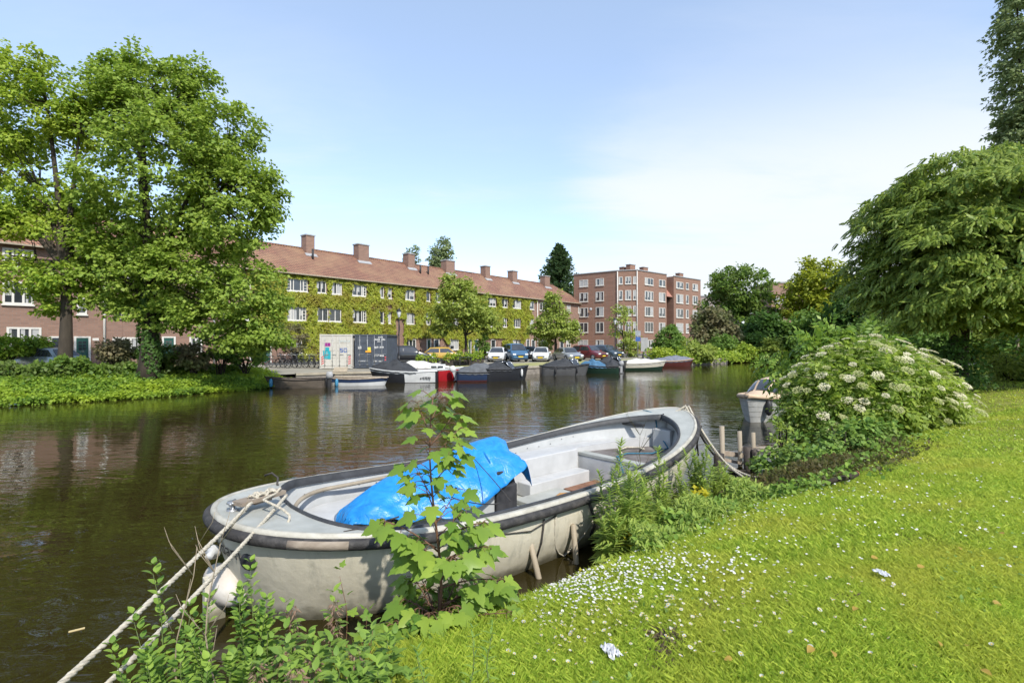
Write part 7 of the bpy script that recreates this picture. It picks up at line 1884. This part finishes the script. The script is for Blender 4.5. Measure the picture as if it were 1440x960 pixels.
def grass():
    g = np.random.default_rng(77); P_, S_ = [], []
    for (n, y0, y1, h, wd) in [(120000, 1.9, 4.2, .055, .0036), (100000, 4.0, 7.5, .055, .0055), (60000, 7.0, 13, .06, .012), (30000, 12, 26, .07, .025)]:
        y = g.uniform(y0, y1, n); x = g.uniform(-1.0 * y * 1.02, y * 1.04, n); d = bank_d(x, y); k = (d > np.where(x > -.3, .40, .22)) & (x > -2.6)
        for bp_, br_ in BARE: k &= ~((np.hypot(x - bp_.x, (y - bp_.y) * .8) < br_ * (1 + .4 * np.sin(x * 23) * np.cos(y * 19))) & (g.random(n) < .8)); P_.append(np.stack([x[k], y[k]], 1)); S_.append(np.stack([np.full(k.sum(), h), np.full(k.sum(), wd)], 1))
    p = np.concatenate(P_); s = np.concatenate(S_); n = len(p); d = bank_d(p[:, 0], p[:, 1])
    tall = np.clip(1.9 - d, 0, 1.2) * np.clip(.55 - p[:, 0] * .9, .08, 1); patch = snoise(np.stack([p[:, 0], p[:, 1], 0 * d], 1), 1.5, 6)
    h = s[:, 0] * (.35 + .8 * g.random(n) ** 1.6) * (1 + .35 * patch) * (1 + 1.7 * tall); a = g.uniform(0, 6.28, n); w_ = s[:, 1] * g.uniform(.7, 1.2, n); ln = g.normal(0, .55, (n, 2)) * h[:, None]
    z = lawn_z(p[:, 0], p[:, 1]) - .004; dx, dy = np.cos(a) * w_ / 2, np.sin(a) * w_ / 2
    A = np.stack([p[:, 0] - dx, p[:, 1] - dy, z], 1); B = np.stack([p[:, 0] + dx, p[:, 1] + dy, z], 1)
    C = np.stack([p[:, 0] + ln[:, 0] * .35 + dx * .7, p[:, 1] + ln[:, 1] * .35 + dy * .7, z + h * .6], 1); E = np.stack([p[:, 0] + ln[:, 0], p[:, 1] + ln[:, 1], z + h], 1)
    V = np.stack([A, B, C, E], 1).reshape(-1, 3); F = np.arange(n * 4).reshape(n, 4)
    me = np_mesh('grass_blades', V, F, leafmat('grass_blade', (.105, .175, .018), (.225, .285, .04), (.20, .235, .035), rough=.5, trans=.4, spec=.2, nscale=.9, k=(2.2, 1.98, 2.2)))
    tag(link_mesh('grass', me), 'short mown lawn grass with longer blades at the edge', 'grass', kind='stuff')
grass()


def daisies():
    g = np.random.default_rng(99); pts = []
    def cl(px, py, sx, sy, n):
        c = base(px, py); pts.append(np.stack([g.normal(c.x, sx, n), g.normal(c.y, sy, n)], 1))
    for px, py, sx, sy, n in [(800, 825, .35, .30, 270), (880, 820, .5, .32, 270), (945, 830, .4, .3, 80), (760, 860, .30, .25, 130), (850, 865, .4, .3, 130), (700, 880, .25, .22, 60), (790, 905, .35, .25, 45), (985, 800, .5, .5, 90), (1010, 740, .8, .6, 110), (1150, 700, 1.2, .6, 90), (960, 900, .5, .3, 40), (1100, 780, 1.2, .7, 60), (1330, 740, .8, .5, 60), (1400, 700, 1.2, .8, 70), (1310, 620, 2.2, 1.2, 130), (1400, 590, 2.5, 1.4, 110), (1080, 860, .5, .3, 30), (1200, 690, .8, .5, 40)]: cl(px, py, sx, sy, n)
    y = g.uniform(2.2, 12, 200); x = g.uniform(-.2, 1.05, 200) * y; pts.append(np.stack([x, y], 1))
    p = np.concatenate(pts); d = bank_d(p[:, 0], p[:, 1]); p = p[(d > .35) & (p[:, 1] > 1.9)]; n = len(p)
    px = 720 + FPX * p[:, 0] / p[:, 1]; z = lawn_z(p[:, 0], p[:, 1]); py = HY + FPX * (EYE - z) / p[:, 1]; vis = (px < 1450) & (py < 970); p = p[vis]; z = z[vis]; n = len(p)
    white = mat('daisy_petal', (.50, .49, .46), .7, .03); yel = mat('daisy_eye', (.70, .45, .03), .7, .1)
    vs = []
    for v in range(5):
        mb = MB(); k = 13; ang = .25 * v; r = .0125 + .001 * v
        for i in range(k):
            a = ang + 2 * math.pi * i / k; b_ = .16; cup = .004 * (v % 3)
            mb.add([(math.cos(a - .12) * .003, math.sin(a - .12) * .003, 0), (math.cos(a - b_) * r, math.sin(a - b_) * r, cup), (math.cos(a + b_) * r, math.sin(a + b_) * r, cup), (math.cos(a + .12) * .003, math.sin(a + .12) * .003, 0)], [(0, 1, 2, 3)], 0)
        mb.lathe([(.0048, .0005), (.0042, .003), (.001, .0042)], (0, 0, 0), 8, 1); mb.tube([(0, 0, -.05), (0, 0, -.001)], .0011, 3, 2)
        vs.append(mb.mesh('daisy', [white, yel, M['green_stem']]))
    order = np.argsort(p[:, 1]); near, far = order[:290], order[290:]
    for i in near:
        o = link_mesh('daisy', vs[int(g.integers(0, 5))], None, (p[i, 0], p[i, 1], z[i] + g.uniform(.045, .07))); s_ = g.uniform(.55, .95); o.scale = (s_, s_, 1); o.rotation_euler = (g.normal(.25, .25), g.normal(.05, .25), g.uniform(0, 6.28)); tag(o, 'small white daisy open in the near lawn grass', 'daisy', 'daisies in the lawn')
    V, F = [], []; k = 6; a = np.linspace(0, 2 * math.pi, k, endpoint=False); disc = np.stack([np.cos(a), np.sin(a), 0 * a], 1) * .0098; tp = (disc, np.array([range(6)]))
    m_ = len(far); V, F = scatter(tp, np.stack([p[far, 0], p[far, 1], z[far] + g.uniform(.045, .075, m_)], 1), np.stack([np.cos(g.uniform(0, 6, m_)), np.sin(g.uniform(0, 6, m_)), 0 * far], 1) + g.normal(0, .15, (m_, 3)), np.tile([0, -.25, 1.], (m_, 1)) + g.normal(0, .25, (m_, 3)), g.uniform(.8, 1.35, m_))
    tag(link_mesh('daisy_carpet', np_mesh('daisies', V, F, white)), 'farther white daisies sprinkled over the lawn', 'daisies', kind='stuff')
daisies()


def crumple(name, label, loc, size, m_, seed, cat):
    r = np.random.default_rng(seed); mb = MB(); rows_ = []; n = 12
    for i in range(n):
        ro = []
        for j in range(n):
            x, y = i / (n - 1) - .5, j / (n - 1) - .5; ro.append((x * size[0] * (1 + .2 * math.sin(j * 1.3 + seed)), y * size[1] * (1 + .25 * math.sin(i * 1.1)), size[2] * (.5 + .5 * math.sin(i * 1.7 + j * .8 + seed) * math.cos(j * 1.9 - i * .6)) * (1 - 1.2 * (x * x + y * y))))
        rows_.append(ro)
    mb.grid(rows_, sm=False); o = mb.build(name, m_, None, loc); o.rotation_euler = (0, 0, seed); return tag(o, label, cat)


paper = mat('tissue_paper', (.58, .58, .59), .8, .05)
b = base(859, 928); crumple('paper_tissue', 'crumpled white paper tissue in the grass near the bottom', b + Vector((0, 0, .035)), (.13, .075, .05), paper, 2, 'litter')
b = base(1240, 816); crumple('paper_tissue', 'small flattened white paper scrap in the open lawn', b + Vector((0, 0, .045)), (.10, .06, .03), paper, 5, 'litter')
leaf_y = leafmat('fallen_leaf', (.30, .18, .03), (.34, .25, .06), rough=.6, trans=.2, k=(1, 1, 1)); g = np.random.default_rng(8)
for i, (px, py, lb) in enumerate([(1143, 922, 'yellow fallen leaf nearest the bottom, lying flat'), (1170, 930, 'pale yellow fallen leaf next to the flat one'), (1225, 793, 'orange fallen leaf above the paper scrap'), (1290, 808, 'orange fallen leaf right of the paper scrap'), (1353, 850, 'brown-orange leaf in the lawn between paper scrap and photo edge'), (1205, 866, 'yellow leaf standing on edge below the paper scrap'), (1320, 915, 'yellow-brown curled leaf low in the lawn'), (1360, 922, 'yellow leaf beside the curled one'), (1395, 857, 'long yellow leaf near the photo edge'), (1412, 760, 'orange leaf high in the lawn at the photo edge'), (1030, 940, 'reddish leaf at the bottom beside the bare patch'), (1352, 782, 'orange speck of leaf in the upper lawn'), (1440 - 60, 955, 'curled yellow leaf cut by the bottom edge')]):
    b = base(px, py); V, F = scatter(LEAF_BROAD, np.array([[0, 0, 0.]]), g.normal(0, 1, (1, 3)) * [1, 1, .1], np.array([[g.normal(0, .4), -.5, 1.]]), np.array([.040 + .02 * g.random()])); o = link_mesh('fallen_leaf', np_mesh('fallen_leaf', V, F, leaf_y), None, b + Vector((0, 0, .05))); tag(o, lb, 'leaf', 'fallen leaves on the lawn')
b = base(1185, 682); mb = MB(); mb.tube([(-.28, 0, .03), (-.1, .01, .06), (.12, -.01, .09), (.24, .0, .12)], [.03, .036, .04, .035], 8); o = mb.build('branch', M['bark'], None, b + Vector((0, 0, .02))); o.rotation_euler = (0, 0, R(15)); tag(o, 'short broken branch lying on the lawn edge near the undergrowth', 'branch')
MB().lathe([(.035, 0), (.03, .01), (.005, .012)], n=8, axis='X').build('broken_end', mat('red_wood', (.35, .10, .05), .8), o, (.243, 0, .122))
o = MB().lathe([(.02, 0), (.16, .02), (.2, .05), (.12, .09), (.02, .1)], n=10).build('plastic_litter', mat('pale_blue_plastic', (.42, .52, .56), .5)); o.location = G(20, 569, .04); o.rotation_euler = (R(10), R(5), 0); tag(o, 'pale blue plastic scrap floating against the ivy bank', 'litter')
o = MB().box((0, 0, 0), (.12, .02, .008)).build('floating_reed', mat('straw', (.5, .4, .2), .8)); o.location = G(108, 885, .004); o.rotation_euler = (0, 0, R(35)); tag(o, 'yellow straw floating alone on the dark water', 'straw')
# roots and a stump where the jetty meets the bank
mb = MB(); r = random.Random(3)
for i in range(14):
    p0 = G(1040 + r.uniform(-25, 25), 672 + r.uniform(-6, 6), .15); p2 = p0 + Vector((r.uniform(-.4, .4), r.uniform(-.3, .1), r.uniform(-.2, .12))); mb.tube(bez(p0, (p0 + p2) / 2 + Vector((r.uniform(-.1, .1), 0, r.uniform(0, .15))), p2, 6), [.035, .03, .025, .02, .014, .008], 6)
tag(mb.build('tree_roots', M['wood_dark']), 'dark tangled roots in the bank below the jetty', 'roots')
g = np.random.default_rng(58); n = 15000; tt = g.uniform(1.0, 5.2, n); dd = g.normal(.30, .26, n); X_ = tt * .75 + dd * .66; Y_ = 5.2 + tt * .66 - dd * .75; k = (dd > -.25) & (X_ > 1.3); X_, Y_, dd = X_[k], Y_[k], dd[k]; n = len(X_)
pos = np.stack([X_, Y_, np.maximum(lawn_z(X_, Y_), 0) + g.random(n) ** .8 * (.50 - .35 * np.clip(dd, 0, 1)) * (.7 + .3 * np.sin(X_ * 6))], 1); V, F = scatter(LEAF_LANCE, pos, g.normal(0, 1, (n, 3)) + [0, -.2, .35], g.normal(0, .4, (n, 3)) + [0, -.2, 1], g.uniform(.05, .11, n))
tag(link_mesh('herb_thicket', np_mesh('herb_thicket', V, F, M['herb_leaf'])), 'low leafy thicket filling the foot of the tall herbs', 'undergrowth', kind='stuff')
# clover and plantain among the grass
g = np.random.default_rng(59); n = 5200; y = 2 + 9 * g.random(n) ** 1.5; x = g.uniform(-.25, 1.05, n) * y; k = (bank_d(x, y) > .5) & (snoise(np.stack([x, y, 0 * x], 1), 2.6, 9) > .28); x, y = x[k], y[k]; n = len(x)
pos = np.stack([x, y, lawn_z(x, y) + g.uniform(.015, .04, n)], 1); V, F = scatter(LEAF_BROAD, pos, g.normal(0, 1, (n, 3)) * [1, 1, .25], g.normal(0, .25, (n, 3)) + [0, 0, 1], g.uniform(.018, .045, n))
tag(link_mesh('clover_patches', np_mesh('clover', V, F, M['nettle_leaf'])), 'darker clover and plantain leaves growing in the lawn', 'clover', kind='stuff')
g = np.random.default_rng(60); n = 5200; tt = g.uniform(3.7, 8.8, n); dd = g.normal(.75, .5, n); X_ = tt * .75 + dd * .66; Y_ = 5.2 + tt * .66 - dd * .75; kk = snoise(np.stack([X_, Y_, 0 * X_], 1), 2.1, 14); k = (dd > -.1) & (dd < 2.1) & (kk > .0 + .25 * np.clip(dd - .8, 0, 2)); X_, Y_, kk = X_[k], Y_[k], kk[k]; n = len(X_)
pos = np.stack([X_, Y_, lawn_z(X_, Y_) + g.random(n) * (.08 + .30 * np.clip(kk, 0, 1))], 1); V, F = scatter(LEAF_WIDE, pos, g.normal(0, 1, (n, 3)) + [0, -.2, .3], g.normal(0, .5, (n, 3)) + [0, -.1, 1], g.uniform(.035, .08, n))
tag(link_mesh('bank_greenery', np_mesh('bank_greenery', V, F, M['weed_leaf'])), 'green ground-level leaves mixed into the brown undergrowth', 'undergrowth', kind='stuff')
for i, (px, D, top, lb) in enumerate([(448, 3.1, 880, 'leafy nettle behind the two tasselled nettles, close to the water'), (545, 2.9, 890, 'leafy nettle where the long grass begins'), (385, 3.05, 880, 'leafy nettle between the thin shoot and the lone tasselled nettle'), (475, 2.65, 925, 'leafy nettle at the bottom edge below the maple seedling'), (530, 2.6, 930, 'leafy nettle at the bottom edge nearest the grass')]):
    b = at(px, D); plant('nettle', lb, 'weed', b, max(.22, hgt(top, D, b)), 10, .12, LEAF_NETTLE, M['weed_leaf'], M['green_stem'], 380 + i, NT, pairs=2, droop=.4, petiole=.12, taper=.5, lean=.14, start=.1, stems=5, spread=.14)
g = np.random.default_rng(62); pp = []
for bp_, br_ in BARE:
    n = int(26000 * br_ * br_); r_ = br_ * 1.15 * np.sqrt(g.random(n)); a = g.uniform(0, 6.28, n); x, y = bp_.x + r_ * np.cos(a), bp_.y + r_ * np.sin(a) * 1.2
    pp.append(np.stack([x, y, lawn_z(x, y) + g.uniform(.003, .022, n)], 1))
pp = np.concatenate(pp); n = len(pp); V, F = scatter(LEAF_LANCE, pp, g.normal(0, 1, (n, 3)) * [1, 1, .3], g.normal(0, .3, (n, 3)) + [0, 0, 1], g.uniform(.02, .06, n))
tag(link_mesh('dead_thatch', np_mesh('dead_thatch', V, F, leafmat('thatch', (.10, .075, .045), (.22, .17, .10), k=(1, 1, 1)))), 'brown dead thatch in worn spots of the lawn', 'thatch', kind='stuff')
